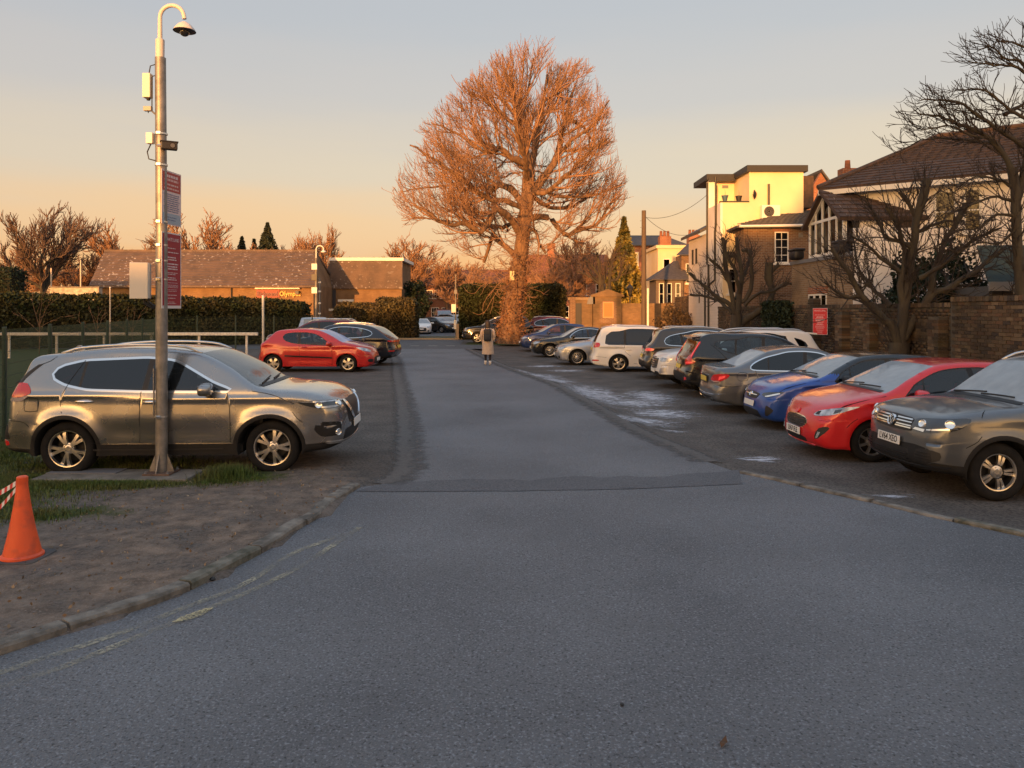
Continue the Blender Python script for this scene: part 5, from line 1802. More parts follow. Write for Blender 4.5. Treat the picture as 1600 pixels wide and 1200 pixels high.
# cars across the far road
GF = 'cars parked across the far road'
c = Car('parked_car', dict(COUPE, glass=[M['glass']]), PT['white'], 'small white coupe facing us across the far road', 'car', GF, 1)
front_simple(c, [((F_, .52), .60), ((F_, .78), .58), ((S_, .3), .68), ((F_, .6), .68)], [((F_, 0), .28), ((F_, .46), .30), ((F_, .5), .55), ((F_, 0), .60)], M['black'], bars=2, plate=(.46,), fog=[((F_, .62), .24), ((F_, .84), .26), ((F_, .84), .38), ((F_, .62), .36)], bar_m=M['black'])
c.mirrors(1.7, .9, PT['white'])
c.place(wx(655, 66), 67.5, R(-84))
for i, (px, y, lb, sp, rz) in enumerate(((677, 70, 'black hatchback beside the small white coupe across the far road', HATCH5, -40), (692, 73, 'black car second along from the small white coupe across the far road', HATCH5, -42), (704, 76, 'dark estate car nearest the thin sign post across the far road', SUV_L, -44))):
	c = Car('parked_car', dict(sp, glass=[M['glassdark']], rim='star5'), PT['black'], lb, 'car', GF, 1 if i == 0 else 2)
	front_simple(c, [((F_, .46), .68), ((F_, .70), .65), ((S_, .40), .78), ((F_, .66), .77)], [((F_, 0), .4), ((F_, .40), .42), ((F_, .42), .6), ((F_, 0), .62)], M['black'], bars=1, plate=(.46,))
	c.place(wx(px, y) + .4, y + .8, R(rz))
c = Car('parked_van', dict(VAN, glass=[M['glassdark']]), PT['vanred'], 'dark red van with lit headlights coming along the far road', 'van', None, 1)
hl = c.patch('headlight', 'front', [((F_, .55), .72), ((F_, .82), .72), ((F_, .84), .95), ((F_, .6), .92)], M['lens'], .01)
M['lamp_on'] = mat('lamp_lit', (1, 1, 1), .3, emit=(1.0, .9, .75), estr=9)
c.disc('headlight_bulb', 'front', (F_, .72), .84, .11, M['lamp_on'], hl, .02)
c.patch('grille', 'front', [((F_, 0), .6), ((F_, .45), .6), ((F_, .5), .9), ((F_, 0), .92)], M['black'], .006, mirror=None)
c.plate('front', .5)
c.mirrors(1.5, 1.2, M['black'], 1.2)
c.place(wx(688, 88), 92, R(-78), .15)

# ------------------------------------------------------------------ ground, road, kerbs
def G(px, py):
	y = gy(py)
	return (wx(px, y), y)

KERB_L = [G(*p) for p in ((-160, 1066), (-60, 1043), (0, 1026), (49, 1009), (180, 966), (270, 936), (337, 904), (382, 880), (427, 856), (465, 829), (499, 809), (517, 790), (540, 775), (562, 762))]
EDGE_L = [G(*p) for p in ((600, 757), (625, 745), (637, 700), (637, 670), (631, 625), (622, 584), (618, 560))] + [(-7.0, 41)]
KERB_R = [G(*p) for p in ((1155, 740), (1200, 749), (1270, 766), (1360, 786), (1450, 808), (1530, 825), (1600, 840), (1700, 866), (1800, 896))]
EDGE_R = [G(*p) for p in ((1110, 722), (1060, 700), (1012, 681), (935, 638), (862, 599), (820, 584), (787, 572), (752, 556))] + [(-2.4, 41)]

def gauss_patch(X, Y, cx, cy, sx, sy, rot=0.0):
	c, s = math.cos(rot), math.sin(rot)
	u = (X - cx) * c + (Y - cy) * s
	v = -(X - cx) * s + (Y - cy) * c
	return np.exp(-(u / sx)**2 - (v / sy)**2)

def axis_pts(parts):
	out = []
	for a, b, st in parts:
		out += list(np.arange(a, b, st))
	out.append(parts[-1][1])
	return np.array(out)

xs = axis_pts([(-420, -60, 60), (-60, -16, 4), (-16, 11, .2), (11, 60, 5), (60, 420, 60)])
ys = axis_pts([(-300, -60, 60), (-60, 0, 6), (0, 14, .2), (14, 50, .4), (50, 120, 6), (120, 900, 130)])
XX, YY = np.meshgrid(xs, ys)
pts2 = np.stack([XX.ravel(), YY.ravel()], 1)
kd_, _, _ = seg_dist(pts2, KERB_L)
verge_poly = KERB_L + [(-2.0, 9.4), (-3.0, 12), (-16, 12), (-16, 4)]
inv = pip(pts2, verge_poly)
rise = np.where(inv, 0.045 * smooth01(1.3 - kd_ / 2.6), 0.0)
road_poly = KERB_L + EDGE_L + EDGE_R[::-1] + KERB_R + [(9, 2), (5, -6), (-8, -6), (-6.5, 2.5)]
inroad = pip(pts2, road_poly)
wob = (np.sin(pts2[:, 0] * 3.1 + pts2[:, 1]) * np.sin(pts2[:, 1] * 2.3 - pts2[:, 0] * 1.7) * 0.012 + nr.normal(0, .004, len(pts2))) * inv
rise = np.where(inv, np.maximum(rise + wob * 0.8, 0.0), 0.0)
RLINE = [(KERB_R[-1][0] + 1, KERB_R[-1][1] - .8)] + KERB_R[::-1] + EDGE_R

def low_side(x, y):
	"""The right hand parking strip lies a little lower than the road."""
	p = np.stack([np.ravel(x), np.ravel(y)], 1)
	d, _, _ = seg_dist(p, RLINE)
	side = p[:, 0] > np.interp(p[:, 1], [a[1] for a in RLINE], [a[0] for a in RLINE])
	return -.12 * side * smooth01(d / .9) * smooth01((46 - p[:, 1]) / 6) * smooth01((p[:, 1] - 3) / 2)

rise = rise + low_side(pts2[:, 0], pts2[:, 1])
rise = np.where(inroad, -0.03, rise)
V3 = np.c_[pts2, rise]
nx_, ny_ = len(xs), len(ys)
ii_ = np.arange((ny_ - 1) * nx_).reshape(ny_ - 1, nx_)[:, :-1].ravel()
quads = np.stack([ii_, ii_ + 1, ii_ + nx_ + 1, ii_ + nx_], 1)
gme = np_mesh('ground', V3, quads, True)
x_, y_ = pts2[:, 0], pts2[:, 1]
green = np.zeros(len(pts2))
for a in ((-7.0, 8.6, 1.6, .75), (-8.4, 9.0, 1.4, 1.1), (-5.2, 9.2, 1.6, .22), (-5.9, 7.0, .75, .55), (-6.3, 6.3, .8, .35), (-3.5, 9.55, .55, .3), (-7.9, 5.9, 1.2, .4), (-5.0, 7.9, .8, .25)):
	green = np.maximum(green, gauss_patch(x_, y_, *a))
fx = -8.3 - (y_ - 12.2) * .31
green = np.maximum(green, np.exp(-((x_ - fx - .4) / .8)**2) * (y_ > 9) * (y_ < 30))
green = np.maximum(green, smooth01((fx - x_) / .8) * (y_ > 6) * (y_ < 60))
green = np.where((y_ > 46) & (y_ < 50) & (x_ > -3) & (x_ < 4), .7, green)
tan_ = np.where(inv, 1.0 * smooth01(1.7 - kd_ / 2.3), 0)
for a in ((-4.2, 7.0, 1.0, .5), (-5.0, 5.3, 1.0, .4)):
	tan_ = np.maximum(tan_, gauss_patch(x_, y_, *a))
for nm, arr in (('green', green), ('tan', tan_)):
	at = gme.attributes.new(nm, 'FLOAT', 'POINT')
	at.data.foreach_set('value', arr.astype(np.float32))

def ground_mat():
	m = bpy.data.materials.new('gravelly_earth')
	m.use_nodes = True
	nt = m.node_tree
	L = nt.links
	b = nt.nodes['Principled BSDF']
	b.inputs['Roughness'].default_value = .92
	b.inputs['Specular IOR Level'].default_value = .25
	tc = nd(nt, 'ShaderNodeTexCoord').outputs['Object']

	def noise(sc, det=6, rough=.6):
		n = nd(nt, 'ShaderNodeTexNoise')
		n.inputs['Scale'].default_value = sc
		n.inputs['Detail'].default_value = det
		n.inputs['Roughness'].default_value = rough
		L.new(tc, n.inputs[0])
		return n.outputs['Fac']

	def ramp(f, lo, hi, tmin=0.0, tmax=1.0):
		r_ = nd(nt, 'ShaderNodeMapRange')
		for k, v in (('From Min', lo), ('From Max', hi), ('To Min', tmin), ('To Max', tmax)):
			r_.inputs[k].default_value = v
		L.new(f, r_.inputs[0])
		return r_.outputs[0]

	def mix(f, a, b_):
		x = nd(nt, 'ShaderNodeMix', data_type='RGBA')
		L.new(f, x.inputs[0])
		for i, c in ((6, a), (7, b_)):
			if isinstance(c, tuple):
				x.inputs[i].default_value = (*c, 1)
			else:
				L.new(c, x.inputs[i])
		return x.outputs[2]

	def mul(a, b_):
		x = nd(nt, 'ShaderNodeMath', operation='MULTIPLY')
		L.new(a, x.inputs[0])
		if isinstance(b_, float):
			x.inputs[1].default_value = b_
		else:
			L.new(b_, x.inputs[1])
		return x.outputs[0]

	def attr(nm):
		a = nd(nt, 'ShaderNodeAttribute')
		a.attribute_name = nm
		return a.outputs['Fac']
	base = mix(ramp(noise(1.3), .35, .65), (.105, .092, .082), (.175, .152, .133))
	base = mix(ramp(noise(26, 3), .45, .7), base, (.035, .031, .029))
	base = mix(ramp(noise(90, 2), .60, .72, 0, .55), base, (.21, .20, .19))
	tanc = mix(ramp(noise(6, 9), .38, .62), (.25, .19, .145), (.12, .092, .072))
	tanc = mix(ramp(noise(45, 4), .55, .68, 0, .7), tanc, (.30, .25, .21))
	base = mix(mul(attr('tan'), ramp(noise(2.5, 6), .3, .6)), base, tanc)
	grc = mix(ramp(noise(9, 6), .35, .65), (.040, .062, .018), (.075, .085, .028))
	gm = nd(nt, 'ShaderNodeMath', operation='MULTIPLY_ADD')
	L.new(attr('green'), gm.inputs[0])
	gm.inputs[1].default_value = 1.3
	L.new(ramp(noise(3.5, 7), .3, .7, -.55, .25), gm.inputs[2])
	gcl = nd(nt, 'ShaderNodeClamp')
	L.new(gm.outputs[0], gcl.inputs[0])
	base = mix(ramp(gcl.outputs[0], .15, .55), base, grc)
	L.new(base, b.inputs['Base Color'])
	bp = nd(nt, 'ShaderNodeBump')
	bp.inputs['Strength'].default_value = .8
	bp.inputs['Distance'].default_value = .03
	ad = nd(nt, 'ShaderNodeMath', operation='ADD')
	L.new(mul(noise(14, 6), 1.0), ad.inputs[0])
	L.new(mul(noise(70, 3), .45), ad.inputs[1])
	L.new(ad.outputs[0], bp.inputs['Height'])
	L.new(bp.outputs[0], b.inputs['Normal'])
	return m

gme.materials.append(ground_mat())
tag(link('ground', gme), kind='structure')

def asphalt_mat(name, c1, c2, rough=.62, speck=.5):
	m = mat(name, c1, rough, col2=c2, scale=.55, detail=7, bump=.9, bscale=80, lo=.3, hi=.7, spec=.5)
	nt = m.node_tree
	b = nt.nodes['Principled BSDF']
	src = b.inputs['Base Color'].links[0].from_socket
	tc = nd(nt, 'ShaderNodeTexCoord').outputs['Object']
	for sc, lo, hi, col, k in ((62, .54, .66, (.34, .37, .41), speck), (55, .30, .45, (.016, .017, .019), -.85), (1.1, .50, .72, (.05, .052, .056), .30)):
		n = nd(nt, 'ShaderNodeTexNoise')
		n.inputs['Scale'].default_value = sc
		n.inputs['Detail'].default_value = 3 if sc > 20 else 6
		nt.links.new(tc, n.inputs[0])
		r_ = nd(nt, 'ShaderNodeMapRange')
		r_.inputs['From Min'].default_value = lo if k > 0 else hi
		r_.inputs['From Max'].default_value = hi if k > 0 else lo
		r_.inputs['To Max'].default_value = abs(k)
		nt.links.new(n.outputs['Fac'], r_.inputs[0])
		mx = nd(nt, 'ShaderNodeMix', data_type='RGBA')
		mx.inputs[7].default_value = (*col, 1)
		nt.links.new(r_.outputs[0], mx.inputs[0])
		nt.links.new(src, mx.inputs[6])
		src = mx.outputs[2]
	nt.links.new(src, b.inputs['Base Color'])
	return m

M['asphalt'] = asphalt_mat('asphalt', (.088, .094, .105), (.175, .185, .200))
M['asphalt2'] = asphalt_mat('asphalt_dark', (.062, .062, .066), (.092, .094, .10), .7, .35)

def densify(line, h, jit=0.0):
	d, _ = catmull(np.c_[np.array(line), np.zeros(len(line))], h)
	d = d[:, :2]
	if jit:
		d = d + nr.normal(0, jit, d.shape)
	return [tuple(p) for p in d]

def sheet(name, poly, z, m, kind='structure'):
	"""Flat surface from a polygon."""
	r_ = delaunay_2d_cdt([Vector(p) for p in poly], [(i, (i + 1) % len(poly)) for i in range(len(poly))], [], 1, 1e-4)
	V = np.array([tuple(p) for p in r_[0]])
	F = [list(f) for f in r_[2]]
	c = np.array([V[f].mean(0) for f in F])
	F = [f for f, k in zip(F, pip(c, poly)) if k]
	A = [np.cross(np.append(V[f[1]] - V[f[0]], 0), np.append(V[f[2]] - V[f[0]], 0))[2] for f in F]
	F = [f if a > 0 else f[::-1] for f, a in zip(F, A)]
	me = np_mesh(name, np.c_[V, np.full(len(V), z)], F)
	me.materials.append(m)
	return tag(link(name, me), kind=kind)

sheet('road', KERB_L + densify(EDGE_L, .25, .03) + densify(EDGE_R, .25, .03)[::-1] + KERB_R + [(9, 2), (5, -6), (-8, -6), (-6.5, 2.5)], .004, M['asphalt'])
# darker worn band where two surfacings meet
hump = densify([G(556, 769), G(800, 768), G(1000, 764), G(1160, 757)], .2, .006) + densify([G(1150, 738), G(1000, 744), G(800, 750), G(610, 754)], .25, .05)
sheet('road_patch', hump, .009, asphalt_mat('asphalt_band', (.075, .079, .088), (.125, .132, .146), .7, .3))
# worn darker edges
# cross road in the distance
sheet('far_road', [(-60, 41), (-1.2, 41), (-1.2, 45.2), (-3.2, 46), (-3.4, 53.5), (-60, 53.5)], .0045, M['asphalt2'])
sheet('far_road', [(-40, 60), (-2, 60), (-3, 130), (-9, 130), (-12, 66), (-40, 66)], .0045, M['asphalt2'])
M['paint_white'] = mat('road_paint_white', (.52, .49, .44), .7, col2=(.2, .2, .2), scale=14, lo=.55, hi=.75)
for i, (a, b) in enumerate(((584, 598), (611, 627), (641, 655), (669, 683), (697, 711))):
	y0 = gy(540.6)
	x0, x1 = wx(a, y0), wx(b, y0)
	mk = sheet('road_marking', [(x0, y0 - .1), (x1, y0 - .1), (x1, y0 + .12), (x0, y0 + .12)], .0125, M['paint_white'])

def worn_paint(name, col, keep):
	m = bpy.data.materials.new(name)
	m.use_nodes = True
	nt = m.node_tree
	b = nt.nodes['Principled BSDF']
	b.inputs['Base Color'].default_value = (*col, 1)
	b.inputs['Roughness'].default_value = .75
	tc = nd(nt, 'ShaderNodeTexCoord').outputs['Object']
	t = None
	for sc, lo, hi in ((2.6, .5 - keep, .75 - keep), (55, .40, .55)):
		n = nd(nt, 'ShaderNodeTexNoise')
		n.inputs['Scale'].default_value = sc
		n.inputs['Detail'].default_value = 7
		nt.links.new(tc, n.inputs[0])
		r_ = nd(nt, 'ShaderNodeMapRange')
		r_.inputs['From Min'].default_value = lo
		r_.inputs['From Max'].default_value = hi
		r_.inputs['To Min'].default_value = .12
		nt.links.new(n.outputs['Fac'], r_.inputs[0])
		if t is None:
			t = r_.outputs[0]
		else:
			x = nd(nt, 'ShaderNodeMath', operation='MULTIPLY')
			nt.links.new(t, x.inputs[0])
			nt.links.new(r_.outputs[0], x.inputs[1])
			t = x.outputs[0]
	nt.links.new(t, b.inputs['Alpha'])
	return m

wy = worn_paint('worn_yellow_paint', (.36, .34, .26), .07)
for ln in ([(-60, 1072), (0, 1053), (94, 1022), (195, 988), (262, 961), (375, 917), (468, 861), (498, 850), (540, 835)],
		   [(-60, 1096), (0, 1075), (94, 1045), (180, 1011), (300, 962), (375, 932), (468, 887), (525, 850), (562, 825)]):
	d_ = np.array(densify([G(*p) for p in ln], .15))
	tn = np.gradient(d_, axis=0)
	nn = np.stack([-tn[:, 1], tn[:, 0]], 1)
	nn /= np.linalg.norm(nn, axis=1)[:, None]
	sheet('yellow_line', [tuple(p) for p in d_ + nn * .035] + [tuple(p) for p in (d_ - nn * .035)[::-1]], .0085, wy)
px_ = G(300, 962)
sheet('yellow_line', [G(268, 975), G(284, 966), G(322, 953), G(334, 952), G(318, 963), G(290, 973)], .0135, worn_paint('fresh_yellow_paint', (.52, .45, .25), .25))

# kerb stones
M['kerb'] = mat('kerb_concrete', (.25, .225, .19), .9, col2=(.09, .082, .07), scale=7, bump=.5, bscale=60)
M['kerb2'] = mat('kerb_mossy', (.20, .185, .15), .9, col2=(.07, .07, .05), scale=9, bump=.5, bscale=60)

def kerb(line, label_side, w=.125, up=.065, ln=.9, sgn=1):
	root = bpy.data.objects.new('kerb', None)
	COL.objects.link(root)
	tag(root, kind='structure')
	d_, _ = catmull(np.c_[np.array(line), np.zeros(len(line))], .02)
	d_ = d_[:, :2]
	s = np.r_[0, np.cumsum(np.linalg.norm(np.diff(d_, axis=0), axis=1))]
	k = 0
	while k * ln < s[-1] - .2:
		a, b = k * ln + .010, min((k + 1) * ln - .010, s[-1])
		t = np.linspace(a, b, 4)
		P = np.stack([np.interp(t, s, d_[:, 0]), np.interp(t, s, d_[:, 1])], 1)
		tn = np.gradient(P, axis=0)
		nn = np.stack([-tn[:, 1], tn[:, 0]], 1) * sgn
		nn /= np.linalg.norm(nn, axis=1)[:, None]
		dz = rng.uniform(-.008, .008)
		dn = rng.uniform(-.007, .007)
		A, B = P + nn * dn, P + nn * (w + dn)
		vs = []
		for q in range(4):
			tz = dz + rng.uniform(-.003, .003)
			for (p, z) in ((A[q], -.05), (A[q], up - .018 + tz), (A[q] * .86 + B[q] * .14, up + tz), (B[q], up + tz), (B[q], -.05)):
				vs.append((p[0], p[1], z))
		fs = [(q * 5 + j, q * 5 + j + 1, (q + 1) * 5 + j + 1, (q + 1) * 5 + j) for q in range(3) for j in range(4)] + [(4, 3, 2, 1, 0), (15, 16, 17, 18, 19)]
		mb = MB().add(vs, fs)
		mb.obj('kerb_stone', M['kerb'] if rng.random() < .7 else M['kerb2'], root)
		k += 1
	return root

kerb(KERB_L, 'left')
kerb(KERB_R, 'right', .10, .035, .9, 1)

# loose grit creeping over the road edges
gv, gf_, ga_ = [], [], []
for line, sg in ((EDGE_L, -1), (EDGE_R, 1)):
	d_ = np.array(densify(line, .15))
	tn = np.gradient(d_, axis=0)
	nn = np.stack([-tn[:, 1], tn[:, 0]], 1) * -sg
	nn /= np.linalg.norm(nn, axis=1)[:, None]
	if nn[0][0] * sg > 0:
		nn = -nn
	b = len(gv)
	for o_, al in ((-.4, .0), (-.08, .75), (.22, .4), (.5, .0)):
		q = d_ + nn * o_
		gv += [(p[0], p[1], .0095 + l_) for p, l_ in zip(q, low_side(q[:, 0], q[:, 1]))]
		ga_ += [al] * len(q)
	k = len(d_)
	gf_ += [(b + r_ * k + i, b + r_ * k + i + 1, b + (r_ + 1) * k + i + 1, b + (r_ + 1) * k + i) for r_ in range(3) for i in range(k - 1)]
me = np_mesh('road_grit', gv, np.array(gf_))
me.attributes.new('edge', 'FLOAT', 'POINT').data.foreach_set('value', np.array(ga_, dtype=np.float32))
gm_ = mat('grit', (.135, .127, .12), .9, col2=(.09, .084, .08), scale=20, bump=.6, bscale=70)
nt = gm_.node_tree
a_ = nd(nt, 'ShaderNodeAttribute')
a_.attribute_name = 'edge'
n_ = nd(nt, 'ShaderNodeTexNoise')
n_.inputs['Scale'].default_value = 4.5
n_.inputs['Detail'].default_value = 9
n_.inputs['Roughness'].default_value = .75
nt.links.new(nd(nt, 'ShaderNodeTexCoord').outputs['Object'], n_.inputs[0])
ad_ = nd(nt, 'ShaderNodeMath', operation='ADD')
nt.links.new(a_.outputs['Fac'], ad_.inputs[0])
nt.links.new(n_.outputs['Fac'], ad_.inputs[1])
r_ = nd(nt, 'ShaderNodeMapRange')
r_.inputs['From Min'].default_value = .78
r_.inputs['From Max'].default_value = 1.15
nt.links.new(ad_.outputs[0], r_.inputs[0])
nt.links.new(r_.outputs[0], nt.nodes['Principled BSDF'].inputs['Alpha'])
me.materials.append(gm_)
tag(link('road_grit', me), kind='stuff')

# frost lying on the gravel
fx_, fy_ = np.meshgrid(np.arange(-2, 8.01, .12), np.arange(6, 33, .14))
fp = np.stack([fx_.ravel(), fy_.ravel()], 1)
fm = np.zeros(len(fp))
for a in ((2.2, 20.0, 1.0, 4.0, .10), (3.6, 19.5, .9, 2.0), (2.6, 15.0, .9, .9), (3.3, 16.3, 1.0, 1.1), (3.0, 18.2, 1.1, 1.2), (.2, 26.3, .6, 1.6, .35), (1.4, 23.6, .8, 1.5), (3.75, 11.35, .55, .28), (3.0, 13.9, .5, .18), (5.8, 7.15, .9, .16), (2.0, 27.8, 1.0, .7), (1.3, 30, 1.0, .7), (1.0, 25.0, .9, 1.8), (4.6, 9.1, .5, .1)):
	fm = np.maximum(fm, gauss_patch(fp[:, 0], fp[:, 1], *a))
fm = np.where(pip(fp, road_poly), 0, fm)
nfx, nfy = fx_.shape[1], fx_.shape[0]
ii_ = np.arange((nfy - 1) * nfx).reshape(nfy - 1, nfx)[:, :-1].ravel()
fq = np.stack([ii_, ii_ + 1, ii_ + nfx + 1, ii_ + nfx], 1)
fq = fq[fm[fq].max(1) > .06]
fme = np_mesh('frost', np.c_[fp, .008 + low_side(fp[:, 0], fp[:, 1])], fq)
at = fme.attributes.new('frost', 'FLOAT', 'POINT')
at.data.foreach_set('value', fm.astype(np.float32))
m_ = bpy.data.materials.new('frost')
m_.use_nodes = True
nt = m_.node_tree
b_ = nt.nodes['Principled BSDF']
b_.inputs['Base Color'].default_value = (.66, .68, .74, 1)
b_.inputs['Roughness'].default_value = .6
a_ = nd(nt, 'ShaderNodeAttribute')
a_.attribute_name = 'frost'
tc_ = nd(nt, 'ShaderNodeTexCoord')
mp_ = nd(nt, 'ShaderNodeMapping')
mp_.inputs['Scale'].default_value = (1.3, 3.6, 1)
nt.links.new(tc_.outputs['Object'], mp_.inputs[0])
n1 = nd(nt, 'ShaderNodeTexNoise')
n1.inputs['Scale'].default_value = 3.4
n1.inputs['Detail'].default_value = 10
n1.inputs['Roughness'].default_value = .8
nt.links.new(mp_.outputs[0], n1.inputs[0])
ma = nd(nt, 'ShaderNodeMath', operation='MULTIPLY_ADD')
ma.inputs[1].default_value = .27
ma.inputs[2].default_value = 0
nt.links.new(a_.outputs['Fac'], ma.inputs[0])
ad_ = nd(nt, 'ShaderNodeMath', operation='ADD')
nt.links.new(ma.outputs[0], ad_.inputs[0])
nt.links.new(n1.outputs['Fac'], ad_.inputs[1])
mr_ = nd(nt, 'ShaderNodeMapRange')
mr_.inputs['From Min'].default_value = .66
mr_.inputs['From Max'].default_value = .82
mr_.inputs['To Max'].default_value = .85
nt.links.new(ad_.outputs[0], mr_.inputs[0])
nt.links.new(mr_.outputs[0], b_.inputs['Alpha'])
fme.materials.append(m_)
tag(link('frost', fme), kind='stuff')

# far verge with a pale kerb edge
sheet('verge', [(-9.2, 54.2), (-3.6, 54.2), (-3.2, 59.5), (-9.0, 60)], .05, mat('verge_grass', (.05, .06, .02), .9, col2=(.10, .085, .04), scale=3))
MB().box(-8.6, -3.6, 53.9, 54.15, 0, .11).obj('kerb', mat('pale_kerb', (.34, .27, .18), .9))['kind'] = 'structure'

# ------------------------------------------------------------------ buildings and walls
M['stock'] = brick_mat('stock_brick', (.24, .15, .085), (.32, .21, .12), (.30, .26, .2), stain=(.08, .055, .04))
M['redbrick'] = brick_mat('red_brick', (.27, .085, .04), (.36, .13, .06), (.32, .27, .22))
M['brownbrick'] = brick_mat('brown_brick', (.18, .095, .055), (.26, .14, .075), (.30, .25, .19), stain=(.045, .03, .022))
M['hallbrick'] = brick_mat('hall_brick', (.23, .13, .065), (.29, .17, .08), (.23, .16, .10), vary=.6)
M['render'] = mat('cream_sunlit_render', (.74, .60, .38), .85, col2=(.66, .53, .33), scale=.8, bump=.15, bscale=30)  # cream stucco; on the boxy white house this colour paints the sunlight
M['render2'] = mat('white_render', (.80, .74, .67), .85, col2=(.70, .63, .56), scale=.8, bump=.15, bscale=30)
M['whitebrick'] = brick_mat('painted_brick', (.70, .62, .56), (.66, .58, .52), (.54, .47, .42), stain=(.50, .43, .37), vary=.5, bump=.6)
M['slate'] = mat('slate', (.045, .042, .045), .75, col2=(.085, .075, .07), scale=5, stretch=(1, 1, 6))
M['tile'] = mat('brown_tile', (.085, .05, .036), .85, col2=(.05, .034, .028), scale=6, bump=.3)
M['tile2'] = mat('brown_tile_pale', (.11, .062, .042), .85, col2=(.06, .04, .03), scale=6, bump=.3)
M['redtile'] = mat('red_tile', (.24, .09, .045), .85, col2=(.14, .06, .035), scale=3, bump=.3)
M['wood'] = mat('white_woodwork', (.74, .70, .63), .6)
M['fascia'] = mat('black_fascia', (.016, .015, .016), .5)
M['pane'] = glass_mat('window_glass', (.16, .17, .17), refl=.55)
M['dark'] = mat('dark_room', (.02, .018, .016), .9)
M['wire'] = mat('wire', (.03, .03, .03), .6)
M['lead'] = mat('lead_grey', (.16, .16, .17), .6)
M['conc'] = mat('concrete', (.24, .215, .18), .9, col2=(.14, .125, .105), scale=5, bump=.5, bscale=40)
M['galv'] = mat('galvanised', (.30, .28, .26), .5, .65, col2=(.19, .18, .17), scale=9, bump=.12, bscale=50)

def quadwall(name, pts, m, parent, th=None):
	"""Solid polygon panel: pts in space, pushed back by vector th."""
	n = len(pts)
	P = [Vector(p) for p in pts]
	if th is None:
		nn = (P[1] - P[0]).cross(P[2] - P[0]).normalized()
		th = -nn * .2
	th = Vector(th)
	mb = MB().add([tuple(p) for p in P] + [tuple(p + th) for p in P], [tuple(range(n)), tuple(range(2 * n - 1, n - 1, -1))] + [(i, i + n, (i + 1) % n + n, (i + 1) % n) for i in range(n)])
	return mb.obj(name, m, parent)

def window(parent, o, u, w, h, nrm, bars=(1, 1), frame=.06, m=None, sill=True, glass=None, arch=0.0, proud=.03):
	"""Sash window on a wall: o lower left corner, u along the wall, frame and bars proud of the wall, glass set back, a sill below."""
	u = Vector(u).normalized()
	n = Vector(nrm).normalized()
	z = Vector((0, 0, 1))
	o = Vector(o)
	mt = Matrix.Identity(4)
	for i in range(3):
		mt[i][0], mt[i][1], mt[i][2], mt[i][3] = u[i], n[i], z[i], o[i]
	mb = MB()
	mb.box(0, frame, -.05, proud, 0, h, mt)
	mb.box(w - frame, w, -.05, proud, 0, h, mt)
	mb.box(frame, w - frame, -.05, proud, 0, frame, mt)
	mb.box(frame, w - frame, -.05, proud, h - frame, h, mt)
	nx, nz = bars
	bw = frame * .55
	for i in range(1, nx):
		c = w * i / nx
		mb.box(c - bw / 2, c + bw / 2, -.04, proud - .008, frame, h - frame, mt)
	for j in range(1, nz):
		c = h * j / nz
		mb.box(frame, w - frame, -.04, proud - .012, c - bw / 2, c + bw / 2, mt)
	f = mb.obj('window', m or M['wood'], parent)
	MB().box(frame, w - frame, -.02, proud - .022, frame, h - frame, mt).obj('pane', glass or M['pane'], f)
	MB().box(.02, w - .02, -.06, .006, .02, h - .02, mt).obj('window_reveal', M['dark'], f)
	if sill:
		MB().box(-.08, w + .08, -.02, proud + .07, -.09, -.002, mt).obj('sill', m or M['wood'], f)
	return f

def tiles(parent, a, b, c, d, m, tw=.3, gauge=.28, name='tile', cap=0, m2=None, th=.022):
	"""Courses of overlapping tiles over the roof slope a-b (eaves, left to right), d-c (ridge). The first cap tiles are parts, the rest one part."""
	a, b, c, d = (Vector(p) for p in (a, b, c, d))
	n = (b - a).cross(d - a).normalized()
	rows = max(1, int(((d + c) / 2 - (a + b) / 2).length / gauge))
	rest = MB()
	k = 0
	proto = {}
	for r_ in range(rows):
		t0, t1 = r_ / rows, (r_ + 1) / rows
		L0, R0, L1, R1 = a.lerp(d, t0), b.lerp(c, t0), a.lerp(d, t1), b.lerp(c, t1)
		w = (R0 - L0).length
		cnt = max(1, int(round(w / tw)))
		off = .5 if r_ % 2 else 0.0
		for i in range(-1 if off else 0, cnt):
			s0, s1 = max(0, (i + off) / cnt + .012 / w), min(1, (i + 1 + off) / cnt - .012 / w)
			if s1 - s0 < .1 / cnt:
				continue
			j = rng.uniform(-.006, .006)
			p0, p1, p2, p3 = L0.lerp(R0, s0), L0.lerp(R0, s1), L1.lerp(R1, s1), L1.lerp(R1, s0)
			lo, hi = n * (th * 1.7 + j), n * (th * .4)
			vs = [p0, p1, p2, p3, p0 + lo, p1 + lo, p2 + hi, p3 + hi]
			fs = [(4, 5, 6, 7), (0, 1, 5, 4), (1, 2, 6, 5), (3, 0, 4, 7)]
			if k < cap:
				MB().add([tuple(v) for v in vs], fs).obj(name, m2 if (m2 and rng.random() < .35) else m, parent, fix=False)
			else:
				rest.add([tuple(v) for v in vs], fs)
			k += 1
	if rest.v:
		me = np_mesh(name + 's', rest.v, np.array(rest.f))
		o = link(name + 's', me, parent, m)
		o['kind'] = 'stuff'

def bx(name, x0, x1, y0, y1, z0, z1, m, parent, bevel=0):
	return MB().box(x0, x1, y0, y1, z0, z1).obj(name, m, parent, bevel=bevel)

def tube(name, pts, r_, m, parent, n=8):
	return MB().tube(pts, r_, n).obj(name, m, parent, smooth=True, angle=.6)

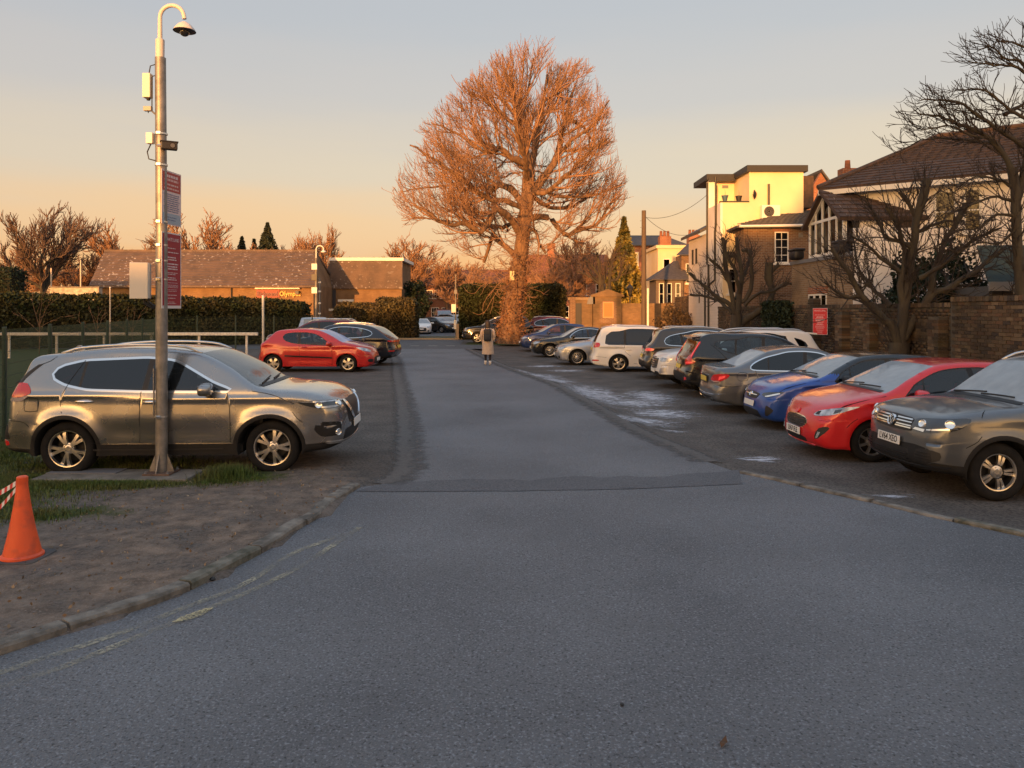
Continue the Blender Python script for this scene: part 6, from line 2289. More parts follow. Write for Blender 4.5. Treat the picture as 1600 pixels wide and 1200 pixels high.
# ---- brick boundary wall beside the car park: every brick built, the nearest as parts
def random_island_mat(name, cols, soot=(.03, .025, .02), moss=(.045, .05, .02)):
	m = bpy.data.materials.new(name)
	m.use_nodes = True
	nt = m.node_tree
	b = nt.nodes['Principled BSDF']
	b.inputs['Roughness'].default_value = .92
	b.inputs['Specular IOR Level'].default_value = .2
	g = nd(nt, 'ShaderNodeNewGeometry')
	oi = nd(nt, 'ShaderNodeObjectInfo')
	ad = nd(nt, 'ShaderNodeMath', operation='ADD')
	nt.links.new(g.outputs['Random Per Island'], ad.inputs[0])
	nt.links.new(oi.outputs['Random'], ad.inputs[1])
	fr = nd(nt, 'ShaderNodeMath', operation='FRACT')
	nt.links.new(ad.outputs[0], fr.inputs[0])
	rp = nd(nt, 'ShaderNodeValToRGB')
	e = rp.color_ramp
	e.interpolation = 'CONSTANT'
	e.elements[0].color = (*cols[0], 1)
	e.elements[1].position = 1 / len(cols)
	e.elements[1].color = (*cols[1], 1)
	for i, c in enumerate(cols[2:]):
		e.elements.new((i + 2) / len(cols)).color = (*c, 1)
	nt.links.new(fr.outputs[0], rp.inputs[0])
	src = rp.outputs[0]
	for sc, lo, hi, col, k in ((.8, .42, .62, soot, .72), (1.7, .55, .75, moss, .55), (40, .5, .8, (.25, .2, .15), .3)):
		n = nd(nt, 'ShaderNodeTexNoise')
		n.inputs['Scale'].default_value = sc
		n.inputs['Detail'].default_value = 6
		nt.links.new(g.outputs['Position'], n.inputs[0])
		r_ = nd(nt, 'ShaderNodeMapRange')
		r_.inputs['From Min'].default_value = lo
		r_.inputs['From Max'].default_value = hi
		r_.inputs['To Max'].default_value = k
		nt.links.new(n.outputs['Fac'], r_.inputs[0])
		mx = nd(nt, 'ShaderNodeMix', data_type='RGBA')
		mx.inputs[7].default_value = (*col, 1)
		nt.links.new(r_.outputs[0], mx.inputs[0])
		nt.links.new(src, mx.inputs[6])
		src = mx.outputs[2]
	nt.links.new(src, b.inputs['Base Color'])
	n = nd(nt, 'ShaderNodeTexNoise')
	n.inputs['Scale'].default_value = 55
	nt.links.new(g.outputs['Position'], n.inputs[0])
	bp = nd(nt, 'ShaderNodeBump')
	bp.inputs['Strength'].default_value = .5
	bp.inputs['Distance'].default_value = .01
	nt.links.new(n.outputs['Fac'], bp.inputs['Height'])
	nt.links.new(bp.outputs[0], b.inputs['Normal'])
	return m

M['brick'] = random_island_mat('old_brick', [(.135, .09, .055), (.10, .066, .042), (.17, .12, .072), (.085, .058, .04), (.14, .082, .05), (.12, .09, .062), (.062, .048, .04), (.19, .135, .085)])
M['mortar'] = mat('mortar', (.10, .085, .065), .95, col2=(.05, .045, .035), scale=3)
WX = 9.6

def brick_wall(name, label, y0, y1, h, x=WX, cap=0, capy=(0, 0, 0), th=.23, piers=(), coping=True):
	root = empty(name, label, 'wall', (x, (y0 + y1) / 2, -.12))
	h += .12
	cy = (y0 + y1) / 2
	bx('wall_core', .012, th, y0 - cy, y1 - cy, 0, h, M['mortar'], root)
	rest = MB()
	proto = MB().box(-.006, .03, -.106, .106, .0, .066).mesh('brick')
	proto.materials.append(M['brick'])
	k = 0
	rows = int(h / .076)
	for r_ in range(rows):
		z = r_ * .076 + .006
		y = y0 + (.1125 if r_ % 2 else 0)
		while y + .2 < y1:
			yc = y + .1125 - cy
			jx = rng.uniform(-.007, .006)
			Y = y + .11
			if k < cap and z > capy[2] and capy[0] < Y < capy[1]:
				o = bpy.data.objects.new('brick', proto)
				COL.objects.link(o)
				o.parent = root
				o.location = (jx, yc, z)
				k += 1
			else:
				rest.box(-.006 + jx, .03, yc - .106, yc + .106, z, z + .066)
			y += .225
	fs = [f for i, f in enumerate(rest.f)]
	me = np_mesh('bricks', rest.v, np.array(fs))
	o = link('bricks', me, root, M['brick'])
	o['kind'] = 'stuff'
	if coping:
		y = y0
		cm = MB().box(-.035, th + .03, -.05, .05, 0, .10).mesh('coping_brick')
		cm.materials.append(M['brick'])
		rc = MB()
		kk = 0
		while y + .1 < y1:
			if kk < 90:
				o = bpy.data.objects.new('coping_brick', cm)
				COL.objects.link(o)
				o.parent = root
				o.location = (rng.uniform(-.006, .006), y + .055 - cy, h + rng.uniform(-.002, .006) + .003)
			else:
				rc.box(-.035, th + .03, y - cy, y + .1 - cy, h + .003, h + .1)
			kk += 1
			y += .11
		if rc.v:
			rc.obj('coping', M['brick'], root)['kind'] = 'stuff'
	for py_, w_, hh in piers:
		mb = MB()
		for r_ in range(int(hh / .076)):
			z = r_ * .076 + .006
			o_ = .11 if r_ % 2 else .0
			mb.box(-.24 + rng.uniform(-.006, .006), -.008, py_ - cy - w_ / 2, py_ - cy - w_ / 2 + w_ * (.62 if r_ % 2 else .38) - .008, z, z + .066)
			mb.box(-.24 + rng.uniform(-.006, .006), -.008, py_ - cy - w_ / 2 + w_ * (.62 if r_ % 2 else .38) + .002, py_ - cy + w_ / 2, z, z + .066)
		pier = mb.obj('pier', M['brick'], root)
		pier['kind'] = 'stuff'
		bx('pier_core', -.225, -.012, py_ - cy - w_ / 2 + .01, py_ - cy + w_ / 2 - .01, 0, hh + .01, M['mortar'], pier)
	return root

brick_wall('brick_wall', 'tall sooty brick wall nearest the camera, beside the red hatchback', 11.5, 16.4, 2.32, cap=300, capy=(12.5, 16.5, 1.1))
brick_wall('brick_wall', 'long old brick wall with piers, between the leaning pollard tree and the ivy', 16.43, 35.1, 2.2, x=WX + .05, cap=160, capy=(16.4, 22, 1.5), piers=((16.75, .42, 2.1), (18.3, .35, 1.9), (19.9, .35, 1.9), (21.6, .45, 2.2), (23.6, .45, 2.62), (30.5, .4, 2.0)))
brick_wall('brick_wall', 'ochre brick wall between the telegraph pole and the white painted house', 41.7, 47.0, 2.95, x=10.2, coping=False)

M['gate'] = brick_mat('gate_brick', (.20, .115, .06), (.27, .16, .08), (.2, .16, .11), stain=(.06, .05, .03), vary=.8)
# gate wall with stone pier and plaque at the far end
gw = empty('gate_wall', 'weathered brick gate wall with a pedimented pier and plaque painted sunlit orange', 'wall', (5.9, 46, 0))
bx('wall_panel', -2.3, -.95, .1, .4, 0, 2.75, M['gate'], gw)
bx('coping', -2.45, -.95, .04, .46, 2.75, 2.92, M['stock'], gw)
bx('gate_post', -2.35, -2.0, 0, .5, 0, 2.9, M['brownbrick'], gw)
bx('dark_gate', -2.0, -1.62, .06, .12, 0, 2.55, M['fascia'], gw)
quadwall('coping_scroll', [(-1.3, 0, 2.5), (-.8, 0, 2.5), (-.8, 0, 2.98), (-1.0, 0, 3.02), (-1.22, 0, 2.85)], M['lead'], gw, (0, .4, 0))
bx('pier', -.92, .82, 0, .7, 0, 2.95, M['gate'], gw)
quadwall('pediment', [(-1.05, -.08, 2.95), (.98, -.08, 2.95), (.98, -.08, 3.06), (0, -.08, 3.42), (-1.05, -.08, 3.06)], M['gate'], gw, (0, .85, 0))
arch_ = [(-.42, 1.35), (.42, 1.35), (.42, 2.4)] + [(.42 * math.cos(a), 2.4 + .22 * math.sin(a)) for a in np.linspace(.3, math.pi - .3, 7)] + [(-.42, 2.4)]
quadwall('recess_surround', [(x * 1.22, -.05, (z - 1.9) * 1.12 + 1.9) for x, z in arch_], M['brownbrick'], gw, (0, .1, 0))
quadwall('plaque', [(-.27, -.07, 1.72), (.27, -.07, 1.72), (.27, -.07, 2.58), (-.27, -.07, 2.58)], mat('plaque_sunlit', (.55, .19, .06), .7), gw, (0, .1, 0))  # orange sunlight on the plaque is put into its colour
quadwall('plaque_frame', [(-.33, -.06, 1.66), (.33, -.06, 1.66), (.33, -.06, 2.64), (-.33, -.06, 2.64)], mat('plaque_frame', (.48, .27, .13), .7), gw, (0, .1, 0))
for i in range(6):
	bx('plaque_line', -.2, .2, -.075, -.06, 1.82 + i * .12, 1.85 + i * .12, mat('plaque_letters', (.35, .15, .06), .7), gw)
bx('wall_panel', .84, 4.05, .15, .45, 0, 2.55, M['gate'], gw)

# ---- white house with covered roof terrace
h = empty('house', 'white boxy house, its sunlit front painted cream, with black flat roof fascia and roof terrace', 'house', (9.8, 35.2, 0))
bx('wall', 0, 3.9, 0, 2.4, 0, 7.2, M['render'], h)
bx('side_wall', -.006, .1, -.004, 2.4, 0, 7.19, M['render2'], h)
bx('parapet', -.03, 1.35, -.03, .12, 7.2, 7.26, M['fascia'], h)
bx('upper_block', 1.35, 3.9, .004, 4.4, 7.2, 8.62, M['render'], h)
bx('terrace_wall', .3, 1.35, 2.4, 2.6, 7.2, 8.6, M['render'], h)
bx('corner_post', .0, .3, 2.1, 2.6, 7.2, 8.6, M['render2'], h)
bx('flat_roof', 1.2, 4.05, -.18, 4.6, 8.62, 8.92, M['fascia'], h)
bx('flat_roof', -.15, 1.2, 1.9, 4.6, 8.6, 8.88, M['fascia'], h)
bx('gutter', -.08, 1.3, 1.82, 1.9, 8.52, 8.66, M['fascia'], h)
bx('wing', .02, 3.9, 2.4, 6.4, 0, 6.0, M['whitebrick'], h)
bx('lower_wall', -.02, .02, .02, 6.2, 0, 4.35, M['whitebrick'], h)
quadwall('wing_roof', [(-.35, 2.45, 6.0), (-.35, 6.7, 6.0), (1.6, 6.7, 7.0), (1.6, 2.45, 7.0)], M['slate'], h, (0, 0, .16))
bx('brown_flank', 3.9, 4.5, .3, 4.4, 7.0, 8.5, M['tile'], h)
tube('drainpipe', [(-.06, .6, 8.5), (-.06, .6, 6.2), (-.06, .75, 5.9), (-.06, .75, 3.6), (-.06, 2.6, 3.2), (-.06, 2.6, 0)], .05, M['fascia'], h)
tube('drainpipe', [(-.06, 2.2, 8.5), (-.06, 2.2, 4.4)], .045, M['fascia'], h)
tube('drainpipe', [(-.07, 1.9, 4.4), (-.07, 1.9, 0)], .05, M['fascia'], h)
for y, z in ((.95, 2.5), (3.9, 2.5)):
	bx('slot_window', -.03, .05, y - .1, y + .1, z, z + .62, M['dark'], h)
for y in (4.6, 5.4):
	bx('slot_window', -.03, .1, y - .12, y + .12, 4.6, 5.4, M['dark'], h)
quadwall('porch_roof', [(.25, -.7, 4.55), (1.3, -.7, 4.55), (1.3, .0, 4.75), (.25, .0, 4.75)], M['fascia'], h, (0, 0, .14))
window(h, (.35, 0, 2.9), (1, 0, 0), .8, 1.2, (0, -1, 0), (2, 2))
tube('flue', [(2.25, -.06, 6.9), (2.25, -.06, 8.05)], .055, M['fascia'], h)
bx('vent_grille', .75, 1.05, 2.37, 2.42, 8.25, 8.4, M['lead'], h)
# things fixed on or standing on that house
ac = empty('air_conditioner', 'white outdoor air conditioning unit on the cream house wall', 'air conditioner', (12.05, 35.12, 6.72))
bx('casing', -.42, .42, -.32, 0, -.32, .3, M['wood'], ac, .02)
mb = MB()
for r_ in (.07, .13, .19, .235):
	mb.tube([(r_ * math.cos(a) - .1, -.335, r_ * math.sin(a)) for a in np.linspace(0, 2 * math.pi, 17)], .009, 5, False)
mb.obj('fan_grille', M['lead'], ac)['kind'] = 'stuff'
MB().lathe([(0, 0), (.24, 0), (.24, -.01)], 20, 'y', c=(-.1, -.325, 0)).obj('fan', M['dark'], ac)
dish = empty('satellite_dish', 'small dark satellite dish left of the air conditioning unit', 'satellite dish', (11.35, 35.05, 7.55))
d_ = MB().lathe([(0, -.07), (.12, -.05), (.22, 0), (.2, -.02), (.1, -.08), (0, -.1)], 16, 'y').obj('reflector', M['fascia'], dish, rot=(0, 0, 1.0))
MB().tube([(0, .15, 0), (0, 0, -.05), (-.15, -.2, -.05)], .018, 6).obj('bracket', M['fascia'], dish)
for x, y, c, lb in ((10.05, 35.35, (.05, .1, .13), 'blue tapered plant pot on the terrace corner'), (10.75, 35.5, (.02, .018, .016), 'dark plant pot with a bare stem on the terrace')):
	p = empty('plant_pot', lb, 'plant pot', (x, y, 7.26), group='pots on the roof terrace')
	p.scale = (.68, .68, .68)
	MB().lathe([(0, 0), (.14, 0), (.22, .36), (.24, .36), (.24, .42), (.2, .42), (.19, .3), (0, .3)], 14).obj('pot', mat('pot', c, .6), p, smooth=True, angle=.6)
	MB().tube([(0, 0, .3), (.03, 0, .6), (.0, .02, .85)], [.015, .01, .004], 5).obj('stem', M['tile'], p)

# ---- dark brick house with slate roof
h = empty('house', 'dark brick house with sloping slate roof and a tall sash window', 'house', (10.4, 33.6, 0))
bx('wall', 0, 3.8, 0, 1.3, 0, 5.95, M['brownbrick'], h)
tiles(h, (-.4, -.3, 5.95), (4.6, -.3, 5.95), (4.6, 2.2, 7.0), (3.1, 2.2, 6.85), M['slate'], .25, .2, 'slate', 0)
quadwall('roof', [(-.4, -.28, 5.9), (4.6, -.28, 5.9), (4.6, 2.2, 6.95), (3.1, 2.2, 6.8)], M['slate'], h, (0, 0, -.1))
quadwall('roof_end', [(-.4, -.28, 5.9), (3.1, 2.2, 6.8), (-.3, 2.3, 5.9)], M['slate'], h, (0, 0, -.1))
tube('gutter', [(-.3, -.34, 5.86), (3.9, -.34, 5.92)], .06, M['wood'], h)
window(h, (1.38, 0, 4.25), (1, 0, 0), .62, 1.4, (0, -1, 0), (2, 4), .05)
quadwall('window_arch', [(1.32, -.02, 5.66), (2.06, -.02, 5.66), (2.1, -.02, 5.82), (1.7, -.02, 5.9), (1.28, -.02, 5.82)], M['redbrick'], h, (0, .1, 0))
bx('vent_brick', 2.45, 2.65, -.015, .05, 5.4, 5.6, M['conc'], h)

# ---- glazed gable on a stock-brick ground floor
h = empty('house_extension', 'white framed glazed gable extension over a yellow brick ground floor', 'house', (10.65, 26.0, 0))
bx('ground_floor', 0, 4, -2.6, 2.5, 0, 3.85, M['stock'], h)
bx('parapet', -.05, 4, -2.65, 2.55, 3.85, 3.98, M['lead'], h)
bx('white_side_wall', .0, 4, -2.72, -2.61, 0, 4.7, M['render2'], h)
bx('lintel', -.02, .05, -.75, .9, 2.72, 2.95, M['redbrick'], h)
for i, y in enumerate((.85, .33, -.19)):
	window(h, (-.0, y, 1.75), (0, -1, 0), .5, .95, (-1, 0, 0), (1, 1), .055, sill=False)
g0, g1, gb, ge, ga = .75, -2.05, 3.98, 5.2, 6.15
gm_ = (g0 + g1) / 2
bx('gable_back', .5, 3.0, g1, g0, gb, ge, M['render2'], h)
mb = MB()
fr = .09
mb.prism([(g0, gb), (g0 - fr, gb), (g0 - fr, ge), (g0, ge)], -.05, .06, 'x')
mb.prism([(g1, gb), (g1 + fr, gb), (g1 + fr, ge), (g1, ge)], -.05, .06, 'x')
mb.prism([(g1 + fr, gb), (g0 - fr, gb), (g0 - fr, gb + fr), (g1 + fr, gb + fr)], -.049, .061, 'x')
mb.prism([(g1 + fr, ge - .06), (g0 - fr, ge - .06), (g0 - fr, ge + .03), (g1 + fr, ge + .03)], -.048, .062, 'x')
mb.prism([(g0 + .15, ge - .08), (gm_, ga + .05), (gm_, ga - .13), (g0 - .05, ge - .1)], -.08, .05, 'x')
mb.prism([(g1 - .15, ge - .08), (gm_, ga + .05), (gm_, ga - .13), (g1 + .05, ge - .1)], -.081, .05, 'x')
for k in range(1, 5):
	y = g0 + (g1 - g0) * k / 5
	top = ge + (ga - ge) * (1 - abs(y - gm_) / (g0 - gm_)) - .06
	mb.prism([(y - .04, gb + fr), (y + .04, gb + fr), (y + .04, top), (y - .04, top)], -.046, .05, 'x')
gf = mb.obj('gable_frame', M['wood'], h)
gf['kind'] = 'stuff'
for k in range(5):
	ya, yb = g0 + (g1 - g0) * k / 5, g0 + (g1 - g0) * (k + 1) / 5
	tz = lambda y: ge + (ga - ge) * (1 - abs(y - gm_) / (g0 - gm_)) - .05
	pl = [(0, ya, gb + .05), (0, yb, gb + .05), (0, yb, tz(yb)), (0, ya, tz(ya))]
	if k == 2:
		pl = [(0, ya, gb + .05), (0, yb, gb + .05), (0, yb, tz(yb)), (0, gm_, tz(gm_)), (0, ya, tz(ya))]
	quadwall('pane', pl, M['pane'], gf, (.02, 0, 0))
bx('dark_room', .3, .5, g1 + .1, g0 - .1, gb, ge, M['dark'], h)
e0 = ((-.25, g1 - .2, ge - .12), (2.6, g1 - .2, ge - .12), (2.6, gm_, ga + .05), (-.25, gm_, ga + .05))
quadwall('roof', e0, M['tile'], h, (0, .05, -.09))
tiles(h, *e0, M['tile'], .28, .25, 'roof_tile', 110, M['tile2'])
e1 = ((2.6, g0 + .2, ge - .12), (-.25, g0 + .2, ge - .12), (-.25, gm_, ga + .05), (2.6, gm_, ga + .05))
quadwall('roof', e1, M['tile'], h, (0, -.05, -.09))
bx('dark_boards', 1.7, 2.58, g1 - .02, g0, gb, ge + .1, M['tile'], h)
for y, z, lb in ((1.9, 4.25, 'black rounded tub on the parapet by the dark brick house'), (-1.9, 4.2, 'black rounded tub on the parapet by the white rendered wall')):
	o = empty('tub', lb, 'tub', (10.6, 26 + y, z - .27), group='black tubs on the parapet')
	MB().box(-.2, .2, -.32, .32, .02, .40).obj('body', M['fascia'], o, bevel=.12, seg=3, smooth=True)
	MB().box(-.22, .22, -.34, .34, .34, .44).obj('lid', M['fascia'], o, bevel=.04, seg=2, smooth=True)

# ---- big white rendered house with hipped tile roof, set at an angle
HL = Vector((10.95, 25.5, 0))
hu = Vector((.80, -.60, 0))
hd = Vector((.60, .80, 0))
h = empty('house', 'large white rendered house with brown hipped tile roof behind the right hand trees', 'house', HL)
LEN, DEP, EZ, RZ = 8.5, 7.0, 6.25, 8.3
P = lambda s, d, z: tuple(hu * s + hd * d + Vector((0, 0, z)))
quadwall('wall', [P(0, 0, 0), P(LEN, 0, 0), P(LEN, 0, EZ), P(0, 0, EZ)], M['render2'], h, hd * .3)
quadwall('side_wall', [P(0, DEP, 0), P(0, 0.31, 0), P(0, 0.31, EZ), P(0, DEP, EZ)], M['render2'], h, hu * .3)
o_ = .4
A_, B_, C_, D_ = P(-o_, -o_, EZ), P(LEN + o_, -o_, EZ), P(LEN + o_, DEP / 2, RZ), P(2.7, DEP / 2, RZ)
quadwall('roof', [A_, B_, C_, D_], M['tile'], h, (0, 0, -.08))
tiles(h, A_, B_, C_, D_, M['tile'], .3, .26, 'roof_tile', 190, M['tile2'])
E_ = P(-o_, DEP + o_, EZ)
quadwall('roof', [E_, A_, D_], M['tile'], h, (0, 0, -.08))
tiles(h, E_, A_, Vector(D_) + hu * .001, D_, M['tile2'], .3, .26, 'roof_tile', 90, M['tile'])
ridge_ = [Vector(A_).lerp(Vector(D_), t) + Vector((0, 0, .05)) for t in (0, 1)]
tube('hip_tiles', ridge_, .09, M['tile2'], h, 8)
tube('ridge_tiles', [Vector(D_) + Vector((0, 0, .05)), Vector(C_) + Vector((0, 0, .05))], .09, M['tile2'], h, 8)
quadwall('fascia_board', [P(-o_, -o_ - .02, EZ - .22), P(LEN, -o_ - .02, EZ - .22), P(LEN, -o_ - .02, EZ - .06), P(-o_, -o_ - .02, EZ - .06)], M['wood'], h, hd * .06)
for s, z, w in ((3.0, 4.55, .62), (3.8, 4.55, .5), (3.0, 1.2, 1.2)):
	window(h, P(s, 0, z), hu, w, 1.35, -hd, (1, 2), .07)
bx('timber_rail', .1, 1.6, -1.0, -.9, 4.55, 4.7, M['wood'], h)
ch = bx('chimney', 2.35, 2.95, 4.6, 5.1, 6.4, 7.85, M['redbrick'], h)
MB().lathe([(0, 0), (.12, 0), (.1, .35), (0, .35)], 10, c=(2.65, 4.85, 7.85)).obj('chimney_pot', M['redtile'], ch)

# ---- Victorian gable behind
h = empty('house', 'brick gable with slate verge showing above the dark brick roof', 'house', (17.6, 44, 0))
quadwall('wall', [(-.4, 0, 0), (1.6, 0, 0), (1.6, 0, 8.6), (.55, 0, 10.2), (-.4, 0, 8.6)], M['redbrick'], h, (0, .3, 0))
quadwall('roof', [(.55, -.15, 10.4), (2.4, -.15, 7.9), (2.4, 6, 7.9), (.55, 6, 10.4)], M['slate'], h, (0, 0, -.15))
window(h, (-.1, 0, 7.2), (1, 0, 0), .5, 1.0, (0, -1, 0), (2, 2))

# ---- houses further along the road
h = empty('house', 'cream stucco house glowing in low sun beyond the slate bay', 'house', (11.3, 58, 0))
bx('wall', 0, 4.2, 0, 5, 0, 6.9, M['render'], h)
bx('cornice', -.15, 4.3, -.15, 5, 6.9, 7.15, M['render'], h)
for x in (.4, 1.5, 2.6):
	window(h, (x, 0, 4.2), (1, 0, 0), .55, 1.9, (0, -1, 0), (1, 2))
for x, z in ((.9, 8.5), (3.2, 8.6)):
	chm = bx('chimney', x - .45, x + .45, 1.5, 2.3, 6.9, z - .5, M['redbrick'], h)
	for k in range(3):
		MB().lathe([(0, 0), (.13, 0), (.1, .45), (0, .45)], 8, c=(x - .28 + .28 * k, 1.9, z - .5)).obj('chimney_pot', M['redtile'], chm)
h = empty('house', 'low house with hipped slate bay and three slim white windows', 'house', (10.0, 52, 0))
bx('bay_wall', 0, 1.9, 0, 2.5, 0, 4.25, mat('bay_paint', (.13, .10, .08), .8), h)
quadwall('roof', [(-.35, -.3, 4.2), (2.2, -.3, 4.2), (2.2, 1.6, 5.6), (1.6, 1.6, 5.6)], M['slate'], h, (0, 0, .06))
quadwall('roof_end', [(-.35, 2.8, 4.2), (-.35, -.3, 4.2), (1.6, 1.6, 5.6)], M['slate'], h, (0, 0, .06))
for x in (.2, .75, 1.35):
	window(h, (x, 0, 2.5), (1, 0, 0), .34, 1.5, (0, -1, 0), (1, 2), .05)
bx('back_wall', 1.9, 4, .6, 2.5, 0, 6.0, M['brownbrick'], h)
window(h, (2.2, .6, 4.0), (1, 0, 0), .4, 1.4, (0, -1, 0), (1, 2), .05)
quadwall('back_roof', [(1.5, .3, 5.95), (4.2, .3, 5.95), (4.2, 2.6, 6.9), (2.8, 2.6, 6.9)], M['slate'], h, (0, 0, .06))
h = empty('house', 'orange red brick house with grey hipped roof and windows painted lit yellow', 'house', (11.0, 76, 0))
bx('wall', 0, 6.5, 0, 6, 0, 8.7, M['redbrick'], h)
quadwall('roof', [(-.4, -.4, 8.7), (6.9, -.4, 8.7), (5.0, 3, 10.0), (1.5, 3, 10.0)], M['slate'], h, (0, 0, -.1))
M['sunpane'] = mat('pane_painted_lit', (.80, .62, .30), .25, coat=1.0)  # yellow glow of lit windows is put into the pane colour
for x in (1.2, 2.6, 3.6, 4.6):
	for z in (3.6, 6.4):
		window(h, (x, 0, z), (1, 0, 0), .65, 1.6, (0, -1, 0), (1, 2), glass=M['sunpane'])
h = empty('house', 'long brick house with tiled roof seen through the bare branches', 'house', (.5, 92, 0))
bx('wall', 0, 12.5, 0, 7, 0, 6.0, M['redbrick'], h)
quadwall('roof', [(-.4, -.4, 6.0), (12.9, -.4, 6.0), (11.5, 3.5, 9.2), (1.5, 3.5, 9.2)], M['redtile'], h, (0, 0, -.1))
bx('chimney', 4, 5, 3, 4, 8, 10.6, M['redbrick'], h)
for x in (1, 3.2, 5.4, 7.6, 9.8):
	for z in (1.2, 3.9):
		window(h, (x, 0, z), (1, 0, 0), 1.1, 1.4, (0, -1, 0), (2, 2))
h = empty('house', 'terrace of red brick houses with tiled roof at the end of the far road', 'house', (-17.5, 116, 0))
bx('wall', 0, 18.5, 0, 8, 0, 5.9, M['redbrick'], h)
quadwall('roof', [(-.4, -.4, 5.9), (18.9, -.4, 5.9), (18.9, 4, 8.6), (-.4, 4, 8.6)], M['redtile'], h, (0, 0, -.1))
for x in (1, 4, 5.4, 8.3, 10.2, 12.0, 13.4, 16):
	window(h, (x, 0, 3.9), (1, 0, 0), 1.2, 1.3, (0, -1, 0), (3, 2), .09)
for x in (5, 6.6, 8.4, 9.8, 13.5):
	window(h, (x, 0, 1.0), (1, 0, 0), 1.2, 1.5, (0, -1, 0), (3, 2), .09)

# ---- sports hall on the left
h = empty('sports_hall', 'long low brick sports hall with frost speckled tiled roof and wall lettering', 'building', (-17.5, 66, 0))
XL = -19.2
bx('wall', XL, 0, 0, 8.5, 0, 4.3, M['hallbrick'], h)
hall_tile = mat('hall_roof_tile', (.15, .10, .075), .85, col2=(.10, .07, .055), scale=1.2, bump=.3)
nt = hall_tile.node_tree
b_ = nt.nodes['Principled BSDF']
src = b_.inputs['Base Color'].links[0].from_socket
tc_ = nd(nt, 'ShaderNodeTexCoord').outputs['Object']
prod = None
for sc, lo, hi in ((.30, .38, .62), (3.6, .595, .65)):
	n_ = nd(nt, 'ShaderNodeTexNoise')
	n_.inputs['Scale'].default_value = sc
	n_.inputs['Detail'].default_value = 5
	nt.links.new(tc_, n_.inputs[0])
	r_ = nd(nt, 'ShaderNodeMapRange')
	r_.inputs['From Min'].default_value = lo
	r_.inputs['From Max'].default_value = hi
	nt.links.new(n_.outputs['Fac'], r_.inputs[0])
	if prod is None:
		prod = r_.outputs[0]
	else:
		x_m = nd(nt, 'ShaderNodeMath', operation='MULTIPLY')
		nt.links.new(prod, x_m.inputs[0])
		nt.links.new(r_.outputs[0], x_m.inputs[1])
		prod = x_m.outputs[0]
mx_ = nd(nt, 'ShaderNodeMix', data_type='RGBA')
mx_.inputs[7].default_value = (.46, .42, .40, 1)
nt.links.new(prod, mx_.inputs[0])
nt.links.new(src, mx_.inputs[6])
nt.links.new(mx_.outputs[2], b_.inputs['Base Color'])
Q = [(XL - .3, -.5, 4.25), (.3, -.5, 4.25), (-.9, 4.4, 7.65), (XL - 1.6, 4.4, 7.65)]
quadwall('roof', Q, hall_tile, h, (0, 0, -.15))
mbr = MB()
for k in range(22):       # raised tile courses
	t0, t1 = k / 22, (k + 1) / 22
	a_, b2 = Vector(Q[0]).lerp(Vector(Q[3]), t0), Vector(Q[1]).lerp(Vector(Q[2]), t0)
	c2, d2 = Vector(Q[1]).lerp(Vector(Q[2]), t1), Vector(Q[0]).lerp(Vector(Q[3]), t1)
	up = Vector((0, -.03, .05))
	mbr.add([tuple(p) for p in (a_, b2, a_ + up, b2 + up, c2 + up * .1, d2 + up * .1)], [(0, 1, 3, 2), (2, 3, 4, 5)])
mbr.obj('tile_courses', hall_tile, h, fix=False)['kind'] = 'stuff'
quadwall('roof_back', [(.3, 9, 4.25), (XL - .3, 9, 4.25), (XL - 1.6, 4.4, 7.65), (-.9, 4.4, 7.65)], hall_tile, h, (0, 0, -.15))
quadwall('gable_end', [(0, .2, 4.3), (0, 8.4, 4.3), (-.9, 4.4, 7.5)], M['hallbrick'], h, (-.2, 0, 0))
bx('ridge', XL - 1.6, -.9, 4.3, 4.5, 7.6, 7.8, hall_tile, h)
for x in (XL + 4.6, -7.2):
	tube('drainpipe', [(x, -.08, 4.2), (x, -.08, 0)], .06, M['fascia'], h)
bx('floodlight', -1.5, -1.2, -.4, -.1, 3.5, 3.8, M['fascia'], h)
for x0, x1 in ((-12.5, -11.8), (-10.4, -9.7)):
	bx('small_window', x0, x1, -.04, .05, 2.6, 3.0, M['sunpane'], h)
bx('sign_canopy', -5.05, -1.15, -.35, 0, 3.98, 4.08, M['wood'], h)
bx('sign_board', -5.0, -2.95, -.1, -.02, 3.2, 3.92, mat('sign_maroon', (.24, .045, .03), .6), h)
for tx, x, c in (('Richmond', -4.02, (.11, .012, .02)), ('Olympus', -2.02, (.75, .40, .06))):
	o = link('lettering', text_mesh(tx, .56, .03, bold=.01), h, mat('letters', c, .5), (x, -.13, 3.54), (R(90), 0, 0))
	o.scale = (.80 if tx == 'Richmond' else .92, 1, 1)
# annexe
h = empty('annexe', 'flat roofed annexe with tile hung upper wall and white fascia beside the hall', 'building', (-18.7, 73, 0))
h.scale = (1.09, 1, 1.07)
bx('wall', 0, 7.3, 0, 8, 0, 3.9, M['hallbrick'], h)
quadwall('tile_hanging', [(-.1, -.12, 3.9), (7.4, -.12, 3.9), (7.3, .5, 6.5), (.8, .5, 6.5)], hall_tile, h, (0, .2, -.05))
bx('upper_wall', .9, 7.1, .7, 8, 3.9, 6.45, M['hallbrick'], h)
bx('fascia', .7, 7.4, .35, 8, 6.5, 6.78, M['wood'], h)
bx('dark_door', .25, 1.4, -.06, .02, 2.0, 3.85, mat('navy_door', (.02, .025, .04), .5), h)
bx('low_wall', -.2, 2.0, -1.4, -1.1, 0, 1.9, M['hallbrick'], h)
bx('wall_capping', -.25, 2.05, -1.45, -1.05, 1.9, 2.1, M['wood'], h)
bx('white_sill', 1.6, 3.0, -.1, 0, 2.75, 2.95, M['wood'], h)
